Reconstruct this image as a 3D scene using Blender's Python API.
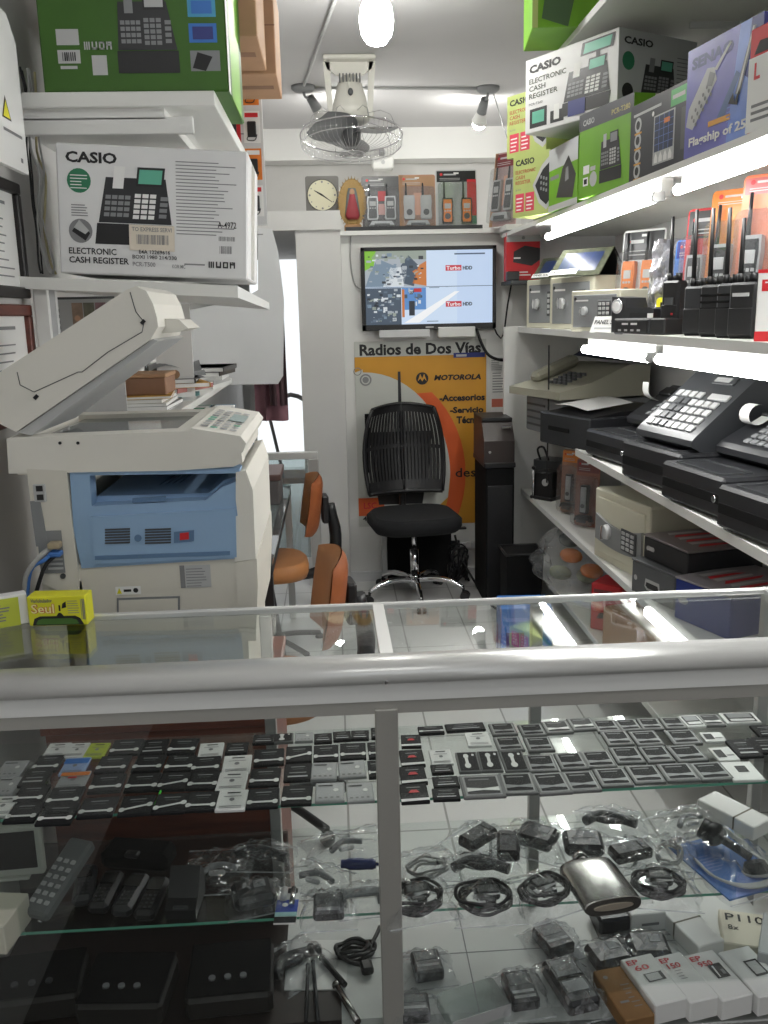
import bpy, bmesh, math, random
from mathutils import Vector, Matrix
R = math.radians
PI = math.pi
sc = bpy.context.scene
for o in list(bpy.data.objects):
    bpy.data.objects.remove(o)
COL = sc.collection

# ------------------------------------------------------------------ camera
FPX, EYE = 900.0, 1.65
PITCH, YAW, ROLL = R(12.4), R(3.0), R(1.3)
_fw = Vector((math.sin(YAW) * math.cos(PITCH), math.cos(YAW) * math.cos(PITCH), -math.sin(PITCH)))
_r0 = Vector((math.cos(YAW), -math.sin(YAW), 0))
_u0 = _r0.cross(_fw)
_rt = _r0 * math.cos(ROLL) - _u0 * math.sin(ROLL)
_up = _r0 * math.sin(ROLL) + _u0 * math.cos(ROLL)
CAM = Vector((0, 0, EYE))
cd = bpy.data.cameras.new('camera')
cam = bpy.data.objects.new('camera', cd)
COL.objects.link(cam)
cd.sensor_fit = 'VERTICAL'
cd.sensor_height = 24
cd.lens = FPX / 1024 * 24
cd.clip_start = 0.02
cam.matrix_world = Matrix(((_rt.x, _up.x, -_fw.x, 0), (_rt.y, _up.y, -_fw.y, 0), (_rt.z, _up.z, -_fw.z, EYE), (0, 0, 0, 1)))
sc.camera = cam

# ------------------------------------------------------------------ world, exposure
W = bpy.data.worlds.new('overcast_street')
sc.world = W
W.use_nodes = True
W.node_tree.nodes['Background'].inputs[0].default_value = (0.95, 0.98, 1.0, 1)
W.node_tree.nodes['Background'].inputs[1].default_value = 1.1
sc.view_settings.view_transform = 'Standard'
sc.view_settings.look = 'None'
sc.view_settings.exposure = 0.0
sc.view_settings.gamma = 1.0
sc.view_settings.use_curve_mapping = False
TUBE_W = 44.0      # emission of the fluorescent tubes
BULB_W = 85.0       # emission of the big bulb
SPOT_W = 210.0      # emission of the two swivel spots
SCREEN_W = 0.9

# ------------------------------------------------------------------ pixel -> point on a real plane of the room
def ray(px, py):
    return _fw + _rt * ((px - 384) / FPX) - _up * ((py - 512) / FPX)
def at_y(px, py, d):
    v = ray(px, py); return CAM + v * (d / v.y)
def at_x(px, py, d):
    v = ray(px, py); return CAM + v * (d / v.x)
def at_z(px, py, d):
    v = ray(px, py); return CAM + v * ((d - EYE) / v.z)
def xz(pts, d):
    return [(p.x, p.z) for p in (at_y(a, b, d) for a, b in pts)]

# ------------------------------------------------------------------ materials
def lin(c):
    if isinstance(c, str):
        c = [int(c[i:i + 2], 16) for i in (0, 2, 4)]
    out = []
    for v in c:
        v /= 255.0
        out.append(v / 12.92 if v <= .04045 else ((v + .055) / 1.055) ** 2.4)
    return (out[0], out[1], out[2], 1)
MC = {}
def mat(key, c, rough=.5, metal=0, var=0, scale=30, bump=0, spec=.5, aniso=None):
    if key in MC: return MC[key]
    m = bpy.data.materials.new(key); MC[key] = m; m.use_nodes = True
    nt = m.node_tree; b = nt.nodes['Principled BSDF']
    b.inputs['Base Color'].default_value = lin(c)
    b.inputs['Roughness'].default_value = rough
    b.inputs['Metallic'].default_value = metal
    b.inputs['Specular IOR Level'].default_value = spec
    if var or bump:
        tc = nt.nodes.new('ShaderNodeTexCoord'); n = nt.nodes.new('ShaderNodeTexNoise')
        n.inputs['Scale'].default_value = scale; n.inputs['Detail'].default_value = 4
        nt.links.new(tc.outputs['Object'], n.inputs['Vector'])
        if var:
            mx = nt.nodes.new('ShaderNodeMix'); mx.data_type = 'RGBA'; mx.blend_type = 'MULTIPLY'
            rp = nt.nodes.new('ShaderNodeValToRGB')
            rp.color_ramp.elements[0].position = .3; rp.color_ramp.elements[1].position = .7
            lo = 1 - var
            rp.color_ramp.elements[0].color = (lo, lo, lo, 1)
            nt.links.new(n.outputs['Fac'], rp.inputs['Fac'])
            mx.inputs['Factor'].default_value = 1
            mx.inputs['A'].default_value = lin(c)
            nt.links.new(rp.outputs['Color'], mx.inputs['B'])
            nt.links.new(mx.outputs['Result'], b.inputs['Base Color'])
        if bump:
            bp = nt.nodes.new('ShaderNodeBump'); bp.inputs['Strength'].default_value = bump
            bp.inputs['Distance'].default_value = .01
            nt.links.new(n.outputs['Fac'], bp.inputs['Height']); nt.links.new(bp.outputs['Normal'], b.inputs['Normal'])
    return m
def emat(key, c, s):
    if key in MC: return MC[key]
    m = bpy.data.materials.new(key); MC[key] = m; m.use_nodes = True
    b = m.node_tree.nodes['Principled BSDF']
    b.inputs['Base Color'].default_value = (.01, .01, .01, 1)
    b.inputs['Emission Color'].default_value = lin(c)
    b.inputs['Emission Strength'].default_value = s
    return m
def clearmat(key, tint, rough=0.0, haze=0.0, hazecol=(235, 238, 240), bump=0, scale=40, boost=1.0, bd=.01):
    """clear sheet: transparent + Fresnel gloss, a little milky haze for film and dirt"""
    if key in MC: return MC[key]
    m = bpy.data.materials.new(key); MC[key] = m; m.use_nodes = True
    nt = m.node_tree; nt.nodes.clear()
    out = nt.nodes.new('ShaderNodeOutputMaterial')
    tr = nt.nodes.new('ShaderNodeBsdfTransparent'); tr.inputs[0].default_value = lin(tint)
    gl = nt.nodes.new('ShaderNodeBsdfGlossy'); gl.inputs['Roughness'].default_value = rough
    gl.inputs[0].default_value = (1, 1, 1, 1)
    fr = nt.nodes.new('ShaderNodeFresnel'); ge = nt.nodes.new('ShaderNodeNewGeometry')
    mi = nt.nodes.new('ShaderNodeMix'); mi.data_type = 'FLOAT'
    mi.inputs['A'].default_value = 1.5; mi.inputs['B'].default_value = 1 / 1.5
    nt.links.new(ge.outputs['Backfacing'], mi.inputs['Factor']); nt.links.new(mi.outputs['Result'], fr.inputs['IOR'])
    fac = fr.outputs[0]
    if boost != 1:
        mu = nt.nodes.new('ShaderNodeMath'); mu.operation = 'MULTIPLY'; mu.use_clamp = True
        mu.inputs[1].default_value = boost; nt.links.new(fac, mu.inputs[0]); fac = mu.outputs[0]
    base = tr.outputs[0]
    if haze:
        df = nt.nodes.new('ShaderNodeBsdfDiffuse'); df.inputs[0].default_value = lin(hazecol)
        mh = nt.nodes.new('ShaderNodeMixShader'); mh.inputs[0].default_value = haze
        nt.links.new(base, mh.inputs[1]); nt.links.new(df.outputs[0], mh.inputs[2]); base = mh.outputs[0]
    ms = nt.nodes.new('ShaderNodeMixShader')
    nt.links.new(fac, ms.inputs[0]); nt.links.new(base, ms.inputs[1]); nt.links.new(gl.outputs[0], ms.inputs[2])
    if bump:
        tc = nt.nodes.new('ShaderNodeTexCoord'); n = nt.nodes.new('ShaderNodeTexNoise'); n.inputs['Scale'].default_value = scale
        bp = nt.nodes.new('ShaderNodeBump'); bp.inputs['Strength'].default_value = bump; bp.inputs['Distance'].default_value = bd
        nt.links.new(tc.outputs['Object'], n.inputs['Vector']); nt.links.new(n.outputs['Fac'], bp.inputs['Height'])
        nt.links.new(bp.outputs['Normal'], gl.inputs['Normal'])
    nt.links.new(ms.outputs[0], out.inputs[0])
    return m
def tilemat(key, c, grout, size):
    m = bpy.data.materials.new(key); MC[key] = m; m.use_nodes = True
    nt = m.node_tree; b = nt.nodes['Principled BSDF']; b.inputs['Roughness'].default_value = .28
    tc = nt.nodes.new('ShaderNodeTexCoord'); br = nt.nodes.new('ShaderNodeTexBrick')
    br.offset = 0; br.inputs['Scale'].default_value = 1
    br.inputs['Brick Width'].default_value = size; br.inputs['Row Height'].default_value = size
    br.inputs['Mortar Size'].default_value = .004
    br.inputs['Color1'].default_value = lin(c); br.inputs['Color2'].default_value = lin([v - 5 for v in c])
    br.inputs['Mortar'].default_value = lin(grout)
    nt.links.new(tc.outputs['Object'], br.inputs['Vector']); nt.links.new(br.outputs['Color'], b.inputs['Base Color'])
    return m
def woodmat(key, c1, c2, rough=.45, scale=6):
    m = bpy.data.materials.new(key); MC[key] = m; m.use_nodes = True
    nt = m.node_tree; b = nt.nodes['Principled BSDF']; b.inputs['Roughness'].default_value = rough
    tc = nt.nodes.new('ShaderNodeTexCoord'); mp = nt.nodes.new('ShaderNodeMapping'); mp.inputs['Scale'].default_value = (1, 1, 8)
    n = nt.nodes.new('ShaderNodeTexNoise'); n.inputs['Scale'].default_value = scale; n.inputs['Detail'].default_value = 6
    rp = nt.nodes.new('ShaderNodeValToRGB'); rp.color_ramp.elements[0].color = lin(c1); rp.color_ramp.elements[1].color = lin(c2)
    rp.color_ramp.elements[0].position = .3; rp.color_ramp.elements[1].position = .7
    nt.links.new(tc.outputs['Object'], mp.inputs[0]); nt.links.new(mp.outputs[0], n.inputs['Vector'])
    nt.links.new(n.outputs['Fac'], rp.inputs['Fac']); nt.links.new(rp.outputs[0], b.inputs['Base Color'])
    return m

WALL = mat('wall_paint', (205, 204, 202), .7, var=.05, scale=3)
CEIL = mat('ceiling_paint', (198, 197, 198), .75, var=.05, scale=2)
WHITE = mat('white_melamine', (224, 224, 221), .4, var=.05, scale=6)
LAM = mat('grey_white_laminate', (206, 207, 208), .45, var=.04, scale=5)
SHELFW = mat('white_shelf_board', (226, 226, 222), .35)
ALU = mat('white_aluminium', (214, 214, 212), .3, metal=.35, spec=.6)
ALUG = mat('satin_aluminium', (188, 188, 186), .32, metal=.55)
CHROME = mat('chrome', (225, 225, 228), .12, metal=1)
STEEL = mat('brushed_steel', (172, 171, 168), .25, metal=1)
BLK = mat('black_plastic', (26, 26, 28), .42)
BLK2 = mat('black_satin', (38, 39, 42), .35)
BLKM = mat('black_matt', (13, 13, 14), .85, spec=.25)
FABR = mat('black_fabric', (22, 23, 26), .95, var=.2, scale=200, bump=.2)
DKG = mat('dark_grey_plastic', (70, 72, 74), .4)
MIDG = mat('mid_grey_plastic', (128, 130, 132), .45)
LTG = mat('light_grey_plastic', (182, 183, 183), .45)
BEIGE = mat('copier_beige', (212, 208, 197), .5, var=.03, scale=8)
BEIGE2 = mat('copier_cream', (222, 219, 210), .5)
CREAM = mat('safe_cream', (208, 205, 186), .5, var=.04, scale=10)
BLUE = mat('copier_blue', (143, 173, 205), .5, var=.03, scale=8)
BLUED = mat('copier_blue_dark', (92, 122, 156), .55)
PAPER = mat('white_paper', (232, 232, 230), .7)
INK = mat('black_ink', (28, 28, 30), .6)
INKG = mat('grey_ink', (130, 130, 132), .7)
GREEN = mat('carton_green', (112, 172, 28), .5, var=.12, scale=7)
GREEND = mat('carton_deep_green', (54, 100, 12), .5, var=.16, scale=6)
LIME = mat('carton_lime', (176, 190, 112), .5, var=.08, scale=9)
CARW = mat('carton_white', (226, 226, 226), .55, var=.05, scale=8)
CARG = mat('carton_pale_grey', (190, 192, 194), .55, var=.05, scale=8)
CARDK = mat('carton_charcoal', (70, 72, 78), .5)
KRAFT = mat('kraft_board', (178, 140, 108), .8, var=.12, scale=12)
KRAFTD = mat('kraft_dark', (140, 106, 84), .8, var=.12, scale=12)
RED = mat('print_red', (200, 36, 44), .5)
PINK = mat('print_pink_red', (206, 62, 86), .5)
ORANGE = mat('print_orange', (228, 128, 44), .5, var=.12, scale=30)
YEL = mat('print_yellow', (232, 224, 40), .5)
NAVY = mat('print_navy', (38, 48, 120), .45)
PURP = mat('print_violet', (108, 108, 190), .4, var=.25, scale=9)
SKYB = mat('print_sky', (120, 150, 225), .4, var=.25, scale=9)
BLUEP = mat('print_blue', (46, 112, 192), .45)
TEAL = mat('display_teal', (96, 176, 150), .35)
CELL = mat('solar_cell', (30, 44, 78), .3)
CAMO = mat('camouflage_cloth', (74, 78, 56), .9, var=.65, scale=45)
TAN = mat('tan_vinyl', (180, 120, 70), .55, var=.12, scale=12)
TAND = mat('brown_vinyl', (150, 84, 46), .5, var=.15, scale=12)
BROWN = woodmat('reddish_brown_wood', (96, 48, 36), (128, 68, 50))
DKWOOD = woodmat('dark_wood', (30, 22, 20), (46, 32, 28))
MAHOG = woodmat('mahogany_frame', (86, 42, 34), (112, 58, 46))
POSTO = mat('poster_orange', (204, 146, 40), .5, var=.08, scale=4)
POSTR = mat('poster_red_orange', (214, 92, 36), .5)
POSTG = mat('poster_grey', (196, 198, 192), .5, var=.04, scale=4)
GLASS = clearmat('counter_glass', (250, 253, 252))
GLASSE = mat('glass_edge_green', (104, 176, 152), .12)
FILM = clearmat('clear_film', (248, 249, 250), rough=.14, haze=.035, bump=.8, scale=30, boost=1.8, bd=.03)
FILM2 = clearmat('clear_blister', (244, 245, 246), rough=.06, haze=.05, boost=1.6, bump=.15, scale=25)
CABLEB = mat('black_cable', (24, 24, 26), .5)
CABLEG = mat('grey_cable', (168, 168, 166), .5)
CABLEW = mat('white_cable', (214, 214, 212), .5)

# ------------------------------------------------------------------ mesh builder
_txt = {}
def text_geo(s, bold):
    k = (s, bold)
    if k not in _txt:
        cu = bpy.data.curves.new('t', 'FONT'); cu.body = s; cu.size = 1; cu.offset = bold; cu.resolution_u = 2
        o = bpy.data.objects.new('t', cu); COL.objects.link(o)
        dg = bpy.context.evaluated_depsgraph_get()
        me = bpy.data.meshes.new_from_object(o.evaluated_get(dg))
        v = [(p.co.x, p.co.y) for p in me.vertices]; f = [tuple(p.vertices) for p in me.polygons]
        bpy.data.objects.remove(o); bpy.data.curves.remove(cu); bpy.data.meshes.remove(me)
        xs = [a for a, b in v]; ys = [b for a, b in v]
        x0, x1, y0, y1 = min(xs), max(xs), min(ys), max(ys)
        v = [((a - x0) / (x1 - x0), (b - y0) / (y1 - y0)) for a, b in v]
        _txt[k] = (v, f, (x1 - x0) / (y1 - y0))
    return _txt[k]

SZ = 1.0      # root scale; right shelves, counter and ceiling groups scaled about the camera
class MB:
    def __init__(s):
        s.v, s.f, s.fm, s.sm, s.mats = [], [], [], [], []
        s.T = Matrix.Identity(4)
    def add(s, vs, fs, m, smooth=False):
        if m not in s.mats: s.mats.append(m)
        k = s.mats.index(m); n = len(s.v)
        T = s.T
        s.v += [T @ Vector(p) for p in vs]
        for f in fs:
            s.f.append([i + n for i in f]); s.fm.append(k); s.sm.append(smooth)
        return s
    def box(s, c, d, m, b=0, rot=None):
        hx, hy, hz = d[0] / 2, d[1] / 2, d[2] / 2
        b = min(b, hx * .9, hy * .9, hz * .9)
        M = Matrix.Translation(c)
        if rot is not None: M = M @ rot
        vs, fs = [], []
        sg = [(i, j, k) for i in (-1, 1) for j in (-1, 1) for k in (-1, 1)]
        if b <= 0:
            vs = [(i * hx, j * hy, k * hz) for i, j, k in sg]
            fs = [(0, 1, 3, 2), (4, 6, 7, 5), (0, 4, 5, 1), (2, 3, 7, 6), (0, 2, 6, 4), (1, 5, 7, 3)]
        else:
            ix = {}
            for (i, j, k) in sg:
                for a, p in ((0, (i * hx, j * (hy - b), k * (hz - b))), (1, (i * (hx - b), j * hy, k * (hz - b))), (2, (i * (hx - b), j * (hy - b), k * hz))):
                    ix[(i, j, k, a)] = len(vs); vs.append(p)
            for t in (-1, 1):
                fs.append([ix[(t, j, k, 0)] for j, k in ((-1, -1), (1, -1), (1, 1), (-1, 1))])
                fs.append([ix[(j, t, k, 1)] for j, k in ((-1, -1), (1, -1), (1, 1), (-1, 1))])
                fs.append([ix[(j, k, t, 2)] for j, k in ((-1, -1), (1, -1), (1, 1), (-1, 1))])
            for p in (-1, 1):
                for q in (-1, 1):
                    fs.append([ix[(p, q, -1, 0)], ix[(p, q, 1, 0)], ix[(p, q, 1, 1)], ix[(p, q, -1, 1)]])
                    fs.append([ix[(p, -1, q, 0)], ix[(p, 1, q, 0)], ix[(p, 1, q, 2)], ix[(p, -1, q, 2)]])
                    fs.append([ix[(-1, p, q, 1)], ix[(1, p, q, 1)], ix[(1, p, q, 2)], ix[(-1, p, q, 2)]])
            for (i, j, k) in sg:
                fs.append([ix[(i, j, k, a)] for a in range(3)])
        return s.add([M @ Vector(p) for p in vs], fs, m)
    def bx(s, x0, x1, y0, y1, z0, z1, m, b=0):
        return s.box(((x0 + x1) / 2, (y0 + y1) / 2, (z0 + z1) / 2), (abs(x1 - x0), abs(y1 - y0), abs(z1 - z0)), m, b)
    def prism(s, pts, ax, a0, a1, m, smooth=False):
        """2D outline pushed along an axis: ax 'z' takes (x,y), 'y' takes (x,z), 'x' takes (y,z)"""
        def p3(p, a):
            return {'z': (p[0], p[1], a), 'y': (p[0], a, p[1]), 'x': (a, p[0], p[1])}[ax]
        n = len(pts)
        vs = [p3(p, a0) for p in pts] + [p3(p, a1) for p in pts]
        s.add(vs, [list(range(n)), list(range(2 * n - 1, n - 1, -1))], m)
        s.add(vs, [(i, (i + 1) % n, (i + 1) % n + n, i + n) for i in range(n)], m, smooth)
        return s
    def cyl(s, p0, p1, r0, m, r1=None, seg=14, caps=True, smooth=True):
        p0, p1 = Vector(p0), Vector(p1); r1 = r0 if r1 is None else r1
        d = (p1 - p0).normalized()
        a = d.orthogonal().normalized(); b = d.cross(a)
        vs = []
        for p, r in ((p0, r0), (p1, r1)):
            for i in range(seg):
                t = 2 * PI * i / seg
                vs.append(p + a * (r * math.cos(t)) + b * (r * math.sin(t)))
        s.add(vs, [(i, (i + 1) % seg, (i + 1) % seg + seg, i + seg) for i in range(seg)], m, smooth)
        if caps: s.add(vs, [list(range(seg - 1, -1, -1)), list(range(seg, 2 * seg))], m)
        return s
    def tube(s, pts, r, m, seg=8, closed=False, sub=4, rr=None):
        P = [Vector(p) for p in pts]
        if sub > 1 and len(P) > 2:
            Q = []; n = len(P); rng = n if closed else n - 1
            for i in range(rng):
                g = (lambda k: P[k % n]) if closed else (lambda k: P[max(0, min(n - 1, k))])
                a, b, c, d = g(i - 1), g(i), g(i + 1), g(i + 2)
                for j in range(sub):
                    t = j / sub
                    Q.append(.5 * ((2 * b) + (c - a) * t + (2 * a - 5 * b + 4 * c - d) * t * t + (3 * b - a - 3 * c + d) * t ** 3))
            if not closed: Q.append(P[-1])
            P = Q
        n = len(P); vs = []; nv = None
        for i in range(n):
            d = (P[(i + 1) % n] - P[i - 1]) if closed else (P[min(n - 1, i + 1)] - P[max(0, i - 1)])
            d = d.normalized() if d.length > 1e-9 else Vector((0, 0, 1))
            if nv is None: nv = d.orthogonal().normalized()
            nv = (nv - d * nv.dot(d))
            nv = nv.normalized() if nv.length > 1e-6 else d.orthogonal().normalized()
            b = d.cross(nv)
            q = r if rr is None else rr[min(len(rr) - 1, int(i * len(rr) / n))]
            for k in range(seg):
                t = 2 * PI * k / seg
                vs.append(P[i] + nv * (q * math.cos(t)) + b * (q * math.sin(t)))
        fs = []
        for i in range(n if closed else n - 1):
            for k in range(seg):
                a = i * seg + k; b = i * seg + (k + 1) % seg; j = ((i + 1) % n) * seg
                fs.append((a, b, j + (k + 1) % seg, j + k))
        s.add(vs, fs, m, True)
        if not closed: s.add(vs, [list(range(seg - 1, -1, -1)), list(range((n - 1) * seg, n * seg))], m)
        return s
    def lathe(s, prof, m, seg=20, M=None, smooth=True):
        M = M or Matrix.Identity(4)
        n = len(prof); vs = []
        for r, z in prof:
            for k in range(seg):
                t = 2 * PI * k / seg; vs.append(M @ Vector((r * math.cos(t), r * math.sin(t), z)))
        fs = [(i * seg + k, i * seg + (k + 1) % seg, (i + 1) * seg + (k + 1) % seg, (i + 1) * seg + k) for i in range(n - 1) for k in range(seg)]
        s.add(vs, fs, m, smooth)
        if prof[0][0] > 1e-5: s.add(vs, [list(range(seg - 1, -1, -1))], m)
        if prof[-1][0] > 1e-5: s.add(vs, [list(range((n - 1) * seg, n * seg))], m)
        return s
    def ball(s, c, r, m, seg=16, rings=10):
        r = (r, r, r) if not isinstance(r, (tuple, list)) else r
        vs = [(c[0], c[1], c[2] + r[2])]
        for i in range(1, rings):
            t = PI * i / rings
            for k in range(seg):
                a = 2 * PI * k / seg
                vs.append((c[0] + r[0] * math.sin(t) * math.cos(a), c[1] + r[1] * math.sin(t) * math.sin(a), c[2] + r[2] * math.cos(t)))
        vs.append((c[0], c[1], c[2] - r[2])); n = len(vs)
        fs = [(0, 1 + k, 1 + (k + 1) % seg) for k in range(seg)]
        for i in range(rings - 2):
            for k in range(seg):
                a = 1 + i * seg; b = a + seg
                fs.append((a + k, b + k, b + (k + 1) % seg, a + (k + 1) % seg))
        a = 1 + (rings - 2) * seg
        fs += [(a + k, n - 1, a + (k + 1) % seg) for k in range(seg)]
        return s.add(vs, fs, m, True)
    def sheet(s, fn, nu, nv, m, smooth=True):
        vs = [fn(i / nu, j / nv) for j in range(nv + 1) for i in range(nu + 1)]
        fs = [(j * (nu + 1) + i, j * (nu + 1) + i + 1, (j + 1) * (nu + 1) + i + 1, (j + 1) * (nu + 1) + i) for j in range(nv) for i in range(nu)]
        return s.add(vs, fs, m, smooth)
    def build(s, name, parent=None, loc=None, rz=0, sz=None):
        me = bpy.data.meshes.new(name)
        me.from_pydata([tuple(p) for p in s.v], [], s.f)
        for m in s.mats: me.materials.append(m)
        for p, k, q in zip(me.polygons, s.fm, s.sm): p.material_index = k; p.use_smooth = q
        bm = bmesh.new(); bm.from_mesh(me)
        bmesh.ops.remove_doubles(bm, verts=bm.verts, dist=1e-6)
        bmesh.ops.recalc_face_normals(bm, faces=bm.faces); bm.to_mesh(me); bm.free()
        o = bpy.data.objects.new(name, me); COL.objects.link(o)
        if parent is not None: o.parent = parent
        if loc is not None:
            o.location = loc; k = SZ if sz is None else sz; o.scale = (k, k, k)
        o.rotation_euler = (0, 0, rz)
        return o

class Dec:
    """printing on a face: frame origin o (lower left), ux to the right, uy up"""
    def __init__(s, mb, o, ux, uy, w, h):
        s.mb, s.o, s.ux, s.uy, s.w, s.h = mb, Vector(o), Vector(ux).normalized(), Vector(uy).normalized(), w, h
        s.n = s.ux.cross(s.uy); s.k = 1
    def P(s, x, y, l):
        return s.o + s.ux * (x * s.w) + s.uy * (y * s.h) + s.n * (l * .0006)
    def poly(s, pts, m, l=1):
        s.mb.add([s.P(x, y, l) for x, y in pts], [list(range(len(pts)))], m)
    def rect(s, x, y, w, h, m, l=1):
        s.poly([(x, y), (x + w, y), (x + w, y + h), (x, y + h)], m, l)
    def disc(s, x, y, r, m, l=1, seg=22, ry=None):
        ry = r * s.w / s.h if ry is None else ry
        s.poly([(x + r * math.cos(2 * PI * i / seg), y + ry * math.sin(2 * PI * i / seg)) for i in range(seg)], m, l)
    def ring(s, x, y, r, t, m, l=1, a0=0, a1=360, seg=30):
        k = s.w / s.h
        vs, fs = [], []
        for i in range(seg + 1):
            a = R(a0 + (a1 - a0) * i / seg)
            for q in (r, r - t): vs.append(s.P(x + q * math.cos(a), y + q * k * math.sin(a), l))
        s.mb.add(vs, [(2 * i, 2 * i + 1, 2 * i + 3, 2 * i + 2) for i in range(seg)], m)
    def text(s, t, x, y, w, h, m, bold=.012, l=2, slant=0):
        v, f, _ = text_geo(t, bold)
        s.mb.add([s.P(x + (a + slant * b) * w, y + b * h, l) for a, b in v], f, m)
    def lines(s, x, y, w, h, n, m, l=1, seed=0, fill=.45):
        rg = random.Random(seed)
        for i in range(n):
            s.rect(x, y + h * (1 - (i + 1) / n), w * rg.uniform(.62, 1), h / n * fill, m, l)
    def barcode(s, x, y, w, h, m, l=2, n=14, seed=1):
        rg = random.Random(seed)
        for i in range(n):
            s.rect(x + w * i / n, y, w / n * rg.uniform(.25, .75), h, m, l)
def faces(mb, w, d, h, z=0):
    """print frames of a carton that stands on its base centre, front towards -Y"""
    return dict(front=Dec(mb, (-w / 2, -d / 2, z), (1, 0, 0), (0, 0, 1), w, h),
                left=Dec(mb, (-w / 2, d / 2, z), (0, -1, 0), (0, 0, 1), d, h),
                right=Dec(mb, (w / 2, -d / 2, z), (0, 1, 0), (0, 0, 1), d, h),
                top=Dec(mb, (-w / 2, -d / 2, z + h), (1, 0, 0), (0, 1, 0), w, d))

# ------------------------------------------------------------------ scene records
def tag(o, label=None, cat=None, group=None, kind=None):
    if label: o['label'] = label
    if cat: o['category'] = cat
    if group: o['group'] = group
    if kind: o['kind'] = kind
    return o
def thing(name, label, cat, loc=(0, 0, 0), rz=0, group=None, rx=0):
    o = bpy.data.objects.new(name, None); COL.objects.link(o)
    o.empty_display_size = .05; o.scale = (SZ, SZ, SZ)
    o.location = loc; o.rotation_euler = (rx, 0, rz)
    return tag(o, label, cat, group)
def struct(name, mb, parent=None):
    o = mb.build(name, parent)
    if parent is None: o['kind'] = 'structure'
    return o
def dup(root, loc=None, rz=None, label=None, group=None, scale=None):
    kids = {}
    for o in bpy.data.objects:
        if o.parent is not None: kids.setdefault(o.parent.name, []).append(o)
    def rec(o, par):
        c = o.copy(); COL.objects.link(c)
        if par is not None: c.parent = par
        for ch in kids.get(o.name, []): rec(ch, c)
        return c
    r = rec(root, None)
    if loc is not None: r.location = loc
    if rz is not None: r.rotation_euler.z = rz
    if scale is not None: r.scale = scale
    return tag(r, label, None, group)
def rrect(w, h, r, n=4, cx=0, cy=0):
    out = []
    for sx, sy, a0 in ((1, 1, 0), (-1, 1, 90), (-1, -1, 180), (1, -1, 270)):
        for i in range(n + 1):
            a = R(a0 + 90 * i / n)
            out.append((cx + sx * (w / 2 - r) + r * math.cos(a), cy + sy * (h / 2 - r) + r * math.sin(a)))
    return out
ORD = ['first', 'second', 'third', 'fourth', 'fifth', 'sixth', 'seventh', 'eighth', 'ninth', 'tenth', 'eleventh', 'twelfth', 'thirteenth', 'fourteenth', 'fifteenth', 'sixteenth']
# ================================================================== the room
XL, XR, YB, ZC = -0.80, 1.675, 8.2, 3.14
m = MB(); m.bx(-2.0, 2.4, -3.2, 1.44, -.1, -.002, mat('unseen_floor_dark', (58, 54, 50), .6, var=.1, scale=5)); struct('floor_unseen_dark', m)  # unseen dark floor, added so the front glass reflects less light
m = MB(); m.bx(-2.0, 2.4, 1.44, 10.0, -.1, 0, tilemat('floor_tiles', (208, 208, 206), (150, 148, 145), .33)); struct('floor', m)
m = MB(); m.bx(XL - .1, XR + .1, -.6, YB + .1, ZC, ZC + .1, CEIL); struct('ceiling', m)
m = MB(); m.bx(-2.0, 2.4, -3.3, -3.2, 0, 3.14, mat('unseen_wall_grey', (140, 136, 130), .7)); struct('wall_unseen_dimmer', m)  # unseen grey wall, added to dim daylight and reflections from behind the camera
m = MB(); m.bx(XL - .1, XL, -.6, YB, 0, ZC, WALL); struct('wall_left', m)
m = MB(); m.bx(XR, XR + .1, -.6, YB + .1, 0, ZC, WALL); struct('wall_right', m)
# back wall with the bright doorway on the left: lintel, wall right of the doorway
DX0, DX1 = -.74, -.19
m = MB()
m.bx(DX1, XR, YB - .1, YB, 0, ZC, WALL)
m.bx(XL, DX0, YB - .1, YB, 0, ZC, WALL)
m.bx(DX0, DX1, YB - .1, YB, at_y(286, 226, YB).z, ZC, WALL)
struct('wall_back', m)
# door frame with a transom bar
m = MB()
m.bx(DX0, DX1, YB - .13, YB - .05, at_y(286, 252, YB).z, at_y(286, 240, YB).z, mat('grey_door_bar', (150, 146, 148), .5))
m.bx(DX1 - .04, DX1, YB - .13, YB - .05, 0, 2.5, ALUG); m.bx(DX0, DX0 + .04, YB - .13, YB - .05, 0, 2.5, ALUG)
struct('door_1', m)
# dropped beam under the ceiling
m = MB(); m.bx(XL, XR, 7.85, YB - .1, 2.897, ZC, mat('beam_paint', (226, 226, 224), .6)); struct('trim_1', m)
# square column left of the television panel
m = MB()
m.bx(-.19, .068, 5.42, YB - .1, 0, 2.13, WALL)
struct('wall_column', m)
m = MB(); m.bx(XL, .07, 5.40, YB - .1, 2.13, 2.235, WALL); struct('trim_2', m)
# boxed-out panel that carries the television, with a ledge on top
m = MB(); m.bx(.07, 1.66, 5.50, YB - .1, .0, 2.10, WHITE); m.bx(.07, 1.66, 5.47, 5.50, .0, .06, LAM)
struct('wall_panel', m)
m = MB(); m.bx(.05, 1.66, 5.44, YB - .1, 2.10, 2.125, WHITE); struct('trim_3', m)

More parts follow.
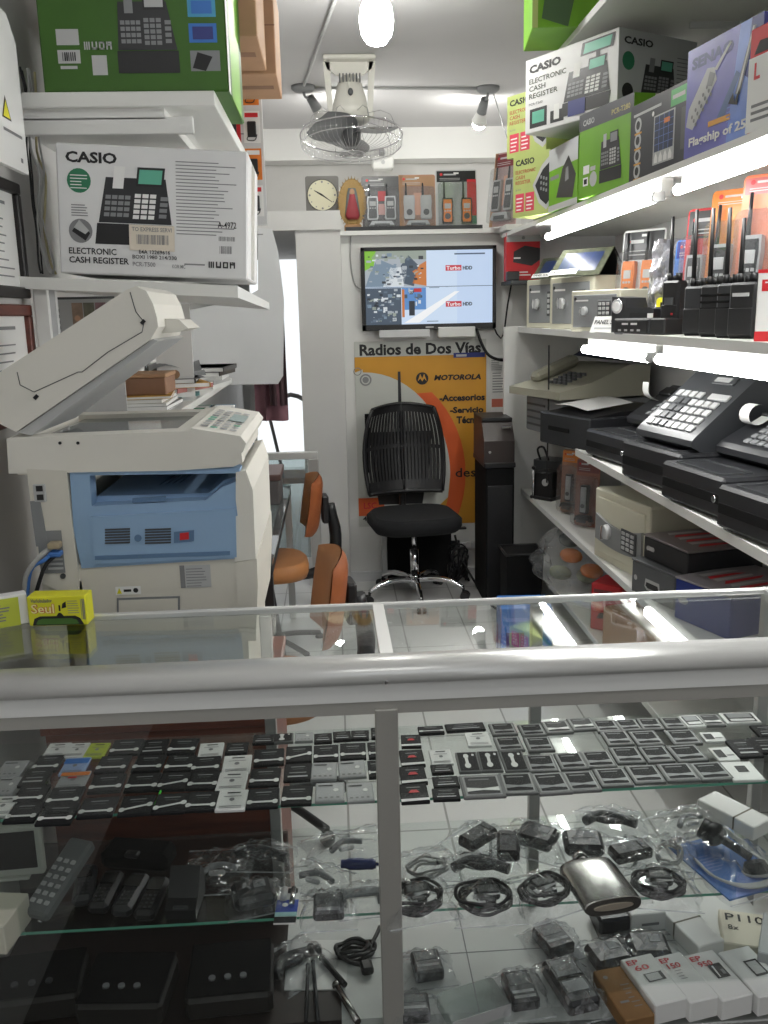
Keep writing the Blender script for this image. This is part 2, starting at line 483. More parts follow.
# white board wall unit: boards on the right wall
XS = .86
def shelf(name, label, x0, x1, y0, y1, z, t=.02, m_=None, lip=True):
    m = MB(); m.bx(x0, x1, y0, y1, z - t, z, m_ or SHELFW, .002)
    if lip: m.bx(x0 - .004, x0 + .006, y0, y1, z - t - .004, z + .003, WHITE)
    return tag(m.build(name), label, 'shelf')
Z1, Z2, Z3, Z4, Z5, Z0 = 2.0875, 1.559, 1.031, .632, .275, 2.769  # right-hand shelf group scaled about the camera, results baked into these values
shelf('wall_shelf', 'highest white shelf on the right, just under the ceiling, with a green carton on it', 1.04, XR, 1.5, 4.27, Z0, .022)
m = MB()   # this one narrows towards the back of the shop
m.prism([(1.10, 1.5), (1.10, 2.45), (1.0, 5.38), (XR, 5.38), (XR, 1.5)], 'z', Z1 - .022, Z1, SHELFW)
tag(m.build('wall_shelf'), 'white right-hand shelf carrying the row of printed cartons above the upper tubes', 'shelf')
shelf('wall_shelf', 'white shelf on the right wall carrying small safes, handheld radios and blister packs', 1.056, XR, 1.5, 5.15, Z2, .022)
shelf('wall_shelf', 'grey-white shelf on the right wall carrying the row of cash registers', 1.09, XR, 1.9, 4.0, Z3, .024)
shelf('wall_shelf', 'recessed white shelf at the far end holding the fax machine and printer', 1.2, XR, 4.06, 5.13, Z3 - .0125, .02)
shelf('wall_shelf', 'white shelf on the right wall holding the big cream safe and cash boxes', 1.08, XR, 2.55, 5.13, Z4, .02)
shelf('wall_shelf', 'lowest white shelf on the right holding the plastic bag and red pack', 1.08, XR, 2.55, 5.13, Z5, .02)
m = MB(); m.bx(.975, XR, 5.15, 5.18, .15, Z2 + .005, WHITE, .002)
tag(m.build('divider_panel'), 'white upright board closing the far end of the right-hand shelves', 'panel')
m = MB(); m.bx(1.19, XR, 5.40, 5.43, Z2, 2.6, LAM, .002)
tag(m.build('divider_panel'), 'grey-white upright board behind the solar panels on the upper right shelf', 'panel')
# rack bracket and upright on the right wall
m = MB()
b = at_x(741, 40, 1.66)
m.bx(1.65, 1.675, b.y - .02, b.y + .02, 1.04, 2.9, LAM); m.bx(1.45, 1.65, b.y - .006, b.y + .006, Z0 - .045, Z0 - .022, LAM)
tag(m.build('shelf_bracket'), 'pale metal shelf upright and bracket on the right wall above the violet-blue carton', 'bracket')

# fluorescent battens under two right-hand shelves
TUBE = emat('tube_glow', (255, 255, 252), TUBE_W)
def batten(label, x, z, y0, y1, zt=None):
    zt = zt or (2.066 if z > 1.8 else 1.537)
    t = thing('tube_light', label, 'light', (x, (y0 + y1) / 2, z), 0, 'fluorescent tubes under the right-hand shelves')
    L = (y1 - y0) / 2
    m = MB(); m.bx(.018, .058, -L + .01, L - .01, .0, zt - z, WHITE, .003); m.build('batten', t)
    m = MB(); m.cyl((0, -L + .03, 0), (0, L - .03, 0), 0.0155, TUBE, seg=12, caps=False); m.build('tube', t)
    for s in (-1, 1):
        m = MB(); m.cyl((0, s * (L - .03), 0), (0, s * (L - .005), 0), .0145, LTG, seg=12)
        m.bx(-.008, .03, s * (L - .02) - .012, s * (L - .02) + .012, -.012, .02, LTG, .002); m.build('lamp_holder', t)
batten('farther of the two glowing tubes under the carton shelf on the right', 1.085, 2.006, 3.06, 4.62)
batten('nearer of the two glowing tubes under the carton shelf on the right', 1.125, 2.018, 1.58, 3.02)
batten('short glowing tube under the safe shelf, at its far end', 1.0625, 1.485, 2.99, 3.83)
batten('long glowing tube under the safe shelf, above the nearest cash registers', 1.0625, 1.485, 1.53, 2.95)

t = thing('tube_light', 'tube light on the ceiling over the customers, in front of the counter', 'light', (.1, .45, ZC))
m = MB(); m.bx(-.62, .62, -.03, .03, -.03, 0, WHITE, .003); m.build('batten', t)
m = MB(); m.cyl((-.58, 0, -.05), (.58, 0, -.05), .0155, TUBE, seg=12, caps=False); m.build('tube', t)
for s in (-1, 1):
    m = MB(); m.bx(s * .595 - .015, s * .595 + .015, -.016, .016, -.068, -.03, LTG, .002); m.build('lamp_holder', t)

# ------------------------------------------------------------------ left wall shelves
m = MB(); m.bx(XL, -.27, 2.42, 3.3, 2.165, 2.2, SHELFW, .002)
m.bx(XL, -.33, 2.44, 2.46, 2.105, 2.145, WHITE, .002); m.bx(XL, -.40, 2.44, 3.2, 2.14, 2.166, WHITE)
tag(m.build('wall_shelf'), 'upper white shelf on the left wall under the dark green carton', 'shelf')
m = MB()
m.add([(XL, 2.42, 1.735), (-.24, 2.42, 1.70), (-.225, 3.4, 1.675), (XL, 3.4, 1.735), (XL, 2.42, 1.765), (-.24, 2.42, 1.73), (-.225, 3.4, 1.70), (XL, 3.4, 1.765)],
      [(0, 1, 2, 3), (4, 7, 6, 5), (0, 4, 5, 1), (1, 5, 6, 2), (2, 6, 7, 3), (3, 7, 4, 0)], SHELFW)
tag(m.build('wall_shelf'), 'lower white shelf on the left wall, sagging under the white carton', 'shelf')
m = MB(); m.bx(-.768, -.73, 2.44, 2.48, .62, 1.735, WHITE, .003); m.bx(-.73, -.715, 2.45, 2.47, .62, 1.735, LAM)
tag(m.build('shelf_post'), 'white upright post under the lower left shelf behind the copier lid', 'post')
m = MB(); m.bx(XL, -.50, 2.85, 4.5, 1.335, 1.36, SHELFW, .002)
tag(m.build('wall_shelf'), 'white shelf behind the copier heaped with magazines and papers', 'shelf')
m = MB(); m.bx(XL, -.50, 4.0, 4.6, 1.16, 1.18, SHELFW, .002)
tag(m.build('wall_shelf'), 'small low white shelf behind the copier holding green and dark booklets', 'shelf')
# light grey panel hanging at the end of the left shelves
pp = xz([(258, 228), (272, 229), (278, 252), (284, 300), (283, 376), (278, 384), (150, 386), (150, 318), (240, 300), (258, 290)], 4.65)
m = MB(); m.prism(pp, 'y', 4.65, 4.67, LAM)
tag(m.build('side_panel'), 'pale grey board hanging at the far end of the left shelves beside the bright doorway', 'panel')
# ================================================================== glass display counter
CF, CBK, CXL, CXR = 1.70, 2.12, -.86, 1.09
S1, S2, S3 = .64, .37, .10           # glass shelf heights before the counter's scaling about the camera
CT = 1.055                           # height of the glass top above the floor
SZ = .85  # counter, stand and copier shrunk about the camera, root positions baked in
ctr = thing('display_counter', 'long glass display counter with white aluminium frame across the foreground', 'counter', (.1275, 1.615, .2475))
def cb(name, m, label=None):
    m.T = Matrix.Identity(4)
    for i, p in enumerate(m.v): m.v[i] = Vector(p) - Vector((.15, 1.9, 0))
    o = m.build(name, ctr)
    if label: o['label'] = label
    return o
m = MB()   # rounded front rail: profile in (y, z)
prof = [(1.78, .952), (1.775, .957), (1.745, .961), (1.722, .959), (1.708, .952), (1.700, .942), (1.697, .930), (1.700, .920), (1.714, .915), (1.735, .915), (1.735, .935), (1.78, .935)]
m.prism(prof, 'x', CXL, CXR, ALU, True)
m.bx(CXL, CXR, 1.712, 1.735, .877, .915, mat('rail_white', (232, 232, 230), .5)); m.bx(CXL, CXR, 1.716, 1.735, .848, .877, mat('rail_grey', (168, 166, 160), .5))
o = cb('front_rail', m, 'rounded satin white front rail')
m = MB(); m.bx(CXL, CXR, CBK - .016, CBK, .940, .957, ALU, .003); cb('back_rail', m)
xp = .052
m = MB(); m.prism([(.078, 1.775), (.106, 1.775), (.103, CBK - .016), (.077, CBK - .016)], 'z', .93, .957, ALU); cb('cross_rail', m)
m = MB(); m.bx(CXR - .03, CXR, 1.76, CBK, .925, .958, ALU, .003); cb('end_rail', m)
m = MB(); m.bx(.062, .109, 1.708, 1.735, -.28, .86, mat('post_grey', (172, 170, 164), .4, metal=.2), .002); cb('front_post', m, 'grey aluminium post in the middle of the counter front')
m = MB(); m.cyl((.085, 1.705, .925), (.085, 1.694, .925), .0035, CHROME, seg=8); cb('screw', m)
for x in (CXR - .03,):
    m = MB(); m.bx(x, x + .03, 1.71, 1.735, -.28, .93, ALUG, .002); cb('corner_post', m)
for x in (-.20, .47, CXR - .03):
    m = MB(); m.bx(x, x + .028, CBK - .026, CBK, -.28, .94, ALUG, .002); cb('rear_post', m)
m = MB(); m.bx(CXL, CXR, 1.715, CBK, -.291, .05, ALUG, .003); cb('plinth', m)
def pane(x0, x1, y0, y1, z0, z1, edge):
    m = MB()
    m.bx(x0, x1, y0, y1, z0, z1, GLASS)
    for f, (a, b) in enumerate(zip(m.f, m.fm)): pass
    if edge:   # the cut front edge shows green
        m.bx(x0, x1, y0 - .0008, y0 - .0002, z0, z1, GLASSE)
    return m
cb('top_glass', pane(CXL, .079, 1.775, CBK - .014, .944, .95, False), 'clear glass top of the left half')
cb('top_glass', pane(.102, CXR - .028, 1.775, CBK - .014, .944, .95, False), 'clear glass top of the right half')
FG = clearmat('front_glass_dusty', (248, 250, 249), haze=.012, hazecol=(150, 150, 146))
def fpane(x0, x1):
    m = MB(); m.bx(x0, x1, 1.722, 1.727, .05, .85, FG); return m
cb('front_glass', fpane(CXL, .066)); cb('front_glass', fpane(.105, CXR - .02))
for z in (S1, S2):
    cb('glass_shelf', pane(CXL, .083, 1.738, 2.085, z - .006, z, True))
    cb('glass_shelf', pane(.087, CXR - .03, 1.738, 2.085, z - .006, z, True))
m = MB(); m.bx(CXL, -.03, 1.738, 1.86, S3 - .05, S3, DKWOOD); m.bx(CXL, -.165, 1.86, 2.09, S3 - .05, S3, DKWOOD); cb('base_board', m, 'dark wooden base board of the left half')
m = MB(); m.bx(-.03, CXR - .03, 1.738, 2.09, S3 - .04, S3, mat('white_base_board', (206, 208, 206), .6)); m.bx(-.165, -.03, 1.86, 2.09, S3 - .04, S3, mat('white_base_board', (206, 208, 206), .6))
for x in (.28, .62): m.bx(x, x + .003, 1.738, 2.09, S3, S3 + .0006, INKG)
m.bx(-.03, CXR - .03, 1.93, 1.933, S3, S3 + .0006, INKG); cb('base_board', m, 'white base board of the right half')

# brown stand behind the counter carrying the copier
st = thing('copier_stand', 'reddish brown wooden stand behind the left half of the glass counter', 'stand', (-.425, 2.125, .2475))
m = MB(); m.bx(-.29, .315, -.3, .32, .60, .625, BROWN, .003); m.build('top', st)
m = MB(); m.bx(-.28, .305, -.29, -.27, -.291, .60, BROWN, .002); m.build('side_panel', st)
m = MB(); m.bx(-.28, .305, .29, .31, -.291, .60, BROWN, .002); m.build('side_panel', st)
m = MB(); m.bx(.285, .305, -.27, .29, -.27, .60, BROWN, .002); m.build('door', st)
# dark backing board at the low left of the counter
m = MB(); m.bx(-.73, -.135, 1.807, 1.82, 0, .53, DKWOOD, .002)
tag(m.build('backing_board'), 'dark board closing the lower back of the counter on the left', 'board')

# ================================================================== copier
YC = 2.25
cp = thing('photocopier', 'beige and pale blue office photocopier with its lid raised', 'photocopier', (-.425, 2.125, .77875))
OFF = Vector((-.5, 2.5, .625))
def pc(name, m, parent=cp, label=None):
    for i, p in enumerate(m.v): m.v[i] = Vector(p) - OFF
    o = m.build(name, parent)
    if label: o['label'] = label
    return o
def Q(pts, d=YC): return xz(pts, d)
YF, YK = YC, 2.82
# body: rear column, lower body, back, front cover
m = MB()
m.prism(Q([(28, 468), (68, 470), (73, 520), (80, 572), (80, 590), (60, 589), (45, 583), (40, 560)]), 'y', YF - .012, YK, BEIGE)
p = Q([(62, 566), (245, 558), (247, 640), (66, 640)]); p[2] = (p[2][0], .63); p[3] = (p[3][0], .63)
m.prism(p, 'y', YF, YK, BEIGE)
m.prism([(-.76, .63), (-.66, .63), (-.66, 1.0), (-.76, 1.0)], 'y', YF, YK, BEIGE)
m.bx(-.68, -.26, YK - .06, YK, .95, 1.30, BEIGE)
d = Dec(m, at_y(28, 600, YF - .013), (1, 0, 0), (0, 0, 1), .5, .5)
pc('body', m)
m = MB()   # rear column details: socket block, grille, screw
a = at_y(40, 493, YF - .013)
m.box((a.x, a.y, a.z), (.03, .008, .045), LTG, .002)
for dz in (-.01, .012): m.box((a.x + .001, a.y - .004, a.z + dz), (.016, .004, .014), BLK)
a = at_y(53, 550, YF - .013)
m.bx(a.x - .035, a.x + .025, a.y - .002, a.y + .002, a.z - .06, a.z + .05, MIDG)
m.prism(Q([(32, 500), (42, 500), (50, 545), (38, 545)]), 'y', YF - .016, YF - .01, MIDG)
for k in range(5): m.bx(a.x - .015, a.x + .022, a.y - .005, a.y, a.z - .05 + k * .012, a.z - .045 + k * .012, LTG)
a = at_y(63, 576, YF - .013); m.cyl((a.x, a.y + .001, a.z), (a.x, a.y - .003, a.z), .007, DKG, seg=10)
pc('connector_panel', m)
# blue side: lower block with vents, tray, upper frame
m = MB()
m.prism(Q([(70, 470), (240, 468), (240, 473), (90, 475), (92, 506), (206, 500), (222, 487), (240, 480), (240, 558), (82, 568), (74, 530)]), 'y', YF - .004, YF + .05, BLUE)
m.prism(Q([(92, 500), (206, 497), (222, 484), (240, 478), (240, 515), (92, 520)]), 'y', YF + .05, YK - .06, BLUE)
m.prism(Q([(92, 516), (236, 508), (237, 556), (96, 563)]), 'y', YF - .012, YF, BLUE)
m.bx(-.62, -.25, YK - .07, YK - .06, 1.1, 1.3, BLUED)
pc('side_cover', m, label='pale blue side cover with the output tray recess')
m = MB()   # tray bars and handle catch
for k in range(4):
    a = at_y(150 + 6 * k, 494, YF + .12); m.tube([(a.x, YF + .08, a.z + .002), (a.x + .04, YF + .4, a.z + .02)], .004, BLUED, sub=1, seg=6)
m.prism(Q([(133, 498), (166, 496), (166, 500), (133, 502)]), 'y', YF - .008, YF, BLUED)
pc('output_tray', m)
m = MB()
for x0, x1 in ((105, 130), (145, 171)):
    for k in range(6):
        y = 529 + k * 2.7
        q = Q([(x0, y), (x1, y - .9), (x1, y + .6), (x0, y + 1.5)], YF - .013); m.prism(q, 'y', YF - .0145, YF - .012, DKG)
q = Q([(174, 532), (194, 530), (194, 541), (174, 543)], YF - .013); m.prism(q, 'y', YF - .0145, YF - .012, BLUED)
q = Q([(180, 533), (189, 532), (189, 539), (180, 540)], YF - .013); m.prism(q, 'y', YF - .016, YF - .0145, RED)
q = Q([(95, 556), (230, 551), (230, 555), (95, 560)], YF - .013); m.prism(q, 'y', YF - .0145, YF - .012, BLUED)
a = at_y(138, 538, YF - .013); m.cyl((a.x, a.y - .003, a.z), (a.x, a.y, a.z), .009, BLUED, seg=12)
pc('vent', m, label='dark slotted vent with a small red label window')
m = MB()   # lower sticker labels and handle recess
d = Dec(m, at_y(181, 588, YF - .002), (1, 0, 0), (0, 0, 1), .078, .06)
d.rect(0, 0, .16, 1, INKG); d.rect(.17, 0, .83, 1, LTG); d.lines(.2, .06, .76, .88, 7, INKG, 2, 3, .3)
d = Dec(m, at_y(116, 595, YF - .002), (1, 0, 0), (0, 0, 1), .064, .022)
d.rect(0, 0, 1, 1, PAPER); d.poly([(.05, .15), (.25, .15), (.15, .85)], YEL, 2); d.rect(.32, .35, .3, .3, INK, 2); d.disc(.8, .5, .1, INK, 2)
q = Q([(117, 598), (180, 596), (180, 616), (117, 616)], YF - .001)
m.prism(q, 'y', YF - .003, YF - .0005, MIDG)
q = Q([(119, 600), (178, 598), (178, 616), (119, 616)], YF - .001); m.prism(q, 'y', YF - .004, YF - .003, BEIGE)
pc('label_plate', m)
m = MB()   # front door and cover on the right
m.prism(Q([(236, 472), (246, 470), (253, 490), (254, 513), (238, 516), (236, 500)]), 'y', YF - .006, YK, BEIGE2)
m.prism(Q([(235, 516), (254, 512), (256, 558), (235, 561)]), 'y', YF - .008, YK, BEIGE2)
m.prism(Q([(236, 562), (257, 558), (258, 585), (256, 640), (238, 640)]), 'y', YF - .006, YK, BEIGE)
pc('front_door', m)
# scanner deck with recessed platen, control panel
m = MB()
q = Q([(8, 438), (175, 431), (194, 431), (240, 440), (243, 462), (234, 466), (176, 470), (10, 473)])
m.prism(q, 'y', YF - .01, YF + .06, BEIGE2)
zt = at_y(100, 435, YF).z
m.bx(-.80, -.77, YF, YK + .02, 1.29, zt, BEIGE2); m.bx(-.80, -.34, YK - .06, YK + .02, 1.29, zt, BEIGE2)
m.bx(-.79, -.34, YF, YK, 1.28, zt - .022, BEIGE2); m.bx(-.40, -.34, YF, YK + .02, 1.29, zt + .004, BEIGE2)
m.bx(-.34, -.24, YF + .05, YK + .0, 1.29, zt - .02, BEIGE2)
for x in (60, 78):
    a = at_y(x, 443, YF - .011); m.cyl((a.x, a.y, a.z), (a.x, a.y - .002, a.z), .004, INK, seg=8)
pc('scanner_deck', m)
m = MB(); m.bx(-.75, -.41, YF + .06, YK - .07, zt - .021, zt - .012, mat('platen_glass', (52, 66, 66), .08)); pc('platen_glass', m)
m = MB()
q = [(-.355, zt + .012), (-.235, zt - .012), (-.222, zt - .03), (-.23, zt - .05), (-.27, zt - .085), (-.355, zt - .085)]
m.prism(q, 'y', YF - .012, YK, BEIGE2)
sl = (Vector((-.235, 0, zt - .012)) - Vector((-.355, 0, zt + .012))); u = sl.normalized()
d = Dec(m, (-.348, YF + .03, zt + .0125 - .0013), (u.x, 0, u.z), (0, 1, 0), .105, .45)
rg = random.Random(4)
for i in range(4):
    for j in range(9): d.rect(.06 + i * .235, .04 + j * .105, .17, .06, [LTG, MIDG, LTG, TEAL][rg.randrange(4)], 2)
d.rect(.55, .45, .4, .35, mat('lcd_grey_green', (150, 172, 170), .3), 3)
pc('control_panel', m)
# raised lid with document feeder
m = MB()
lid = Q([(-6, 376), (0, 372), (70, 327), (126, 290), (136, 286), (146, 291), (153, 304), (157, 318), (158, 327), (150, 340), (16, 432), (0, 424)])
m.prism(lid, 'y', YF + .0, YF + .42, BEIGE2)
m.prism(Q([(152, 339), (157, 341), (30, 436), (16, 433)]), 'y', YF + .01, YF + .41, LTG)
pc('lid', m)
m = MB()
m.prism(Q([(150, 318), (160, 319), (172, 320), (182, 329), (170, 333), (154, 334)]), 'y', YF + .1, YF + .3, BEIGE2)
pc('lid_handle', m)
m = MB()  # seams on the lid side
for pts in ([(17, 372), (20, 385), (34, 392), (78, 372), (82, 372), (108, 352), (142, 332), (144, 322), (136, 312), (134, 306), (130, 292)],):
    q = Q(pts, YF - .001); m.tube([(x, YF - .0005, z) for x, z in q], .0012, DKG, seg=5, sub=1)
for a in ((36, 397), (143, 322)):
    p = at_y(*a, YF - .001); m.box((p.x, YF - .002, p.z), (.012, .004, .008), INK, 0, Matrix.Rotation(R(-45), 4, 'Y'))
pc('lid_seam', m)
m = MB()
a = at_y(50, 546, YF - .03)
m.tube([(a.x + .01, YF - .01, a.z), (a.x - .02, YF - .05, a.z - .02), (a.x - .06, YF - .05, a.z - .07), (-.795, YF - .03, a.z - .14)], .006, CABLEG)
m.tube([(a.x + .01, YF - .01, a.z - .012), (a.x - .01, YF - .05, a.z - .03), (a.x - .05, YF - .045, a.z - .06), (-.795, YF - .03, a.z - .17)], .005, mat('blue_cable', (60, 110, 180), .5))
m.tube([(a.x + .005, YF - .01, a.z - .03), (a.x - .02, YF - .04, a.z - .06), (-.795, YF - .03, a.z - .2)], .005, CABLEB)
m.box((a.x + .012, YF - .03, a.z + .002), (.03, .03, .016), mat('plug_tan', (170, 156, 130), .5), .003)
m.box((a.x + .012, YF - .03, a.z - .02), (.03, .03, .013), mat('blue_cable', (60, 110, 180), .5), .003)
pc('cable', m, label='grey and blue plugs and cables at the rear')

# yellow carton and its neighbour on the glass top
m = MB()
w, d_, h = .138, .05, .072
m.bx(-w / 2, w / 2, -d_ / 2, d_ / 2, 0, h, mat('carton_yellow', (226, 222, 44), .45), .002)
f = faces(m, w, d_, h)['front']
f.text('Varlobulador', .07, .80, .36, .12, NAVY, .01); f.text('Seul', .06, .42, .40, .33, RED, .05, 1); f.text('Seul', .065, .435, .39, .31, mat('print_cream', (250, 240, 170), .5), .015, 3)
f.rect(.53, .50, .03, .2, INK); f.poly([(.47, .3), (.62, .3), (.56, .44), (.52, .44)], INK); f.poly([(.58, .58), (.66, .62), (.66, .82), (.6, .75)], INK)
f.lines(.68, .42, .2, .48, 6, INKG, 1, 5, .25); f.barcode(.91, .2, .07, .7, INKG, n=3)
f.poly([(.06, .02), (.94, .02), (.88, .25), (.8, .33), (.2, .33), (.1, .25)], INK, 1); f.poly([(.12, .05), (.86, .05), (.82, .2), (.74, .25), (.24, .25), (.16, .2)], mat('print_olive', (70, 110, 40), .5), 2)
p = at_z(58, 627, CT)
tag(m.build('carton', None, (p.x, p.y + .03, CT), R(-3)), 'small yellow and green carton with printed lettering on the glass counter top', 'carton')
m = MB(); w, d_, h = .12, .03, .075
m.bx(-w / 2, w / 2, -d_ / 2, d_ / 2, 0, h, PAPER, .002); f = faces(m, w, d_, h)['front']
f.rect(.0, .0, .84, .92, mat('print_lime', (196, 206, 70), .5)); f.lines(.1, .2, .6, .6, 6, INKG, 2, 1)
p = at_z(0, 630, CT)
tag(m.build('carton', None, (p.x - .005, p.y + .025, CT), R(25)), 'white-edged lime carton at the left edge of the glass counter top', 'carton')

S1, S2, S3 = .7915, .562, .3325      # glass shelf tops above the floor
SZ = 1.0
# ================================================================== left wall and shelves
def reg_pic(d, x, y, w, h, body=BLK2, keys=PAPER, disp=TEAL, l=2, skew=.12):
    """printed picture of a cash register on a carton face, x y w h in face fractions"""
    P = lambda a, b: (x + (a + skew * b) * w, y + b * h)
    d.poly([P(0, 0), P(1, 0), P(1, .27), P(0, .27)], BLK, l)
    d.poly([P(.02, .28), P(.98, .28), P(.84, .86), P(.06, .86)], body, l)
    for i in range(4):
        for j in range(4): d.poly([P(.08 + i * .085, .36 + j * .075), P(.15 + i * .085, .36 + j * .075), P(.15 + i * .085, .41 + j * .075), P(.08 + i * .085, .41 + j * .075)], MIDG, l + 1)
    for i in range(3):
        for j in range(5): d.poly([P(.46 + i * .1, .34 + j * .068), P(.54 + i * .1, .34 + j * .068), P(.54 + i * .1, .39 + j * .068), P(.46 + i * .1, .39 + j * .068)], keys, l + 1)
    for j in range(4): d.poly([P(.80, .36 + j * .075), P(.9, .36 + j * .075), P(.9, .41 + j * .075), P(.80, .41 + j * .075)], MIDG, l + 1)
    d.poly([P(.16, .72), P(.30, .72), P(.30, 1.0), P(.16, 1.0)], keys, l + 1)
    d.poly([P(.46, .76), P(.82, .76), P(.82, 1.0), P(.46, 1.0)], BLK, l + 1)
    d.poly([P(.49, .79), P(.79, .79), P(.79, .97), P(.49, .97)], disp, l + 2)
def symbols(d, x, y, w, h, m, l=2):
    """row of packing marks"""
    u = w / 4
    for i in range(3): d.rect(x + i * u * .3, y, u * .18, h, m, l)
    d.rect(x + u * 1.05, y, u * .2, h, m, l); d.rect(x + u * 1.6, y, u * .2, h, m, l); d.rect(x + u * 1.05, y, u * .75, h * .3, m, l)
    d.rect(x + u * 2.05, y, u * .75, h * .22, m, l); d.rect(x + u * 2.05, y + h * .78, u * .75, h * .22, m, l); d.rect(x + u * 2.05, y, u * .2, h, m, l); d.rect(x + u * 2.6, y, u * .2, h, m, l)
    d.rect(x + u * 3.05, y, u * .2, h, m, l); d.rect(x + u * 3.6, y, u * .2, h, m, l); d.rect(x + u * 3.05, y + h * .5, u * .75, h * .22, m, l); d.rect(x + u * 3.3, y + h * .78, u * .3, h * .22, m, l)

# white printed carton
m = MB(); w, d_, h = .475, .40, .315
m.bx(-w / 2, w / 2, -d_ / 2, d_ / 2, 0, h, CARW, .004)
F = faces(m, w, d_, h); f = F['front']
f.text('CASIO', .05, .855, .265, .085, INK, .035)
f.disc(.115, .72, .062, mat('badge_green', (40, 120, 84), .5)); f.lines(.07, .66, .09, .12, 5, PAPER, 2, 2, .3)
f.lines(.07, .45, .1, .1, 5, INKG, 1, 3, .4)
f.disc(.115, .335, .062, INKG); f.poly([(.07, .33), (.14, .26), (.165, .32), (.1, .4)], INK, 2); f.poly([(.08, .36), (.14, .31), (.16, .34), (.11, .42)], LTG, 3)
reg_pic(f, .19, .24, .40, .60)
f.text('ELECTRONIC', .05, .155, .25, .05, INK, .02); f.text('CASH REGISTER', .05, .085, .315, .05, INK, .02)
f.text('PCR-T500', .385, .075, .12, .035, INKG, .01); f.text('KOR MC', .595, .07, .07, .03, INKG, .01)
f.lines(.62, .34, .32, .58, 22, INKG, 1, 8, .28)
f.rect(.37, .2, .24, .2, mat('sticker_cream', (222, 212, 196), .6), 4); f.text('TO EXPRESS SERVI', .385, .35, .21, .032, INKG, .01, 5); f.barcode(.41, .25, .17, .075, INKG, 5, 22)
f.text('E4A 12269616', .42, .175, .165, .03, INK, .01, 5); f.text('BOXI 1980 214/330', .385, .135, .235, .03, INK, .01, 5)
f.text('A-4972', .84, .40, .1, .05, INK, .012); f.barcode(.845, .3, .09, .035, INKG, n=20); f.barcode(.85, .2, .07, .06, INKG, n=9)
symbols(f, .79, .085, .15, .05, INK); f.rect(.66, .1, .11, .012, INKG)
r = F['right']; r.rect(.35, .02, .3, .96, mat('packing_tape', (214, 212, 204), .2))
p = at_y(154, 285, 2.43)
o = m.build('carton', None, (p.x, 2.43 + d_ / 2, 1.765), 0); o.rotation_euler = (0, R(3.2), R(1))
o.location.z = 1.758
tag(o, 'white printed carton with a black till pictured on it, on the lower left shelf', 'carton')
# dark green carton
m = MB(); w, d_, h = .452, .40, .36
m.bx(-w / 2, w / 2, -d_ / 2, d_ / 2, 0, h, GREEND, .004)
F = faces(m, w, d_, h); f = F['front']
reg_pic(f, .41, .12, .33, .52, keys=MIDG, disp=LTG, skew=0)
f.rect(.09, .30, .12, .10, LTG); f.rect(.09, .185, .12, .085, LTG); f.barcode(.115, .2, .075, .055, INK, 3, 7); f.rect(.27, .11, .08, .125, LTG); f.rect(.1, .15, .09, .02, LTG)
symbols(f, .235, .27, .155, .05, LTG)
for k, c in enumerate((mat('print_cyan', (60, 150, 190), .4), BLUEP)): f.rect(.80, .47 - k * .16, .15, .12, c); f.rect(.82, .49 - k * .16, .11, .08, NAVY if k else BLUEP, 2)
f.rect(.80, .13, .16, .13, MIDG); f.poly([(.81, .15), (.88, .13), (.92, .22), (.84, .25)], INK, 2)
r = F['right']; r.rect(0, 0, .1, 1, PAPER); r.rect(.2, 0, .6, 1, GREEN)
p = at_y(137, 88, 2.43)
tag(m.build('carton', None, (p.x, 2.43 + d_ / 2, 2.2), 0), 'dark green carton with a black till pictured on it, top left of the shop', 'carton')
# brown board cartons overhead
def kraft(x0, x1, y0, y1, z0, z1, label):
    m = MB(); m.bx(x0, x1, y0, y1, z0, z1, KRAFT, .003)
    m.bx(x0 + .02, x1 - .02, (y0 + y1) / 2 - .025, (y0 + y1) / 2 + .025, z0 - .0006, z0 - .0002, KRAFTD); m.bx(x0, x1, y0 - .0006, y0 - .0002, (z0 + z1) / 2 - .002, (z0 + z1) / 2 + .002, KRAFTD)
    return tag(m.build('kraft_carton'), label, 'carton', 'brown cartons under the ceiling')
kraft(-.60, -.185, 2.84, 3.22, 2.44, 2.70, 'nearer brown carton stored under the ceiling behind the dark green carton')
kraft(-.62, -.155, 3.26, 3.62, 2.44, 2.74, 'farther brown carton stored under the ceiling, nearest the left spotlight')
m = MB(); m.bx(XL, -.36, 2.84, 3.62, 2.41, 2.44, SHELFW, .002)
tag(m.build('wall_shelf'), 'highest left shelf under the brown cartons', 'shelf')

# instruction sheet, two framed certificates on the left wall
def on_left(name, label, cat, px0, px1, pz0, pz1, build, xw=XL):
    pass
def wall_panel(px_l, px_r, py_top_r, py_bot_r, off):
    """Y extent and Z extent of a panel on the left wall from its right edge and width in pixels"""
    a = at_x(px_r, py_top_r, XL + off); b = at_x(px_r, py_bot_r, XL + off); c = at_x(px_l, py_top_r, XL + off)
    return c.y, a.y, b.z, a.z
a = at_x(15, 22, XL + .08); b = at_x(29, 175, XL + .08)
t = thing('instruction_sheet', 'white plastic instruction sheet with a warning triangle on the left wall', 'sheet', (XL, 2.1, b.z))
m = MB(); y1 = b.y - 2.1; hh = a.z - b.z
m.prism([(-.25, 0), (y1, 0), (y1, hh - .05), (y1 - .05, hh), (-.25, hh)], 'x', .068, .08, PAPER)
d = Dec(m, (.08, -.25, 0), (0, 1, 0), (0, 0, 1), y1 + .25, hh)
d.poly([(.70, .30), (.82, .30), (.76, .45)], INK); d.poly([(.715, .31), (.805, .31), (.76, .42)], YEL, 2); d.rect(.70, .22, .25, .02, INKG)
d.ring(.55, .62, .12, .012, INKG); d.ring(.5, .85, .16, .012, INKG); d.rect(.9, .06, .03, .03, INKG); d.lines(.1, .1, .5, .35, 7, INKG, 1, 3, .2)
m.build('panel', t)
m = MB()
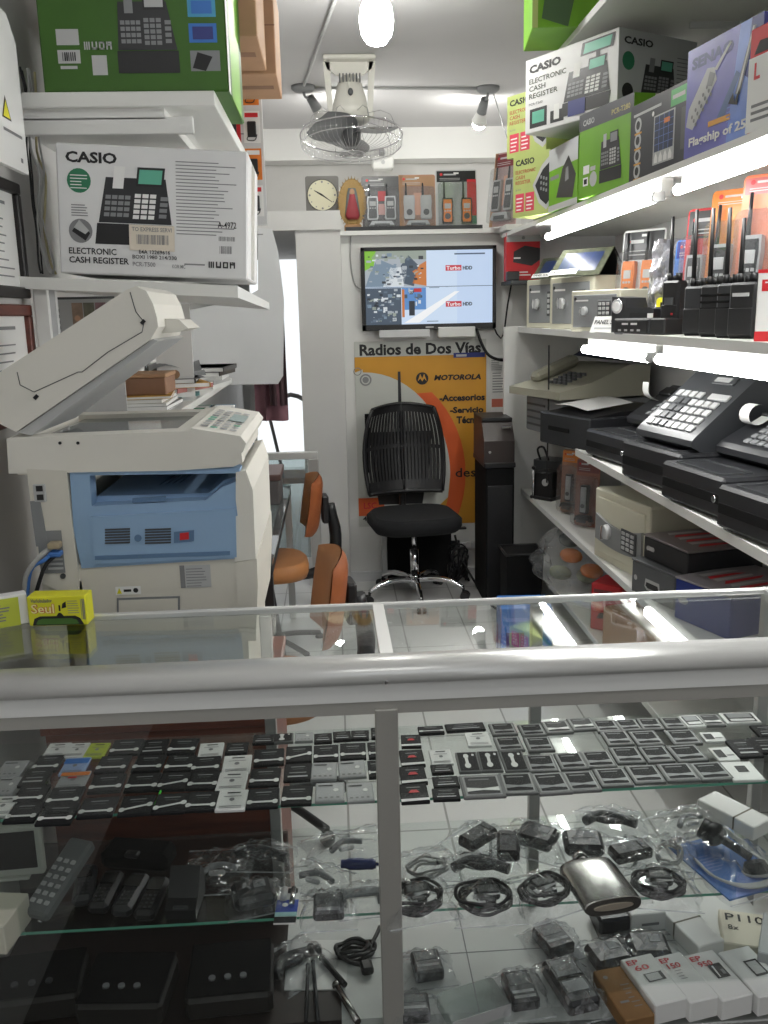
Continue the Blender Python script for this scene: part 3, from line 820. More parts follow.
for y in (-.2, .2): m.bx(0, .068, y - .012, y + .012, .05, hh - .08, LTG)
m.build('wall_spacer', t)
def framed(label, pxr, ytop, ybot, fm, seed, yw):
    a = at_x(pxr, ytop, XL + .02); b = at_x(pxr, ybot, XL + .02)
    h = a.z - b.z
    t = thing('framed_certificate', label, 'picture frame', (XL, a.y - yw / 2, b.z))
    for nm, args in (('frame', None),):
        m = MB(); e = .028; W = yw / 2
        m.bx(.0, .022, -W, W, 0, e, fm, .003); m.bx(.0, .022, -W, W, h - e, h, fm, .003)
        m.bx(.0, .022, -W, -W + e, e, h - e, fm, .003); m.bx(.0, .022, W - e, W, e, h - e, fm, .003); m.build('frame', t)
    m = MB(); m.bx(.002, .008, -W + e, W - e, e, h - e, PAPER)
    d = Dec(m, (.0082, -W + e, e), (0, 1, 0), (0, 0, 1), yw - 2 * e, h - 2 * e)
    d.lines(.12, .1, .75, .68, 8, INKG, 1, seed, .18); d.rect(.2, .86, .55, .035, INKG); m.build('certificate', t)
framed('black-framed certificate on the left wall, above the brown-framed one', 19, 184, 298, mat('frame_black', (30, 26, 26), .4), 4, .30)
framed('brown-framed certificate on the left wall behind the copier lid', 31, 305, 420, MAHOG, 9, .36)
# hanging cables by the left shelves
m = MB()
for k, (c, r) in enumerate(((CABLEB, .003), (CABLEG, .004), (CABLEG, .003), (CABLEB, .0025), (mat('ivory_cable', (190, 180, 140), .5), .0035))):
    pts = []
    for j, (x, y) in enumerate([(24, 70), (29, 110), (31, 150), (36, 175), (35, 205), (38, 230), (44, 262), (46, 274)]):
        p = at_y(x + 3 + [-3, 1, 5, -5, 3][k] + 2.5 * math.sin(j * 1.7 + k * 2), y, 2.52); pts.append((max(p.x, XL + .006), 2.49 + .012 * k, p.z))
    m.tube(pts, r, c, seg=6)
tag(m.build('cable_bundle'), 'bundle of black and grey cables hanging beside the left shelves', 'cable')
# small grey box with slots and picture calendar beneath the lower shelf
t = thing('wall_calendar', 'faded calendar with small photographs under the lower left shelf', 'calendar', (-.655, 2.63, 1.36))
m = MB(); m.bx(-.21, .06, 0, .006, 0, .35, LTG)
d = Dec(m, (-.21, -.0003, 0), (1, 0, 0), (0, 0, 1), .27, .35)
for k in range(5): d.rect(.30, .90 - k * .045, .09, .025, INK)
rg = random.Random(3)
for k, c in enumerate(((176, 150, 132), (128, 126, 110), (164, 128, 134), (190, 180, 150))):
    d.rect(.52 + k * .12, .55, .11, .42, mat('photo_%d' % k, c, .5, var=.4, scale=40)); d.disc(.57 + k * .12, .85, .03, mat('skin_print', (204, 160, 132), .5), 2)
m.build('sheet', t)
m = MB(); m.cyl((-.2, .003, .352), (.05, .003, .352), .004, DKG, seg=8); m.build('hanger', t)
# notice card behind the lid handle
m = MB(); m.bx(-.35, -.22, 3.30, 3.305, 1.36, 1.70, PAPER)
d = Dec(m, (-.35, 3.2997, 1.36), (1, 0, 0), (0, 0, 1), .13, .34); d.disc(.35, .75, .25, mat('print_mustard', (176, 140, 60), .5)); d.disc(.5, .28, .12, KRAFT)
o = m.build('notice_card', None); o.location = (-.28, 0, 0); tag(o, 'white card printed with a mustard roundel behind the copier lid handle', 'card')

# magazines and oddments on the shelf behind the copier
rg = random.Random(11)
cols = [PAPER, LTG, mat('mag_olive', (120, 116, 84), .5), mat('mag_teal', (70, 110, 110), .5), BLK2, mat('mag_ochre', (196, 150, 60), .5), mat('mag_rose', (168, 110, 104), .5)]
z = 1.36
names = ['grey magazine at the bottom of the heap behind the copier', 'black magazine second from the bottom of the heap behind the copier', 'white magazine third from the bottom of the heap behind the copier', 'olive magazine fourth in the heap behind the copier', 'yellow ochre folder on top of the heap behind the copier']
for k, (c, n) in enumerate(zip((LTG, BLK2, PAPER, cols[2], cols[5]), names)):
    m = MB(); t_ = .009 + .004 * (k % 2)
    m.bx(-.10, .10, -.14, .14, .0008, t_ - .0008, PAPER); m.bx(-.102, .102, -.142, .142, 0, .001, c); m.bx(-.102, .102, -.142, .142, t_ - .001, t_, c); m.bx(-.103, -.1015, -.142, .142, 0, t_, c)
    tag(m.build('magazine', None, (-.635 + .012 * rg.uniform(-1, 1), 3.02, z), R(rg.uniform(-12, 12))), n, 'magazine', 'magazines heaped behind the copier'); z += t_
t = thing('wooden_box', 'brown wooden box on the magazine heap behind the copier', 'box', (-.635, 3.02, z))
m = MB(); m.bx(-.10, .10, -.09, .09, 0, .055, KRAFTD, .003); m.build('body', t)
m = MB(); m.bx(-.103, .103, -.093, .093, .055, .068, KRAFT, .003); m.build('lid', t)
z = 1.36
for k, (c, n) in enumerate(((cols[3], 'teal magazine in the middle pile behind the copier'), (PAPER, 'white catalogue in the middle pile behind the copier'), (cols[6], 'rose brown magazine in the middle pile behind the copier'), (cols[5], 'ochre booklet in the middle pile behind the copier'), (BLK2, 'black booklet on top of the middle pile behind the copier'))):
    m = MB(); t_ = .016
    m.bx(-.10, .10, -.14, .14, .001, t_ - .001, PAPER); m.bx(-.102, .102, -.142, .142, 0, .0012, c); m.bx(-.102, .102, -.142, .142, t_ - .0012, t_, c); m.bx(.100, .1035, -.142, .142, 0, t_, c)
    tag(m.build('magazine', None, (-.615 + .03 * rg.uniform(-1, 1), 3.40, z), R(rg.uniform(-20, 20))), n, 'magazine', 'magazines heaped behind the copier'); z += t_
m = MB()
def crump(u, v): return (-.09 + .2 * u, -.13 + .26 * v, .028 + .02 * math.sin(5 * u + 3 * v) + .014 * math.sin(11 * v))
m.sheet(crump, 10, 10, MIDG); m.sheet(lambda u, v: (crump(u, v)[0], crump(u, v)[1], 0), 10, 10, MIDG)
tag(m.build('padded_envelope', None, (-.60, 3.42, z), R(15)), 'crumpled grey envelope lying on the middle pile behind the copier', 'envelope')
z = 1.36
for k in range(5):
    m = MB(); t_ = .018; c = (PAPER, LTG, PAPER, BLK2, DKG)[k]
    m.bx(-.11, .11, -.14, .14, 0, t_, PAPER); m.bx(-.112, .112, -.142, .142, t_ - .003, t_, c); m.bx(.1095, .113, -.142, .142, 0, t_, c)
    tag(m.build('document_folder', None, (-.60 + .012 * k, 3.95, z), R(rg.uniform(-8, 8))), '%s folder, %s from the bottom of the far pile behind the copier' % (('white', 'pale grey', 'creamy white', 'black', 'dark grey')[k], ORD[k]), 'folder', 'folders in the far pile behind the copier'); z += t_
for k, (c, n) in enumerate(((BLK2, 'black booklet standing on the small low shelf behind the copier'), (mat('book_green', (40, 110, 80), .5), 'green booklet on the small low shelf behind the copier'), (mat('book_blue', (120, 150, 176), .5), 'pale blue booklet on the small low shelf behind the copier'))):
    m = MB(); m.bx(-.05, .05, -.06, .06, .002, .083, PAPER); m.bx(-.052, .052, -.063, -.06, 0, .085, c); m.bx(-.052, .052, .06, .063, 0, .085, c); m.bx(-.053, -.05, -.063, .063, 0, .085, c)
    tag(m.build('booklet', None, (-.68 + .09 * k, 4.07, 1.18), 0), n, 'booklet', 'booklets on the small low shelf')

# rack of blister packed accessories on the far left
rk = MB(); rk.bx(XL, -.25, 3.9, 3.92, 2.02, 2.62, LAM); rk.bx(XL, XL + .02, 3.9, 4.2, 2.02, 2.62, LAM)
for k in range(5): rk.bx(-.52, -.27, 3.898, 3.9, 1.98 + k * .13, 1.985 + k * .13, MIDG)
tag(rk.build('display_rack'), 'tall white rack hung with small accessory packs beyond the left shelves', 'rack')
cc = [(mat('acc_green', (52, 120, 78), .5), 'green'), (RED, 'red'), (ORANGE, 'orange'), (NAVY, 'dark blue'), (BLK2, 'black'), (KRAFT, 'tan'), (PAPER, 'white'), (mat('acc_crim', (150, 50, 50), .5), 'crimson')]
rows = ['top', 'second', 'third', 'lowest']
for i in range(4):
    for j in range(3):
        c, cn = cc[(i * 3 + j * 5 + i) % 8]
        t = thing('accessory_pack', '%s accessory pack, %s in the %s row of the tall rack on the left' % (cn, ('left', 'middle', 'right')[j], rows[i]), 'blister pack', (-.450 + j * .078, 3.8965, 2.48 - i * .142), 0, 'accessory packs on the tall rack')
        m = MB(); m.bx(-.033, .033, .0, .003, 0, .12, c); d = Dec(m, (-.033, -.0003, 0), (1, 0, 0), (0, 0, 1), .066, .12); d.rect(.1, .8, .8, .14, PAPER if cn != 'white' else RED); m.build('backing_card', t)
        m = MB(); m.box((0, -.006, .05), (.035, .01, .06), BLK2 if cn != 'black' else LTG, .003); m.tube([(-.01, -.007, .03), (-.02, -.009, .01), (.01, -.009, .008), (.02, -.007, .03)], .002, CABLEB, seg=5); m.build('accessory', t)
# ================================================================== ceiling: fan, bulbs, conduit
SZ = 1.32  # ceiling, beam and fixtures enlarged about the camera, heights and depths baked in
BULB = emat('bulb_glow', (255, 254, 248), BULB_W)
SPOT = emat('spot_glow', (255, 254, 248), SPOT_W)
p = at_y(376, 4, 4.36)
t = thing('light_bulb', 'big glowing white bulb hanging from the ceiling at the top of the picture', 'light bulb', (p.x, 4.36, ZC))
m = MB(); m.lathe([(.05, 0), (.05, -.012), (.03, -.02), (.022, -.05), (.021, -.075)], LTG); m.build('socket', t)
zb = (at_y(376, 47, 4.36).z - ZC) / 1.32
m = MB(); L = -.07 - zb
m.lathe([(.018, -.07), (.035, -.07 - L * .12), (.052, -.07 - L * .3), (.058, -.07 - L * .55), (.052, -.07 - L * .78), (.032, -.07 - L * .94), (.0, -.07 - L)], BULB); m.build('bulb', t)
def spot(label, pr, pb, d, lit):
    a = at_z(pr[0], pr[1], ZC); b = at_y(pb[0], pb[1], a.y + d)
    t = thing('spotlight', label, 'spotlight', (a.x, a.y, ZC), 0, 'swivel spotlights on the ceiling conduit')
    m = MB(); m.lathe([(.06, 0), (.06, -.014), (.045, -.026), (.0, -.028)], MIDG, M=Matrix.Identity(4)); m.build('ceiling_rose', t)
    v = (b - Vector((a.x, a.y, ZC))) / SZ; e = v.normalized()
    m = MB(); m.tube([(0, 0, -.02), (e.x * .02, e.y * .02, -.05), tuple(v * .35)], .007, MIDG, seg=8); m.build('swivel_arm', t)
    m = MB(); m.cyl(v * .32, v * .7, .02, MIDG, .027); m.build('socket', t)
    m = MB(); m.cyl(v * .68, v * .98, .024, WHITE, .042, caps=False); m.build('reflector', t)
    m = MB(); m.cyl(v * .975, v * 1.03, .041, SPOT, .03); m.ball(tuple(v * 1.0), .036, SPOT); m.build('bulb', t)
spot('left swivel spotlight glowing beside the ceiling fan', (303, 86), (323, 119), .12, 1)
spot('right swivel spotlight on the ceiling pointing at the white beam', (488, 87), (479, 123), .2, 1)
m = MB()
a, b, c = at_z(303, 86, ZC), at_z(488, 87, ZC), at_z(345, -30, ZC)
m.cyl((a.x, a.y, ZC - .012), (b.x, b.y, ZC - .012), .009, LTG, seg=8); m.cyl((a.x, a.y, ZC - .012), (c.x, c.y, ZC - .012), .009, LTG, seg=8)
tag(m.build('conduit'), 'thin pale conduit running along the ceiling between the two spotlights', 'conduit')
m = MB(); m.tube([(b.x + .03, b.y, ZC - .02), (b.x + .09, b.y + .1, ZC - .12), (b.x + .14, b.y + .2, ZC - .2), (b.x + .2, b.y + .3, ZC - .3)], .004, LTG)
tag(m.build('cable'), 'thin cable hanging from the right ceiling spotlight', 'cable')

# orbit fan
FY = 5.80
c = at_y(349, 62, FY)
fan = thing('ceiling_fan', 'white orbiting wall fan in a wire cage hung under the ceiling', 'fan', (c.x, FY, ZC))
FW_ = mat('fan_ivory', (218, 216, 208), .4)
m = MB(); w = .11
m.box((0, 0, -.012), (.235, .16, .02), FW_, .006)
for s in (-1, 1):
    m.prism([(s * .118, -.02), (s * .088, -.02), (s * .080, -.19), (s * .086, -.255), (s * .098, -.255), (s * .104, -.19)], 'y', -.02, .02, FW_)
m.prism([(-.11, -.02), (.11, -.02), (.10, -.05), (.06, -.075), (-.06, -.075), (-.10, -.05)], 'y', -.02, .0, FW_)
m.build('bracket', fan)
m = MB(); T = Matrix.Translation((0, 0, -.10)) @ Matrix.Rotation(R(-14), 4, 'X')
m.lathe([(.0, .02), (.04, .015), (.058, -.02), (.072, -.08), (.085, -.14), (.088, -.17), (.05, -.19), (.0, -.19)], FW_, M=T)
for k in range(7):
    q = T @ Vector((-.045 + k * .015, -.055, -.01)); m.box(tuple(q), (.006, .02, .035), DKG)
m.box((-.092, 0, -.235), (.03, .02, .02), FW_, .004); m.box((.092, 0, -.235), (.03, .02, .02), FW_, .004)
m.build('motor_housing', fan)
m = MB(); q = T @ Vector((0, -.09, -.09)); m.ball(tuple(q), (.012, .01, .016), DKG); m.tube([tuple(T @ Vector((.0, -.05, .0))), tuple(T @ Vector((-.008, -.085, -.05))), tuple(q)], .004, FW_); m.build('pull_knob', fan)
FCG = Matrix.Translation((.0, -.045, -.335)) @ Matrix.Rotation(R(-9), 4, 'X')
RF = .232
m = MB()
for k, (r, z, rr) in enumerate(((RF, .0, .0035), (RF - .004, -.045, .0022), (.06, -.085, .002))):
    m.tube([tuple(FCG @ Vector((r * math.cos(2 * PI * i / 40), r * math.sin(2 * PI * i / 40), z))) for i in range(40)], rr, CHROME, seg=6, closed=True, sub=1)
for k in range(60):
    a = 2 * PI * k / 60; cs, sn = math.cos(a), math.sin(a)
    pts = [(.0, -.088), (.15, -.08), (RF - .03, -.068), (RF - .003, -.04), (RF, 0)]
    m.tube([tuple(FCG @ Vector((r * cs, r * sn, z))) for r, z in pts], .0009, CHROME, seg=4, sub=1)
    if k % 6 == 0:
        m.tube([tuple(FCG @ Vector((r * cs, r * sn, z))) for r, z in [(.05, .08), (.16, .075), (RF - .02, .045), (RF, 0)]], .0016, CHROME, seg=4, sub=1)
m.build('wire_cage', fan)
BLADE = mat('fan_blade_grey', (120, 122, 124), .35)
for k in range(3):
    a0 = R(-18 + 120 * k)
    def bl(u, v, s=0):
        r = .02 + u * .185; wd = (.05 + .10 * math.sin(PI * min(1, .12 + .72 * u)))
        a = a0; y = (v - .5) * wd * 1.5; z = .01 + (v - .5) * .05 + .004 * math.sin(PI * v)
        return tuple(FCG @ Vector((r * math.cos(a) - y * math.sin(a), r * math.sin(a) + y * math.cos(a), z + s)))
    m = MB(); m.sheet(lambda u, v: bl(u, v), 8, 6, BLADE); m.sheet(lambda u, v: bl(u, v, -.0025), 8, 6, BLADE); m.build('blade', fan)
m = MB(); m.lathe([(0, -.05), (.03, -.046), (.042, -.02), (.045, .02), (.03, .05)], DKG, M=FCG)
m.build('hub', fan)

# small white sensor lamp on the beam, seen below the fan
p = at_y(382, 165, 7.83)
t = thing('security_camera', 'small white security camera on the white beam below the fan', 'camera', (p.x, 7.84, p.z))
m = MB(); m.box((0, -.06, 0), (.13, .11, .075), WHITE, .008); m.build('housing', t)
m = MB(); m.cyl((0, -.03, .03), (0, -.02, .075), .012, CHROME); m.ball((0, -.03, .07), .024, CHROME); m.cyl((0, -.02, .075), (0, .02, .075), .014, LTG); m.build('mount', t)
m = MB(); m.cyl((0, -.122, 0), (0, -.114, 0), .012, LTG); m.build('lens', t)

SZ = 1.0
# ------------------------------------------------------------------ ledge things
p = at_y(323, 216, 5.62)
t = thing('wall_clock', 'square dark-framed clock with a cream dial on the ledge above the column', 'clock', (p.x, 5.62, 2.237))
m = MB(); s = .098
m.prism(rrect(2 * s, 2 * s + .02, .012, 3, 0, s + .01), 'y', 0, .03, mat('clock_frame', (110, 108, 104), .3)); m.build('case', t)
m = MB(); m.cyl((0, .0, s + .01), (0, -.006, s + .01), s * .92, mat('clock_cream', (216, 212, 184), .5), seg=32)
d = Dec(m, (-s, -.0062, .01), (1, 0, 0), (0, 0, 1), 2 * s, 2 * s)
for k in range(12):
    a = R(30 * k); d.disc(.5 + .38 * math.sin(a), .5 + .38 * math.cos(a), .018 if k % 3 else .03, INKG)
d.ring(.5, .5, .46, .02, INK); m.build('dial', t)
m = MB()
for a, L, w in ((R(-60), .28, .03), (R(125), .36, .022), (R(-62), .1, .02)):
    d = Dec(m, (-s, -.0066, .01), (1, 0, 0), (0, 0, 1), 2 * s, 2 * s); dx, dy = math.sin(a), math.cos(a)
    d.poly([(.5 - dy * w, .5 + dx * w), (.5 + dy * w, .5 - dx * w), (.5 + dx * L + dy * w * .3, .5 + dy * L - dx * w * .3), (.5 + dx * L - dy * w * .3, .5 + dy * L + dx * w * .3)], INK)
m.build('hand', t)
# oval plaque figure
p = at_y(353, 230, 5.54)
t = thing('devotional_figurine', 'small oval gilt devotional figurine standing on the ledge left of the packs', 'figurine', (p.x, 5.54, 2.126))
GILT = mat('gilt', (158, 128, 76), .5, metal=.2, bump=.5, scale=80)
m = MB()
ov = [(.082 * math.cos(2 * PI * i / 28), .165 + .135 * math.sin(2 * PI * i / 28)) for i in range(28)]
m.prism(ov, 'y', .0, .014, GILT)
for i in range(28):
    a = 2 * PI * i / 28; m.cyl((.075 * math.cos(a), -.002, .165 + .128 * math.sin(a)), (.09 * math.cos(a), -.002, .165 + .15 * math.sin(a)), .004, GILT, .001, seg=5)
m.build('halo_panel', t)
m = MB(); m.lathe([(.0, .20), (.018, .19), (.024, .16), (.036, .10), (.042, .07), (.03, .05)], mat('robe_rose', (150, 54, 62), .6), M=Matrix.Translation((0, -.014, .02)) @ Matrix.Diagonal((1, .5, 1, 1)))
m.ball((0, -.014, .222), (.016, .012, .02), mat('figure_face', (190, 150, 120), .6)); m.lathe([(.022, .245), (.03, .21), (.04, .14), (.044, .09)], mat('mantle_grey', (110, 120, 122), .6), M=Matrix.Translation((0, -.006, 0)) @ Matrix.Diagonal((1, .5, 1, 1)))
m.build('figure', t)
m = MB(); m.box((0, 0, .022), (.10, .07, .044), mat('plinth_ochre', (160, 122, 84), .6), .008); m.box((0, -.02, .05), (.06, .03, .02), GILT, .006); m.build('base', t)

# ------------------------------------------------------------------ radios and radio packs
def handheld(m, x, y, z, w, h, dp, body, scr=None, ant=.0, face=None, grill=DKG, antr=.006):
    """one two-way radio drawn into a mesh: waisted body, screen, grille, aerial"""
    hw = w / 2
    pts = [(-hw * .86, 0), (hw * .86, 0), (hw, h * .12), (hw * .9, h * .45), (hw, h * .75), (hw * .9, h), (-hw * .9, h), (-hw, h * .75), (-hw * .9, h * .45), (-hw, h * .12)]
    m.prism([(x + a, z + b) for a, b in pts], 'y', y - dp / 2, y + dp / 2, body)
    yf = y - dp / 2
    if face: m.prism([(x + a * .78, z + h * .06 + b * .88) for a, b in pts], 'y', yf - .003, yf, face)
    yf -= .003
    m.box((x, yf - .001, z + h * .68), (w * .55, .003, h * .2), scr or TEAL, .001)
    m.cyl((x, yf - .0005, z + h * .28), (x, yf - .003, z + h * .28), w * .27, grill, seg=12)
    for k in range(3): m.box((x - w * .22 + w * .22 * k, yf - .001, z + h * .49), (w * .14, .003, h * .05), LTG)
    if ant: m.cyl((x - w * .28, y, z + h), (x - w * .28, y, z + h + ant), antr * 1.15, BLK2, antr * .8, seg=8)
def radio_pack(label, loc, rz, w, h, head, bg, body, face, n=2, ant=.07, dock=True, extra=None, tilt=6, group='radio blister packs', hfrac=.2, rz0=None):
    t = thing('radio_pack', label, 'blister pack', loc, R(rz), group, R(-tilt))
    m = MB(); m.prism(rrect(w, h, .012, 3, 0, h / 2), 'y', .0, .003, bg)
    d = Dec(m, (-w / 2, -.0002, 0), (1, 0, 0), (0, 0, 1), w, h)
    d.rect(.03, 1 - hfrac, .94, hfrac - .02, head); d.disc(.14, 1 - hfrac * .38, .035, RED, 2); d.rect(.2, 1 - hfrac * .45, .3, hfrac * .12, LTG, 2); d.rect(.44, .93, .12, .025, PAPER, 2)
    d.lines(.1, 1 - hfrac * .85, .5, hfrac * .25, 2, LTG, 2, 2, .3)
    if extra: extra(d)
    m.build('backing_card', t)
    rw = min(.066, w * .31); rh = h * .42; z0 = h * ((.2 if dock else .10) if rz0 is None else rz0)
    for k in range(n):
        m = MB(); x = (k - (n - 1) / 2) * w * .46
        handheld(m, x, -.016, z0, rw, rh, .02, body, TEAL if face is None else LTG, ant, face, antr=.0055); m.build('radio', t)
    if dock:
        m = MB(); m.prism([(-w * .3, .03), (w * .3, .03), (w * .33, h * .09), (w * .26, h * .17), (-w * .26, h * .17), (-w * .33, h * .09)], 'y', -.035, -.002, body); m.box((0, -.036, h * .1), (w * .4, .004, h * .05), DKG, .001); m.build('charger_dock', t)
    m = MB()
    m.prism(rrect(w * .92, h * .74, .02, 3, 0, h * .40), 'y', -.04, -.0003, FILM2); m.build('blister', t)
    return t
LY = 5.53; LZ = 2.126
SILV = mat('radio_silver', (176, 178, 180), .3, metal=.3)
def place_l(px): return at_y(px, 232, LY).x
def e1(d): d.rect(.42, .55, .2, .18, RED, 2); d.rect(.42, .3, .2, .2, mat('print_rose', (196, 150, 144), .5), 2)
def e2(d): d.rect(.4, .28, .22, .4, mat('print_peach', (214, 164, 140), .5), 2); d.rect(.0, .0, .12, 1, KRAFT, 1)
def e3(d): d.rect(.76, .12, .22, .72, RED, 2); d.rect(.78, .1, .2, .14, mat('print_green', (60, 120, 90), .5), 3)
radio_pack('dark blister pack with two silver radios, left on the ledge above the television', (place_l(382), LY, LZ), 0, .225, .315, BLK2, mat('pack_charcoal', (78, 72, 72), .4), SILV, DKG, extra=e1, group='radio packs on the ledge above the television')
radio_pack('tan blister pack with two silver radios, middle of the ledge above the television', (place_l(418), LY, LZ), 0, .215, .32, KRAFT, mat('pack_tan', (176, 132, 106), .4), SILV, LTG, extra=e2, group='radio packs on the ledge above the television')
radio_pack('black-headed blister pack with two orange radios, right on the ledge above the television', (place_l(457), LY, LZ), 0, .245, .345, BLK, LTG, BLK2, ORANGE, ant=.1, dock=False, extra=e3, group='radio packs on the ledge above the television')
p = at_y(500, 235, 5.3)
m = MB(); m.bx(1.0, XR, 5.43, 5.44, 2.08, 2.125, SHELFW); m.bx(.99, 1.3, 5.2, 5.44, 2.095, 2.125, SHELFW)
tag(m.build('wall_shelf'), 'white shelf end at the far right beside the ledge above the television', 'shelf')
radio_pack('tall rose pack with two silver radios turned sideways at the far right of the ledge', (at_y(502, 232, 5.32).x, 5.32, LZ), -52, .2, .41, mat('print_maroon', (120, 54, 58), .4), mat('pack_rose', (190, 160, 156), .4), SILV, DKG, extra=e2, group='radio packs on the ledge above the television', tilt=8)
m = MB(); m.bx(-.4, .4, -.006, .006, 0, .02, BLK2); o = m.build('cable', None, (.5, 5.455, 2.127)); tag(o, 'black cable duct lying along the ledge above the television', 'cable')

# ------------------------------------------------------------------ television
TX = .58; tv = thing('television', 'flat black television showing camera pictures on the white panel', 'television', (TX, 5.44, 1.792))
tw, th = .795, .475
m = MB(); e = .022
m.bx(-tw / 2, tw / 2, -.01, .04, -th / 2, th / 2, BLK, .006)
for a in ((-tw / 2, tw / 2, -th / 2, -th / 2 + e * 1.5), (-tw / 2, tw / 2, th / 2 - e, th / 2), (-tw / 2, -tw / 2 + e, -th / 2, th / 2), (tw / 2 - e, tw / 2, -th / 2, th / 2)):
    m.bx(a[0], a[1], -.018, -.008, a[2], a[3], BLK, .002)
d = Dec(m, (-tw / 2, -.0185, -th / 2), (1, 0, 0), (0, 0, 1), tw, th); d.rect(.47, .02, .06, .02, LTG)
m.build('bezel', tv)
m = MB()
sw, sh = tw - 2 * e, th - 2.5 * e
S = lambda n, c: emat('screen_' + n, c, SCREEN_W)
d = Dec(m, (-sw / 2, -.0112, -th / 2 + 1.5 * e), (1, 0, 0), (0, 0, 1), sw, sh)
d.rect(0, 0, 1, 1, S('white', (206, 224, 246)), 0); d.rect(.72, 0, .28, 1, S('pale', (196, 216, 244)), 1)
pal = [S('a', (70, 84, 100)), S('b', (168, 176, 184)), S('c', (120, 140, 158)), S('d', (214, 220, 224)), S('e', (40, 46, 56)), S('f', (150, 160, 150)), S('g', (96, 112, 130))]
GN, OR_, BL_, RD_ = S('green', (130, 190, 60)), S('orange', (200, 120, 60)), S('blue', (90, 140, 200)), S('red', (190, 50, 50))
# upper picture: shop counter seen from above
d.rect(.0, .52, .48, .48, pal[1], 1)
for pts, c in (([(0, .74), (.07, .80), (.09, 1), (0, 1)], GN), ([(.0, .52), (.2, .52), (.26, .78), (.10, .9), (.04, .7)], pal[2]), ([(.14, .52), (.3, .52), (.33, .78), (.2, .78)], pal[3]), ([(.3, .56), (.38, .52), (.42, .8), (.34, .94), (.28, .8)], pal[0]), ([(.37, .56), (.48, .52), (.48, .86), (.42, .8)], OR_), ([(.05, .9), (.48, .88), (.48, 1), (.09, 1)], pal[5])):
    d.poly(pts, c, 2)
rg = random.Random(5)
for k in range(60):
    x, y = rg.uniform(.01, .44), rg.uniform(.53, .94); w = rg.uniform(.012, .04)
    d.rect(x, y, w, w * rg.uniform(.6, 1.6), rg.choice(pal), 3)
for k in range(4): d.poly([(.38 + .02 * k, .70 - .03 * k), (.41 + .02 * k, .73 - .03 * k), (.40 + .02 * k, .75 - .03 * k), (.37 + .02 * k, .72 - .03 * k)], OR_, 4)
d.rect(0, .505, 1, .008, pal[0], 4)
# lower picture: two views
d.rect(.0, .0, .28, .5, pal[0], 1); d.rect(.285, .2, .19, .3, BL_, 1)
for k in range(70):
    x, y = rg.uniform(.005, .25), rg.uniform(.02, .46); w = rg.uniform(.01, .035)
    d.rect(x, y, w, w * rg.uniform(.6, 1.8), rg.choice(pal), 3)
for k in range(22):
    x, y = rg.uniform(.29, .44), rg.uniform(.2, .46); d.rect(x, y, rg.uniform(.01, .03), rg.uniform(.02, .06), rg.choice(pal + [BL_, BL_]), 3)
d.rect(.34, .12, .045, .2, pal[4], 4); d.rect(.38, .44, .06, .05, RD_, 4); d.rect(.285, .1, .02, .38, OR_, 4); d.poly([(.3, .02), (.7, .44), (.74, .44), (.42, .02)], S('beam', (246, 248, 250)), 2)
for y in (.73, .24):
    d.rect(.63, y - .01, .125, .075, S('logo', (196, 44, 60)), 4); d.text('Turbo', .637, y + .002, .11, .05, S('paper', (240, 242, 246)), .02, 6)
    d.text('HDD', .765, y, .075, .05, S('ink', (50, 60, 74)), .05, 5)
d.rect(.70, .935, .24, .02, S('ink2', (80, 96, 120)), 4); d.rect(.5, .49, .08, .01, pal[2], 5); d.rect(.48, .03, .09, .012, pal[2], 5); d.rect(.63, .5, .02, .012, pal[2], 5)
m.build('screen', tv)
m = MB(); m.bx(-.3, .0, -.03, .04, -.28, -.235, LAM, .003); m.bx(.05, .27, -.04, .04, -.285, -.225, WHITE, .004); m.bx(-.25, .2, .04, .058, -.15, .15, DKG); m.build('wall_mount', tv)
m = MB(); a = tv.location
m.tube([(a.x + .28, 5.45, a.z - .22), (a.x + .31, 5.44, a.z - .32), (a.x + .36, 5.44, a.z - .4), (a.x + .45, 5.45, a.z - .43), (a.x + .5, 5.46, a.z - .40)], .009, CABLEB)
m.tube([(a.x + .33, 5.46, a.z - .1), (a.x + .43, 5.44, a.z - .3), (a.x + .47, 5.44, a.z - .1), (a.x + .5, 5.46, a.z + .05)], .005, CABLEB)
tag(m.build('cable'), 'black cables drooping from the right end of the television', 'cable')
m = MB(); m.tube([(.13, 5.49, 2.1), (.125, 5.49, 1.95), (.15, 5.49, 1.82), (.22, 5.47, 1.79)], .004, CABLEG)
tag(m.build('cable'), 'thin grey cable running down the panel to the left of the television', 'cable')

# ------------------------------------------------------------------ poster
pw, ph = .80, 1.14
p = at_y(354, 342, 5.48)
m = MB(); m.bx(0, pw, .012, .014, -ph, 0, POSTO)
d = Dec(m, (0, .0118, -ph), (1, 0, 0), (0, 0, 1), pw, ph)
d.rect(0, .92, 1, .08, POSTG)
d.poly([(0, .84), (.06, .855)] + [(.06 + .66 * math.sin(R(a)), .28 + .56 * math.cos(R(a))) for a in range(0, 91, 6)] + [(.70, .15), (.56, .06), (.30, .06), (0, .06)], POSTG, 2)
d.poly([(.06 + .66 * math.sin(R(a)), .28 + .56 * math.cos(R(a))) for a in range(38, 121, 6)] + [(.06 + .78 * math.sin(R(a)), .28 + .60 * math.cos(R(a))) for a in range(120, 37, -6)], POSTR, 3)
d.poly([(0, .06), (.3, .06), (.56, .06), (.5, .0), (0, .0)], POSTG, 2); d.rect(0, .06, .2, .1, POSTR, 4)
d.text('Radios de Dos Vías', .04, .926, .92, .06, INK, .035, 3)
d.disc(.51, .80, .047, INK, 4); d.poly([(.475, .785), (.495, .825), (.51, .80), (.525, .825), (.545, .785), (.525, .80), (.51, .785), (.495, .80)], POSTO, 5)
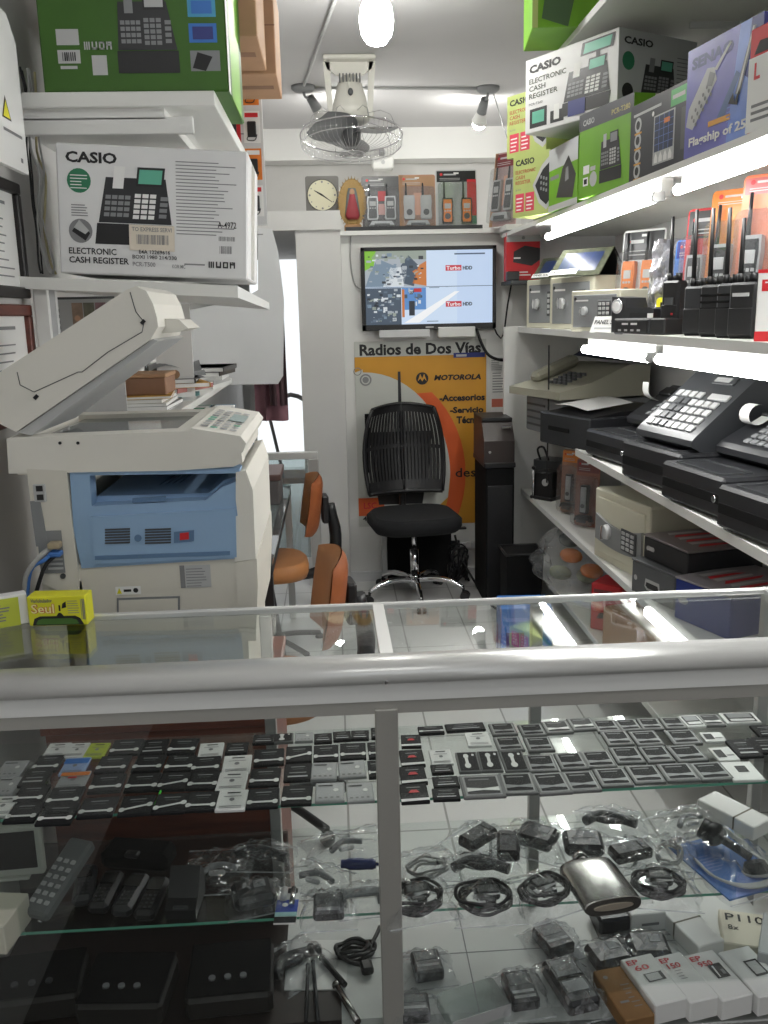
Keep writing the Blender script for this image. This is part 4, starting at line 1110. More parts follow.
d.text('MOTOROLA', .60, .787, .36, .030, INK, .045, 4, .03)
d.text('-Accesorios', .64, .675, .35, .036, INK, .04, 5); d.text('-Servicio', .72, .61, .26, .034, INK, .04, 5); d.text('Técnico', .77, .553, .22, .040, INK, .04, 5)
d.text('LSC', .04, .10, .1, .035, RED, .02, 6); d.text('440', .03, .03, .1, .03, INK, .02, 6); d.text('des', .76, .26, .16, .05, INK, .01, 5)
d.rect(.75, .905, .24, .025, NAVY, 5); d.rect(.77, .91, .08, .012, LTG, 6)
d.ring(.08, .80, .045, .012, INKG, 5); d.disc(.08, .80, .024, INKG, 5); d.ring(.02, .845, .03, .006, INKG, 5)
d.poly([(.065, .62), (.10, .62), (.10, .30), (.065, .30)], BLKM, 6); d.poly([(.325, .84), (.345, .84), (.352, .54), (.322, .54)], BLK2, 6)
d.poly([(.09, .52), (.58, .52), (.55, .30), (.13, .30)], BLK2, 5); d.poly([(.12, .3), (.54, .3), (.50, .12), (.16, .12)], BLK, 5)
tag(m.build('poster', None, (p.x, 5.483, p.z)), 'orange and grey two-way radio poster on the panel behind the office chair', 'poster')
# notices at the right of the poster
m = MB(); m.bx(0, .10, 0, .002, 0, .36, PAPER); d = Dec(m, (0, -.0002, 0), (1, 0, 0), (0, 0, 1), .1, .36)
d.lines(.1, .5, .8, .45, 10, INKG, 1, 2, .3); d.rect(.05, .25, .9, .14, mat('print_salmon', (210, 120, 100), .5)); d.rect(.05, .03, .9, .12, mat('print_slate', (110, 120, 140), .5))
p = at_y(491, 422, 5.48); tag(m.build('notice_sheet', None, (p.x, 5.49, p.z)), 'narrow printed notice taped to the panel right of the poster', 'notice')
m = MB(); m.bx(0, .09, 0, .002, 0, .1, PAPER); d = Dec(m, (0, -.0002, 0), (1, 0, 0), (0, 0, 1), .09, .1); d.lines(.1, .1, .8, .8, 7, INKG, 1, 2, .3)
p = at_y(490, 372, 5.48); tag(m.build('notice_sheet', None, (p.x, 5.487, p.z)), 'small white list taped above the narrow notice right of the poster', 'notice')

# red carton with a black box printed on it
m = MB(); m.bx(1.02, 1.19, 5.2, 5.38, 1.80, 1.82, DKG); m.bx(1.02, 1.19, 5.38, 5.498, 1.80, 1.82, DKG)
tag(m.build('wall_shelf'), 'dark grey shelf under the red carton right of the television', 'shelf')
m = MB(); w, d_, h = .19, .12, .265; m.bx(-w / 2, w / 2, -d_ / 2, d_ / 2, 0, h, RED, .003); f = faces(m, w, d_, h)['front']
f.rect(0, .80, 1, .2, LTG); f.disc(.5, .88, .05, INKG, 2); f.poly([(.2, .38), (.75, .3), (1, .42), (1, .66), (.55, .72), (.22, .6)], BLK, 2); f.lines(.15, .1, .7, .12, 2, PAPER, 2, 3, .4); f.rect(.22, .45, .2, .03, PAPER, 4)
p = at_y(518, 285, 5.3); tag(m.build('carton', None, (p.x + .02, 5.30, 1.82), R(-4)), 'red carton with a black box pictured on it right of the television', 'carton')
m = MB(); m.box((0, 0, .025), (.07, .05, .05), BLK, .004); p = at_y(504, 296, 4.95); tag(m.build('power_adapter', None, (p.x + .10, 5.225, 1.82)), 'small black adapter on the dark shelf in front of the red carton', 'adapter')

# ------------------------------------------------------------------ office chair
ch = thing('office_chair', 'black mesh-backed swivel chair with chrome base in front of the poster', 'chair', (.44, 5.10, .0), R(8))
m = MB()
m.cyl((0, 0, .07), (0, 0, .15), .035, CHROME); m.cyl((0, 0, .15), (0, 0, .30), .026, CHROME); m.cyl((0, 0, .30), (0, 0, .42), .014, CHROME)
m.build('gas_column', ch)
for k in range(5):
    a = R(-96 + 72 * k); c_, s_ = math.cos(a), math.sin(a)
    m = MB(); m.tube([(c_ * r, s_ * r, z) for r, z in ((.02, .115), (.12, .125), (.22, .11), (.29, .075))], .016, CHROME, rr=[.022, .019, .016, .014]); lg = m.build('leg', ch)
    m = MB(); m.cyl((c_ * .29, s_ * .29, .075), (c_ * .29, s_ * .29, .05), .008, BLK, seg=8)
    for q in (-1, 1): m.cyl((c_ * .3 + q * s_ * .008, s_ * .3 - q * c_ * .008, .028), (c_ * .3 + q * s_ * .024, s_ * .3 - q * c_ * .024, .028), .028, BLK, seg=14)
    m.build('caster', lg)
m = MB()
seat = rrect(.52, .50, .16, 6)
for z0, z1, k0, k1 in ((.43, .455, .93, 1.0), (.455, .495, 1.0, 1.0), (.495, .52, 1.0, .9)):
    n = len(seat); vs = [(x * k0, y * k0, z0) for x, y in seat] + [(x * k1, y * k1, z1) for x, y in seat]
    m.add(vs, [(i, (i + 1) % n, (i + 1) % n + n, i + n) for i in range(n)], FABR, True)
m.add([(x * .9, y * .9, .52) for x, y in seat], [list(range(len(seat)))], FABR); m.add([(x * .93, y * .93, .43) for x, y in seat], [list(range(len(seat)))], BLK)
m.build('seat', ch)
m = MB(); m.box((0, .02, .42), (.2, .24, .03), BLK, .006); m.cyl((.1, .0, .415), (.27, -.02, .41), .007, BLK, seg=8); m.box((.285, -.02, .41), (.05, .03, .012), BLK, .003); m.build('tilt_mechanism', ch)
# curved slatted back: seen from the front, back towards the poster
m = MB()
def bk(u, v, off=0):
    hw = .175 + .07 * math.sin(PI * min(1, .25 + .55 * v)) - .03 * v ** 4
    x = (u - .5) * 2 * hw
    z = .60 + v * .50 + .025 * math.cos((u - .5) * PI) * v
    y = .24 + .05 * v + .02 * math.sin(PI * v) - .10 * (2 * u - 1) ** 2 * .6
    return (x, y + off, z)
NS = 23
for i in range(NS):      # slats between slots
    u0, u1 = (i + .12) / NS, (i + .80) / NS
    m.sheet(lambda a, b: bk(u0 + (u1 - u0) * a, .12 + b * .80), 1, 10, BLK); m.sheet(lambda a, b: bk(u0 + (u1 - u0) * a, .12 + b * .80, .012), 1, 10, BLK)
for v0, v1 in ((.0, .13), (.50, .54), (.91, 1.0)):
    m.sheet(lambda a, b: bk(a, v0 + (v1 - v0) * b), 20, 2, BLK); m.sheet(lambda a, b: bk(a, v0 + (v1 - v0) * b, .014), 20, 2, BLK)
for u in (0, .5, 1): m.tube([bk(u, v / 10, .006) for v in range(11)], .011, BLK, seg=6, sub=1)
m.tube([bk(v / 16, 1, .006) for v in range(17)], .011, BLK, seg=6, sub=1); m.tube([bk(v / 16, 0, .006) for v in range(17)], .014, BLK, seg=6, sub=1)
m.build('backrest', ch)
m = MB(); m.tube([(0, .10, .41), (0, .25, .42), (0, .30, .5), (0, .30, .62), (0, .29, .75)], .02, BLK, rr=[.022]); m.build('back_support', ch)

# dark cabinets and boxes on the floor at the back
t = thing('computer_tower', 'black computer tower on the floor under the office chair', 'computer', (.50, 5.44, 0))
m = MB(); m.bx(-.20, .20, -.03, .06, .02, .40, BLKM, .004); m.build('case', t)
m = MB(); m.bx(-.235, -.203, -.045, .06, .02, .41, LTG, .003); m.build('side_cover', t, None)
m = MB()
for x in (-.16, .16): m.cyl((x, 0, 0), (x, 0, .022), .02, BLK)
m.build('foot', t)
p = at_y(483, 570, 5.1)
t = thing('loudspeaker_cabinet', 'tall black cabinet standing on the floor right of the poster', 'cabinet', (.95, 5.1, 0))
m = MB(); m.bx(-.12, .04, -.2, .2, 0, .80, BLKM, .004); m.build('body', t)
m = MB(); m.bx(-.11, .03, -.206, -.2, .05, .7, BLK, .002); m.build('door', t)
m = MB(); m.bx(-.13, .045, -.21, .2, .80, .83, BLK, .004); m.build('top', t)
t = thing('dark_printer', 'dark machine with a chrome latch on top of the tall black cabinet', 'printer', (.95, 5.1, .83))
m = MB(); m.prism([(-.2, 0), (.18, 0), (.18, .22), (-.12, .22), (-.2, .12)], 'x', -.13, .04, mat('umber_plastic', (52, 44, 42), .4)); m.build('body', t)
m = MB(); m.bx(-.13, .04, -.13, .18, .22, .24, BLK, .003); m.build('lid', t)
m = MB(); m.box((.0, -.165, .19), (.05, .02, .012), CHROME, .003); m.cyl((-.1, -.2, .06), (-.1, -.21, .06), .008, CHROME); m.build('latch', t)
m = MB(); rg = random.Random(8)
for k in range(6):
    m.tube([(.67 + .13 * rg.random(), 5.36 + .06 * rg.random(), .012 + .25 * rg.random() * (j % 3 > 0)) for j in range(7)], .006, CABLEB, seg=6)
m.tube([(.72, 5.4, .3), (.76, 5.36, .15), (.84, 5.2, .01), (.86, 4.86, .01), (.9, 4.8, .01)], .007, CABLEB)
tag(m.build('cable_tangle'), 'tangle of black cables on the floor between the chair and the tall cabinet', 'cable')
m = MB(); m.bx(.66, .96, 5.47, 5.495, .19, .23, LAM, .003); m.bx(.68, .76, 5.455, 5.47, .2, .25, BLK2, .003); m.bx(.8, .83, 5.46, 5.47, .2, .24, PAPER)
tag(m.build('power_strip'), 'pale power strip on the panel above the tangle of cables', 'power strip')
t = thing('waste_bin', 'small black waste bin below the white divider board', 'bin', (.965, 4.62, 0))
m = MB(); m.prism([(-.08, 0), (.09, 0), (.11, .40), (-.09, .40)], 'y', -.10, .10, BLKM); m.build('body', t)
m = MB(); m.tube([(-.092, -.102, .40), (.112, -.102, .40), (.112, .102, .40), (-.092, .102, .40)], .008, BLK, closed=True, sub=1); m.build('rim', t)
m = MB(); w, d_, h = .24, .2, .30; m.bx(-w / 2, w / 2, -d_ / 2, d_ / 2, 0, h, BLUEP, .004); F = faces(m, w, d_, h)
for f in (F['front'], F['left']): f.rect(.1, .1, .35, .5, NAVY); f.disc(.7, .3, .16, PAPER, 2); f.disc(.7, .3, .11, BLUEP, 3); f.rect(.1, .78, .5, .06, SKYB)
p = at_z(522, 588, h); tag(m.build('carton', None, (.87, 4.05, 0), R(-4)), 'blue carton on the floor below the white divider board', 'carton')

# ------------------------------------------------------------------ desk and two task chairs by the doorway
dk = thing('glass_desk', 'narrow glass and metal desk between the copier and the doorway', 'desk', (-.42, 4.0, 0))
m = MB(); m.bx(-.35, .17, -.75, .85, .745, .757, clearmat('desk_glass', (200, 212, 210), haze=.1)); m.build('glass_top', dk)
m = MB()
for x in (-.34, .15): m.bx(x - .018, x + .018, -.74, .84, .70, .745, BLK2, .003)
m.build('frame', dk)
for x in (-.34, .15):
    for y in (-.72, .82):
        m = MB(); m.bx(x - .018, x + .018, y - .018, y + .018, 0, .70, ALUG if y > 0 else BLK2, .002); m.build('leg', dk)
m = MB(); m.tube([(.15, -.7, .68), (.15, .0, .05)], .012, BLK, sub=1); m.build('brace', dk)
t = thing('partition_post', 'silver upright of the low glass partition beside the doorway', 'post', (-.13, 5.0, 0))
m = MB(); m.bx(-.025, .03, -.02, .02, 0, .87, ALUG, .003); m.build('upright', t)
m = MB(); m.bx(-.42, .03, -.02, .02, .87, .91, ALU, .003); m.build('top_rail', t)
m = MB(); m.bx(-.42, -.03, -.004, .004, .3, .87, clearmat('partition_glass', (214, 222, 222), haze=.12)); m.build('pane', t)
def lap(loc, label):
    t = thing('receipt_printer', label, 'printer', loc)
    m = MB(); m.box((0, 0, .05), (.2, .22, .10), BLK2, .012); m.box((0, -.112, .06), (.14, .004, .03), BLK); m.build('body', t)
    m = MB(); m.box((0, .02, .115), (.17, .14, .025), BLK, .006); m.build('lid', t)
lap((-.40, 3.75, .757), 'black receipt printer on the glass desk beside the copier')
t = thing('monitor_stand', 'dark slab with a brown top stacked at the end of the glass desk', 'stand', (-.42, 4.45, .757))
m = MB(); m.box((0, 0, .06), (.28, .3, .12), mat('dusk_grey', (88, 84, 84), .4), .004); m.build('body', t)
m = MB(); m.box((0, 0, .135), (.3, .32, .03), mat('dusk_brown', (96, 74, 70), .4), .003); m.build('top', t)
m = MB(); m.box((0, 0, .025), (.09, .07, .05), mat('tape_green', (92, 160, 124), .4), .01); m.cyl((0, 0, .05), (0, 0, .06), .02, PAPER)
tag(m.build('tape_dispenser', None, (-.36, 3.45, .757)), 'green tape dispenser at the near edge of the glass desk', 'dispenser')
m = MB(); m.box((0, 0, .02), (.14, .09, .04), BLK, .008); tag(m.build('hand_punch', None, (-.37, 3.33, .757)), 'black punch at the near end of the glass desk', 'punch')
t = thing('hanging_coat', 'dark and pink clothes hanging behind the copier by the doorway', 'clothes', (-.31, 4.70, 1.12))
m = MB()
def coat(u, v): return (-.10 + .16 * u + .02 * math.sin(9 * u), .02 * math.sin(14 * u + 3 * v), .0 + .55 * v)
m.sheet(coat, 14, 8, mat('coat_rose', (120, 84, 92), .9)); m.sheet(lambda u, v: (coat(u, v)[0], coat(u, v)[1] + .03, coat(u, v)[2]), 14, 8, mat('coat_rose', (120, 84, 92), .9)); m.build('lining', t)
m = MB(); m.sheet(lambda u, v: (-.02 + .09 * u, -.02 + .015 * math.sin(16 * u), .08 + .45 * v), 10, 6, mat('coat_dark', (70, 50, 54), .9)); m.sheet(lambda u, v: (-.02 + .09 * u, -.0 + .015 * math.sin(16 * u), .08 + .45 * v), 10, 6, mat('coat_dark', (70, 50, 54), .9)); m.build('sleeve', t)
m = MB(); m.tube([(-.08, .01, .52), (-.02, .01, .58), (.05, .01, .52)], .006, CHROME); m.build('hanger', t)
def task_chair(label, loc, rz):
    t = thing('task_chair', label, 'chair', loc, R(rz), 'tan vinyl task chairs by the doorway')
    # local: backrest at +X, seat towards -X
    m = MB(); m.cyl((-.22, 0, .06), (-.22, 0, .42), .022, BLK); m.build('column', t)
    for k in range(5):
        a = R(72 * k + 20); m = MB(); m.tube([(-.22, 0, .09), (-.22 + .13 * math.cos(a), .13 * math.sin(a), .08), (-.22 + .27 * math.cos(a), .27 * math.sin(a), .055)], .014, BLK)
        m.ball((-.22 + .27 * math.cos(a), .27 * math.sin(a), .026), .026, BLK); m.build('leg', t)
    m = MB(); pr_ = rrect(.40, .42, .14, 6, -.22, 0)
    for z0, z1, k0, k1 in ((.42, .45, .95, 1), (.45, .48, 1, 1), (.48, .50, 1, .9)):
        n = len(pr_); f = lambda x, y, k: (-.22 + (x + .22) * k, y * k)
        m.add([(*f(x, y, k0), z0) for x, y in pr_] + [(*f(x, y, k1), z1) for x, y in pr_], [(i, (i + 1) % n, (i + 1) % n + n, i + n) for i in range(n)], TAN, True)
    m.add([(-.22 + (x + .22) * .9, y * .9, .50) for x, y in pr_], [list(range(len(pr_)))], TAN); m.add([(-.22 + (x + .22) * .95, y * .95, .42) for x, y in pr_], [list(range(len(pr_)))], BLK); m.build('seat', t)
    m = MB(); m.tube([(-.12, 0, .40), (.02, 0, .41), (.105, 0, .47), (.125, 0, .60), (.10, 0, .76)], .03, BLK, rr=[.026, .03, .032, .03, .026]); m.box((.075, 0, .74), (.035, .1, .14), BLK, .008); m.build('back_arm', t)
    m = MB()
    def pad(u, v, s):
        a = (u - .5) * 2; b = (v - .5) * 2
        q = max(0, 1 - abs(a) ** 4) ** .25 if abs(a) < 1 else 0
        y = a * .185 * (1 - .12 * b * b); z = .765 + b * .155 * (1 - .18 * a * a); th_ = .026 * (1 - a ** 6) * (1 - b ** 6) + .002
        return (.03 + .02 * b - .05 * a * a + s * th_, y, z)
    m.sheet(lambda u, v: pad(u, v, -1), 14, 14, TAN); m.sheet(lambda u, v: pad(u, v, 1), 14, 14, TAND); m.build('backrest', t)
    return t
task_chair('farther tan chair with a curved black arm, tucked under the glass desk', (-.14, 4.40, -.03), 6)
task_chair('nearer tan chair with its back just above the counter, in front of the column', (-.045, 2.80, 0), 8)
# metal chair seen against the bright doorway
t = thing('metal_chair', 'bent metal chair frame standing in the bright doorway', 'chair', (-.36, 6.5, 0))
m = MB()
for s in (0, .36): m.tube([(s - .1, 0, 0), (s - .06, 0, .45), (s - .03, 0, .5), (s - .07, 0, .75), (s - .12, .02, 1.0)], .012, mat('frame_grey', (150, 150, 152), .4, metal=.5))
m.tube([(-.12, .02, 1.0), (.05, .02, 1.1), (.24, .02, 1.0)], .016, mat('frame_grey', (150, 150, 152), .4, metal=.5)); m.build('frame', t)
m = MB(); m.box((.1, .15, .48), (.4, .4, .04), TAN, .012); m.build('seat', t)
SZ = 1.25
# ================================================================== printed cartons on the right
def face_px(xr, yr, X, xl, yaw):
    """lower-front line of a carton: near corner from pixel column xr at X, far corner where column xl meets it"""
    v = ray(xr, yr); k = X / v.x; B = Vector((X, v.y * k))
    ca, sa = math.cos(R(yaw)), math.sin(R(yaw))
    u = ray(xl, yr); s = u.x / u.y
    # A = B - t*(ca,sa); A.x = s*A.y
    t = (B.x - s * B.y) / (ca - s * sa)
    A = B - Vector((ca, sa)) * t
    return A, B, t
def put_carton(xl, xr, yr, X, yaw, d_, h, z, side, deco, label, name='carton', group=None, mirror=False):
    A, B, w = face_px(xr, yr, X, xl, yaw); d_ *= SZ; h *= SZ
    m = MB(); m.bx(-w / 2, w / 2, -d_ / 2, d_ / 2, 0, h, side, .003)
    deco(faces(m, w, d_, h), w, d_, h)
    c = (A + B) / 2; n = Vector((-math.sin(R(yaw)), math.cos(R(yaw))))
    return tag(m.build(name, None, (c.x + n.x * d_ / 2, c.y + n.y * d_ / 2, z), R(yaw), 1), label, 'carton', group)
def d_white(F, w, d_, h):
    f = F['front']; f.text('CASIO', .05, .80, .36, .11, INK, .05)
    for k, s in enumerate(('ELECTRONIC', 'CASH', 'REGISTER')): f.text(s, .05, .66 - k * .10, (.42, .19, .33)[k], .07, mat('ink_olive', (70, 78, 64), .6), .015)
    f.text('PCR-T500', .05, .37, .16, .035, INKG, .01)
    reg_pic(f, .42, .10, .50, .64); f.poly([(.62, .8), (.95, .8), (.97, .96), (.64, .96)], BLK, 3); f.poly([(.65, .82), (.92, .82), (.94, .94), (.67, .94)], TEAL, 4); f.rect(.78, .72, .04, .1, BLK, 3)
    f.rect(.06, .06, .2, .26, INK); f.rect(.09, .12, .14, .16, TEAL, 2); f.rect(.3, .06, .15, .16, INK); f.rect(.34, .1, .06, .2, PAPER, 2); f.rect(.5, .08, .18, .2, NAVY, 5)
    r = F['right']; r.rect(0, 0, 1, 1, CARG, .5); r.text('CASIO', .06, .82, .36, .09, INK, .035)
    r.disc(.12, .62, .075, mat('badge_green', (40, 120, 84), .5)); r.disc(.12, .25, .07, INK); reg_pic(r, .26, .08, .46, .62, keys=MIDG); r.lines(.74, .2, .22, .6, 12, INKG, 1, 3, .25)
def d_lime(F, w, d_, h):
    f = F['front']; f.rect(0, 0, 1, 1, LIME, .5); f.text('CASIO', .07, .83, .52, .10, INK, .035)
    for k, s in enumerate(('ELECTRONIC', 'CASH', 'REGISTER')): f.text(s, .07, .70 - k * .085, (.55, .26, .42)[k], .06, mat('ink_brick', (170, 70, 60), .6), .015)
    for k in range(2): f.rect(.07 + k * .28, .08, .24, .30, PINK); f.lines(.1 + k * .28, .11, .18, .24, 4, PAPER, 2, k, .35)
    f.poly([(.55, .48), (.80, .78), (1, .9), (1, .12), (.92, .06), (.72, .18)], LTG, 2); f.poly([(.62, .47), (.82, .70), (1, .8), (1, .2), (.92, .14), (.76, .24)], INK, 3)
    for i in range(3):
        for j in range(3): f.rect(.76 + .07 * i, .38 + .09 * j - .02 * i, .045, .05, MIDG, 4)
    f.text('SE-S10', .07, .43, .15, .03, INKG, .01)
def d_green(F, w, d_, h):
    f = F['front']; f.rect(0, .80, 1, .2, CARDK, 1); f.text('CASIO', .08, .85, .22, .07, LTG, .03); f.text('PCR-T280', .62, .85, .32, .06, mat('print_sand', (190, 176, 110), .5), .015)
    reg_pic(f, .42, .12, .40, .55, skew=0, keys=LTG, disp=MIDG); f.rect(.1, .28, .12, .1, PAPER); f.rect(.1, .14, .1, .1, PAPER); f.rect(.12, .16, .06, .06, INK, 2); f.disc(.3, .2, .07, LTG); f.rect(.24, .3, .1, .05, LTG)
    l = F['left']; l.rect(0, .85, 1, .15, CARDK)
    for q in (F['right'], F['top']): q.rect(.4, 0, .2, 1, mat('packing_tape', (214, 212, 204), .2))
def d_greengrey(F, w, d_, h):
    f = F['front']; f.rect(0, .66, 1, .34, CARG, 1); f.rect(0, 0, 1, .1, LTG, 1); f.poly([(.3, .2), (.85, .12), (.95, .45), (.7, .78), (.5, .62)], BLK2, 2); f.poly([(.6, .4), (.72, .42), (.7, .62), (.62, .6)], MIDG, 3); f.rect(.08, .5, .3, .06, INKG, 2)
def d_solar(F, w, d_, h):
    f = F['front']; f.rect(0, 0, 1, 1, mat('carton_midnight', (28, 30, 40), .4), .5); f.rect(.06, .84, .5, .035, LTG); f.rect(.72, .76, .26, .2, mat('print_mint', (96, 186, 110), .5)); f.rect(.75, .84, .20, .05, PAPER, 2)
    for k in range(4): f.disc(.15, .72 - k * .2, .062, LTG); f.disc(.15, .72 - k * .2, .035, INK, 2); f.rect(.09, .60 - k * .2, .13, .025, mat('print_amber', (210, 150, 50), .5), 2)
    f.rect(.44, .12, .36, .62, LTG, 1); f.rect(.46, .28, .32, .44, CELL, 2)
    for i in range(1, 4): f.rect(.46 + .08 * i, .28, .006, .44, SKYB, 3)
    for j in range(1, 5): f.rect(.46, .28 + .088 * j, .32, .006, SKYB, 3)
    for i in range(4): f.poly([(.47 + .08 * i, .14), (.53 + .08 * i, .14), (.53 + .08 * i, .2), (.50 + .08 * i, .27), (.47 + .08 * i, .2)], PAPER, 3)
    f.rect(.62, .6, .1, .06, ORANGE, 3); f.rect(.9, .2, .08, .5, DKG, 1); f.disc(.42, .78, .02, PAPER)
def d_senao(F, w, d_, h):
    f = F['front']; f.rect(0, 0, 1, 1, PURP, .5); f.poly([(.6, 0), (1, 0), (1, 1), (.72, 1)], SKYB, .8); f.poly([(.8, .55), (1, .4), (1, 1), (.86, 1)], NAVY, 1)
    f.text('SENAO', .07, .80, .58, .11, NAVY, .05); f.poly([(.02, .3), (.12, .25), (.44, .62), (.40, .74), (.30, .76), (.05, .45)], LTG, 2); f.poly([(.30, .6), (.38, .58), (.42, .68), (.34, .72)], MIDG, 3)
    for i in range(3):
        for j in range(5): f.disc(.11 + .05 * j + .03 * i, .37 + .055 * j - .04 * i, .015, INKG, 4)
    f.poly([(.40, .72), (.44, .70), (.62, .88), (.60, .90)], LTG, 3); f.poly([(.70, .42), (.76, .40), (.92, .92), (.88, .93)], MIDG, 3); f.poly([(.72, .42), (.745, .41), (.90, .92), (.885, .925)], PAPER, 4)
    f.poly([(.45, .25), (.56, .25), (.75, .58), (.7, .62)], mat('print_jade', (60, 90, 140), .4), 2); f.poly([(.62, .36), (.68, .44), (.70, .36), (.76, .46), (.74, .32)], INK, 5)
    f.text('Flagship of 256', .08, .07, .86, .11, PAPER, .035, 5); f.lines(.6, .2, .35, .16, 4, SKYB, 3, 4, .3); f.rect(.35, .22, .3, .05, mat('print_amber', (210, 150, 50), .5), 3)
put_carton(684, 756, 152, 1.135, -82, .12, .24, Z1, PURP, d_senao, 'violet-blue telephone carton with white lettering on the carton shelf at the right')
put_carton(629, 685, 178, 1.125, -83, .12, .20, Z1, mat('carton_midnight', (28, 30, 40), .4), d_solar, 'black carton with a solar panel pictured on it, between the green and the violet cartons')
put_carton(578, 631, 195, 1.11, -77, .17, .255, Z1, GREEN, d_green, 'bright green till carton with a charcoal top band on the carton shelf')
put_carton(548, 577, 208, 1.05, -84, .08, .215, Z1, GREEN, d_greengrey, 'narrow green and grey till carton left of the bright green one')
put_carton(513, 549, 222, 1.015, -60, .25, .222, Z1, LIME, d_lime, 'lower pale lime till carton at the far end of the carton shelf', group='pale lime till cartons')
put_carton(507, 546, 160, 1.0075, -60, .25, .222, Z1 + .2781, LIME, d_lime, 'upper pale lime till carton stacked at the far end of the carton shelf', group='pale lime till cartons')
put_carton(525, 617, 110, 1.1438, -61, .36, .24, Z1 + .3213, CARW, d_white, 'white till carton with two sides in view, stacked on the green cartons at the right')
put_carton(748, 800, 85, 1.1313, -80, .015, .2, Z1, RED, lambda F, w, d_, h: (F['front'].rect(0, 0, 1, .72, PAPER), F['front'].text('L', .12, .5, .12, .16, RED, .03), F['front'].poly([(.1, .74), (.5, .74), (.6, .84), (.2, .86)], INK, 2), F['front'].lines(.1, .1, .8, .2, 3, INKG, 2)), 'red and white carton at the right edge leaning on the violet-blue carton')
def d_top(F, w, d_, h):
    f = F['front']; f.poly([(.1, .1), (.38, .0), (.5, .6), (.2, .9)], mat('print_pine', (70, 100, 60), .5), 1); f.rect(.62, .5, .2, .12, LTG); f.rect(.62, .3, .2, .14, LTG); f.barcode(.65, .32, .14, .09, INK, 3, 7); f.rect(.0, .0, .06, 1, LIME)
m = MB(); w, d_, h = .38, .34, .34; m.bx(-w / 2, w / 2, -d_ / 2, d_ / 2, 0, h, GREEN, .003); d_top(faces(m, w, d_, h), w, d_, h)
p = at_y(534, 40, 3.98); tag(m.build('carton', None, (p.x + .19, 4.09, Z0), R(-6), 1), 'green carton on the highest right shelf, cut off by the top of the picture', 'carton')
m = MB(); m.bx(-.10, .10, -.06, .06, 0, .20, CARDK, .003); F = faces(m, .20, .12, .20); F['front'].text('CASIO', .2, .6, .5, .2, LTG, .03); F['left'].text('CASIO', .1, .6, .7, .2, LTG, .03)
p = at_y(660, 150, 2.72); tag(m.build('carton', None, (1.46, 3.58, Z1), R(-20)), 'charcoal carton behind the black solar carton', 'carton')

# ------------------------------------------------------------------ safes and solar panels
def safe(label, loc, rz, w, d_, h, keypad_right=True, curved=False, group='small safes on the upper right shelf'):
    t = thing('safe', label, 'safe', loc, R(rz), group)
    m = MB(); m.bx(-w / 2, w / 2, -d_ / 2, d_ / 2, 0, h, CREAM, .004); m.build('body', t)
    m = MB(); yf = -d_ / 2
    e = .11 * h
    m.bx(-w / 2 + e, w / 2 - e, yf - .004, yf + .001, e, h - e, CREAM if curved else MIDG, .002)
    dr = m.build('door', t)
    if curved:
        m = MB()
        pts = [(-w / 2 + e * 1.1, h * .30)] + [(-w / 2 + e * 1.1 + (w - 2.2 * e) * k / 10, h * (.62 + .10 * (k / 10 - .5) ** 2 * 4 - .06)) for k in range(11)] + [(w / 2 - e * 1.1, h * .30 + .0)] + [(-w / 2 + e * 1.1 + (w - 2.2 * e) * k / 10, h * (.30 - .05 * math.sin(PI * k / 10))) for k in range(9, 0, -1)]
        m.prism(pts, 'y', yf - .012, yf - .003, mat('safe_fascia', (136, 138, 138), .35)); m.build('fascia', t)
        y2 = yf - .012
    else: y2 = yf - .004
    kx = w * (.22 if keypad_right else -.2); kw, kh = w * .26, h * (.30 if curved else .5)
    kz = h * (.46 if curved else .5)
    m = MB(); m.bx(kx - kw / 2, kx + kw / 2, y2 - .005, y2, kz - kh / 2, kz + kh / 2, DKG, .002)
    for i in range(3):
        for j in range(4): m.box((kx + (i - 1) * kw * .3, y2 - .006, kz + (j - 1.5) * kh * .22), (kw * .2, .004, kh * .14), LTG, .001)
    m.build('keypad', t)
    m = MB(); m.cyl((-w * .18, y2, kz), (-w * .18, y2 - .016, kz), h * .11, LTG, h * .09, seg=20); m.box((-w * .18, y2 - .02, kz), (h * .03, .01, h * .2), CHROME, .002); m.build('knob', t)
    m = MB(); d = Dec(m, (-w / 2 + e, yf - .0045, e), (1, 0, 0), (0, 0, 1), w - 2 * e, h - 2 * e); d.rect(.07, .80, .3, .05, PAPER); d.disc(.06, .88 if not curved else .5, .03, INK) 
    if not curved: m.build('plate', t)
    return t
safe('farthest small cream safe, under the left camouflage solar panel', (1.2312, 4.825, Z2), -66, .26, .2, .20)
safe('middle small cream safe, half hidden behind the nearest small one', (1.2437, 4.35, Z2), -66, .26, .2, .195)
safe('nearest small cream safe with a grey keypad, beside the white price card', (1.1937, 3.8125, Z2), -60, .22, .2, .135)
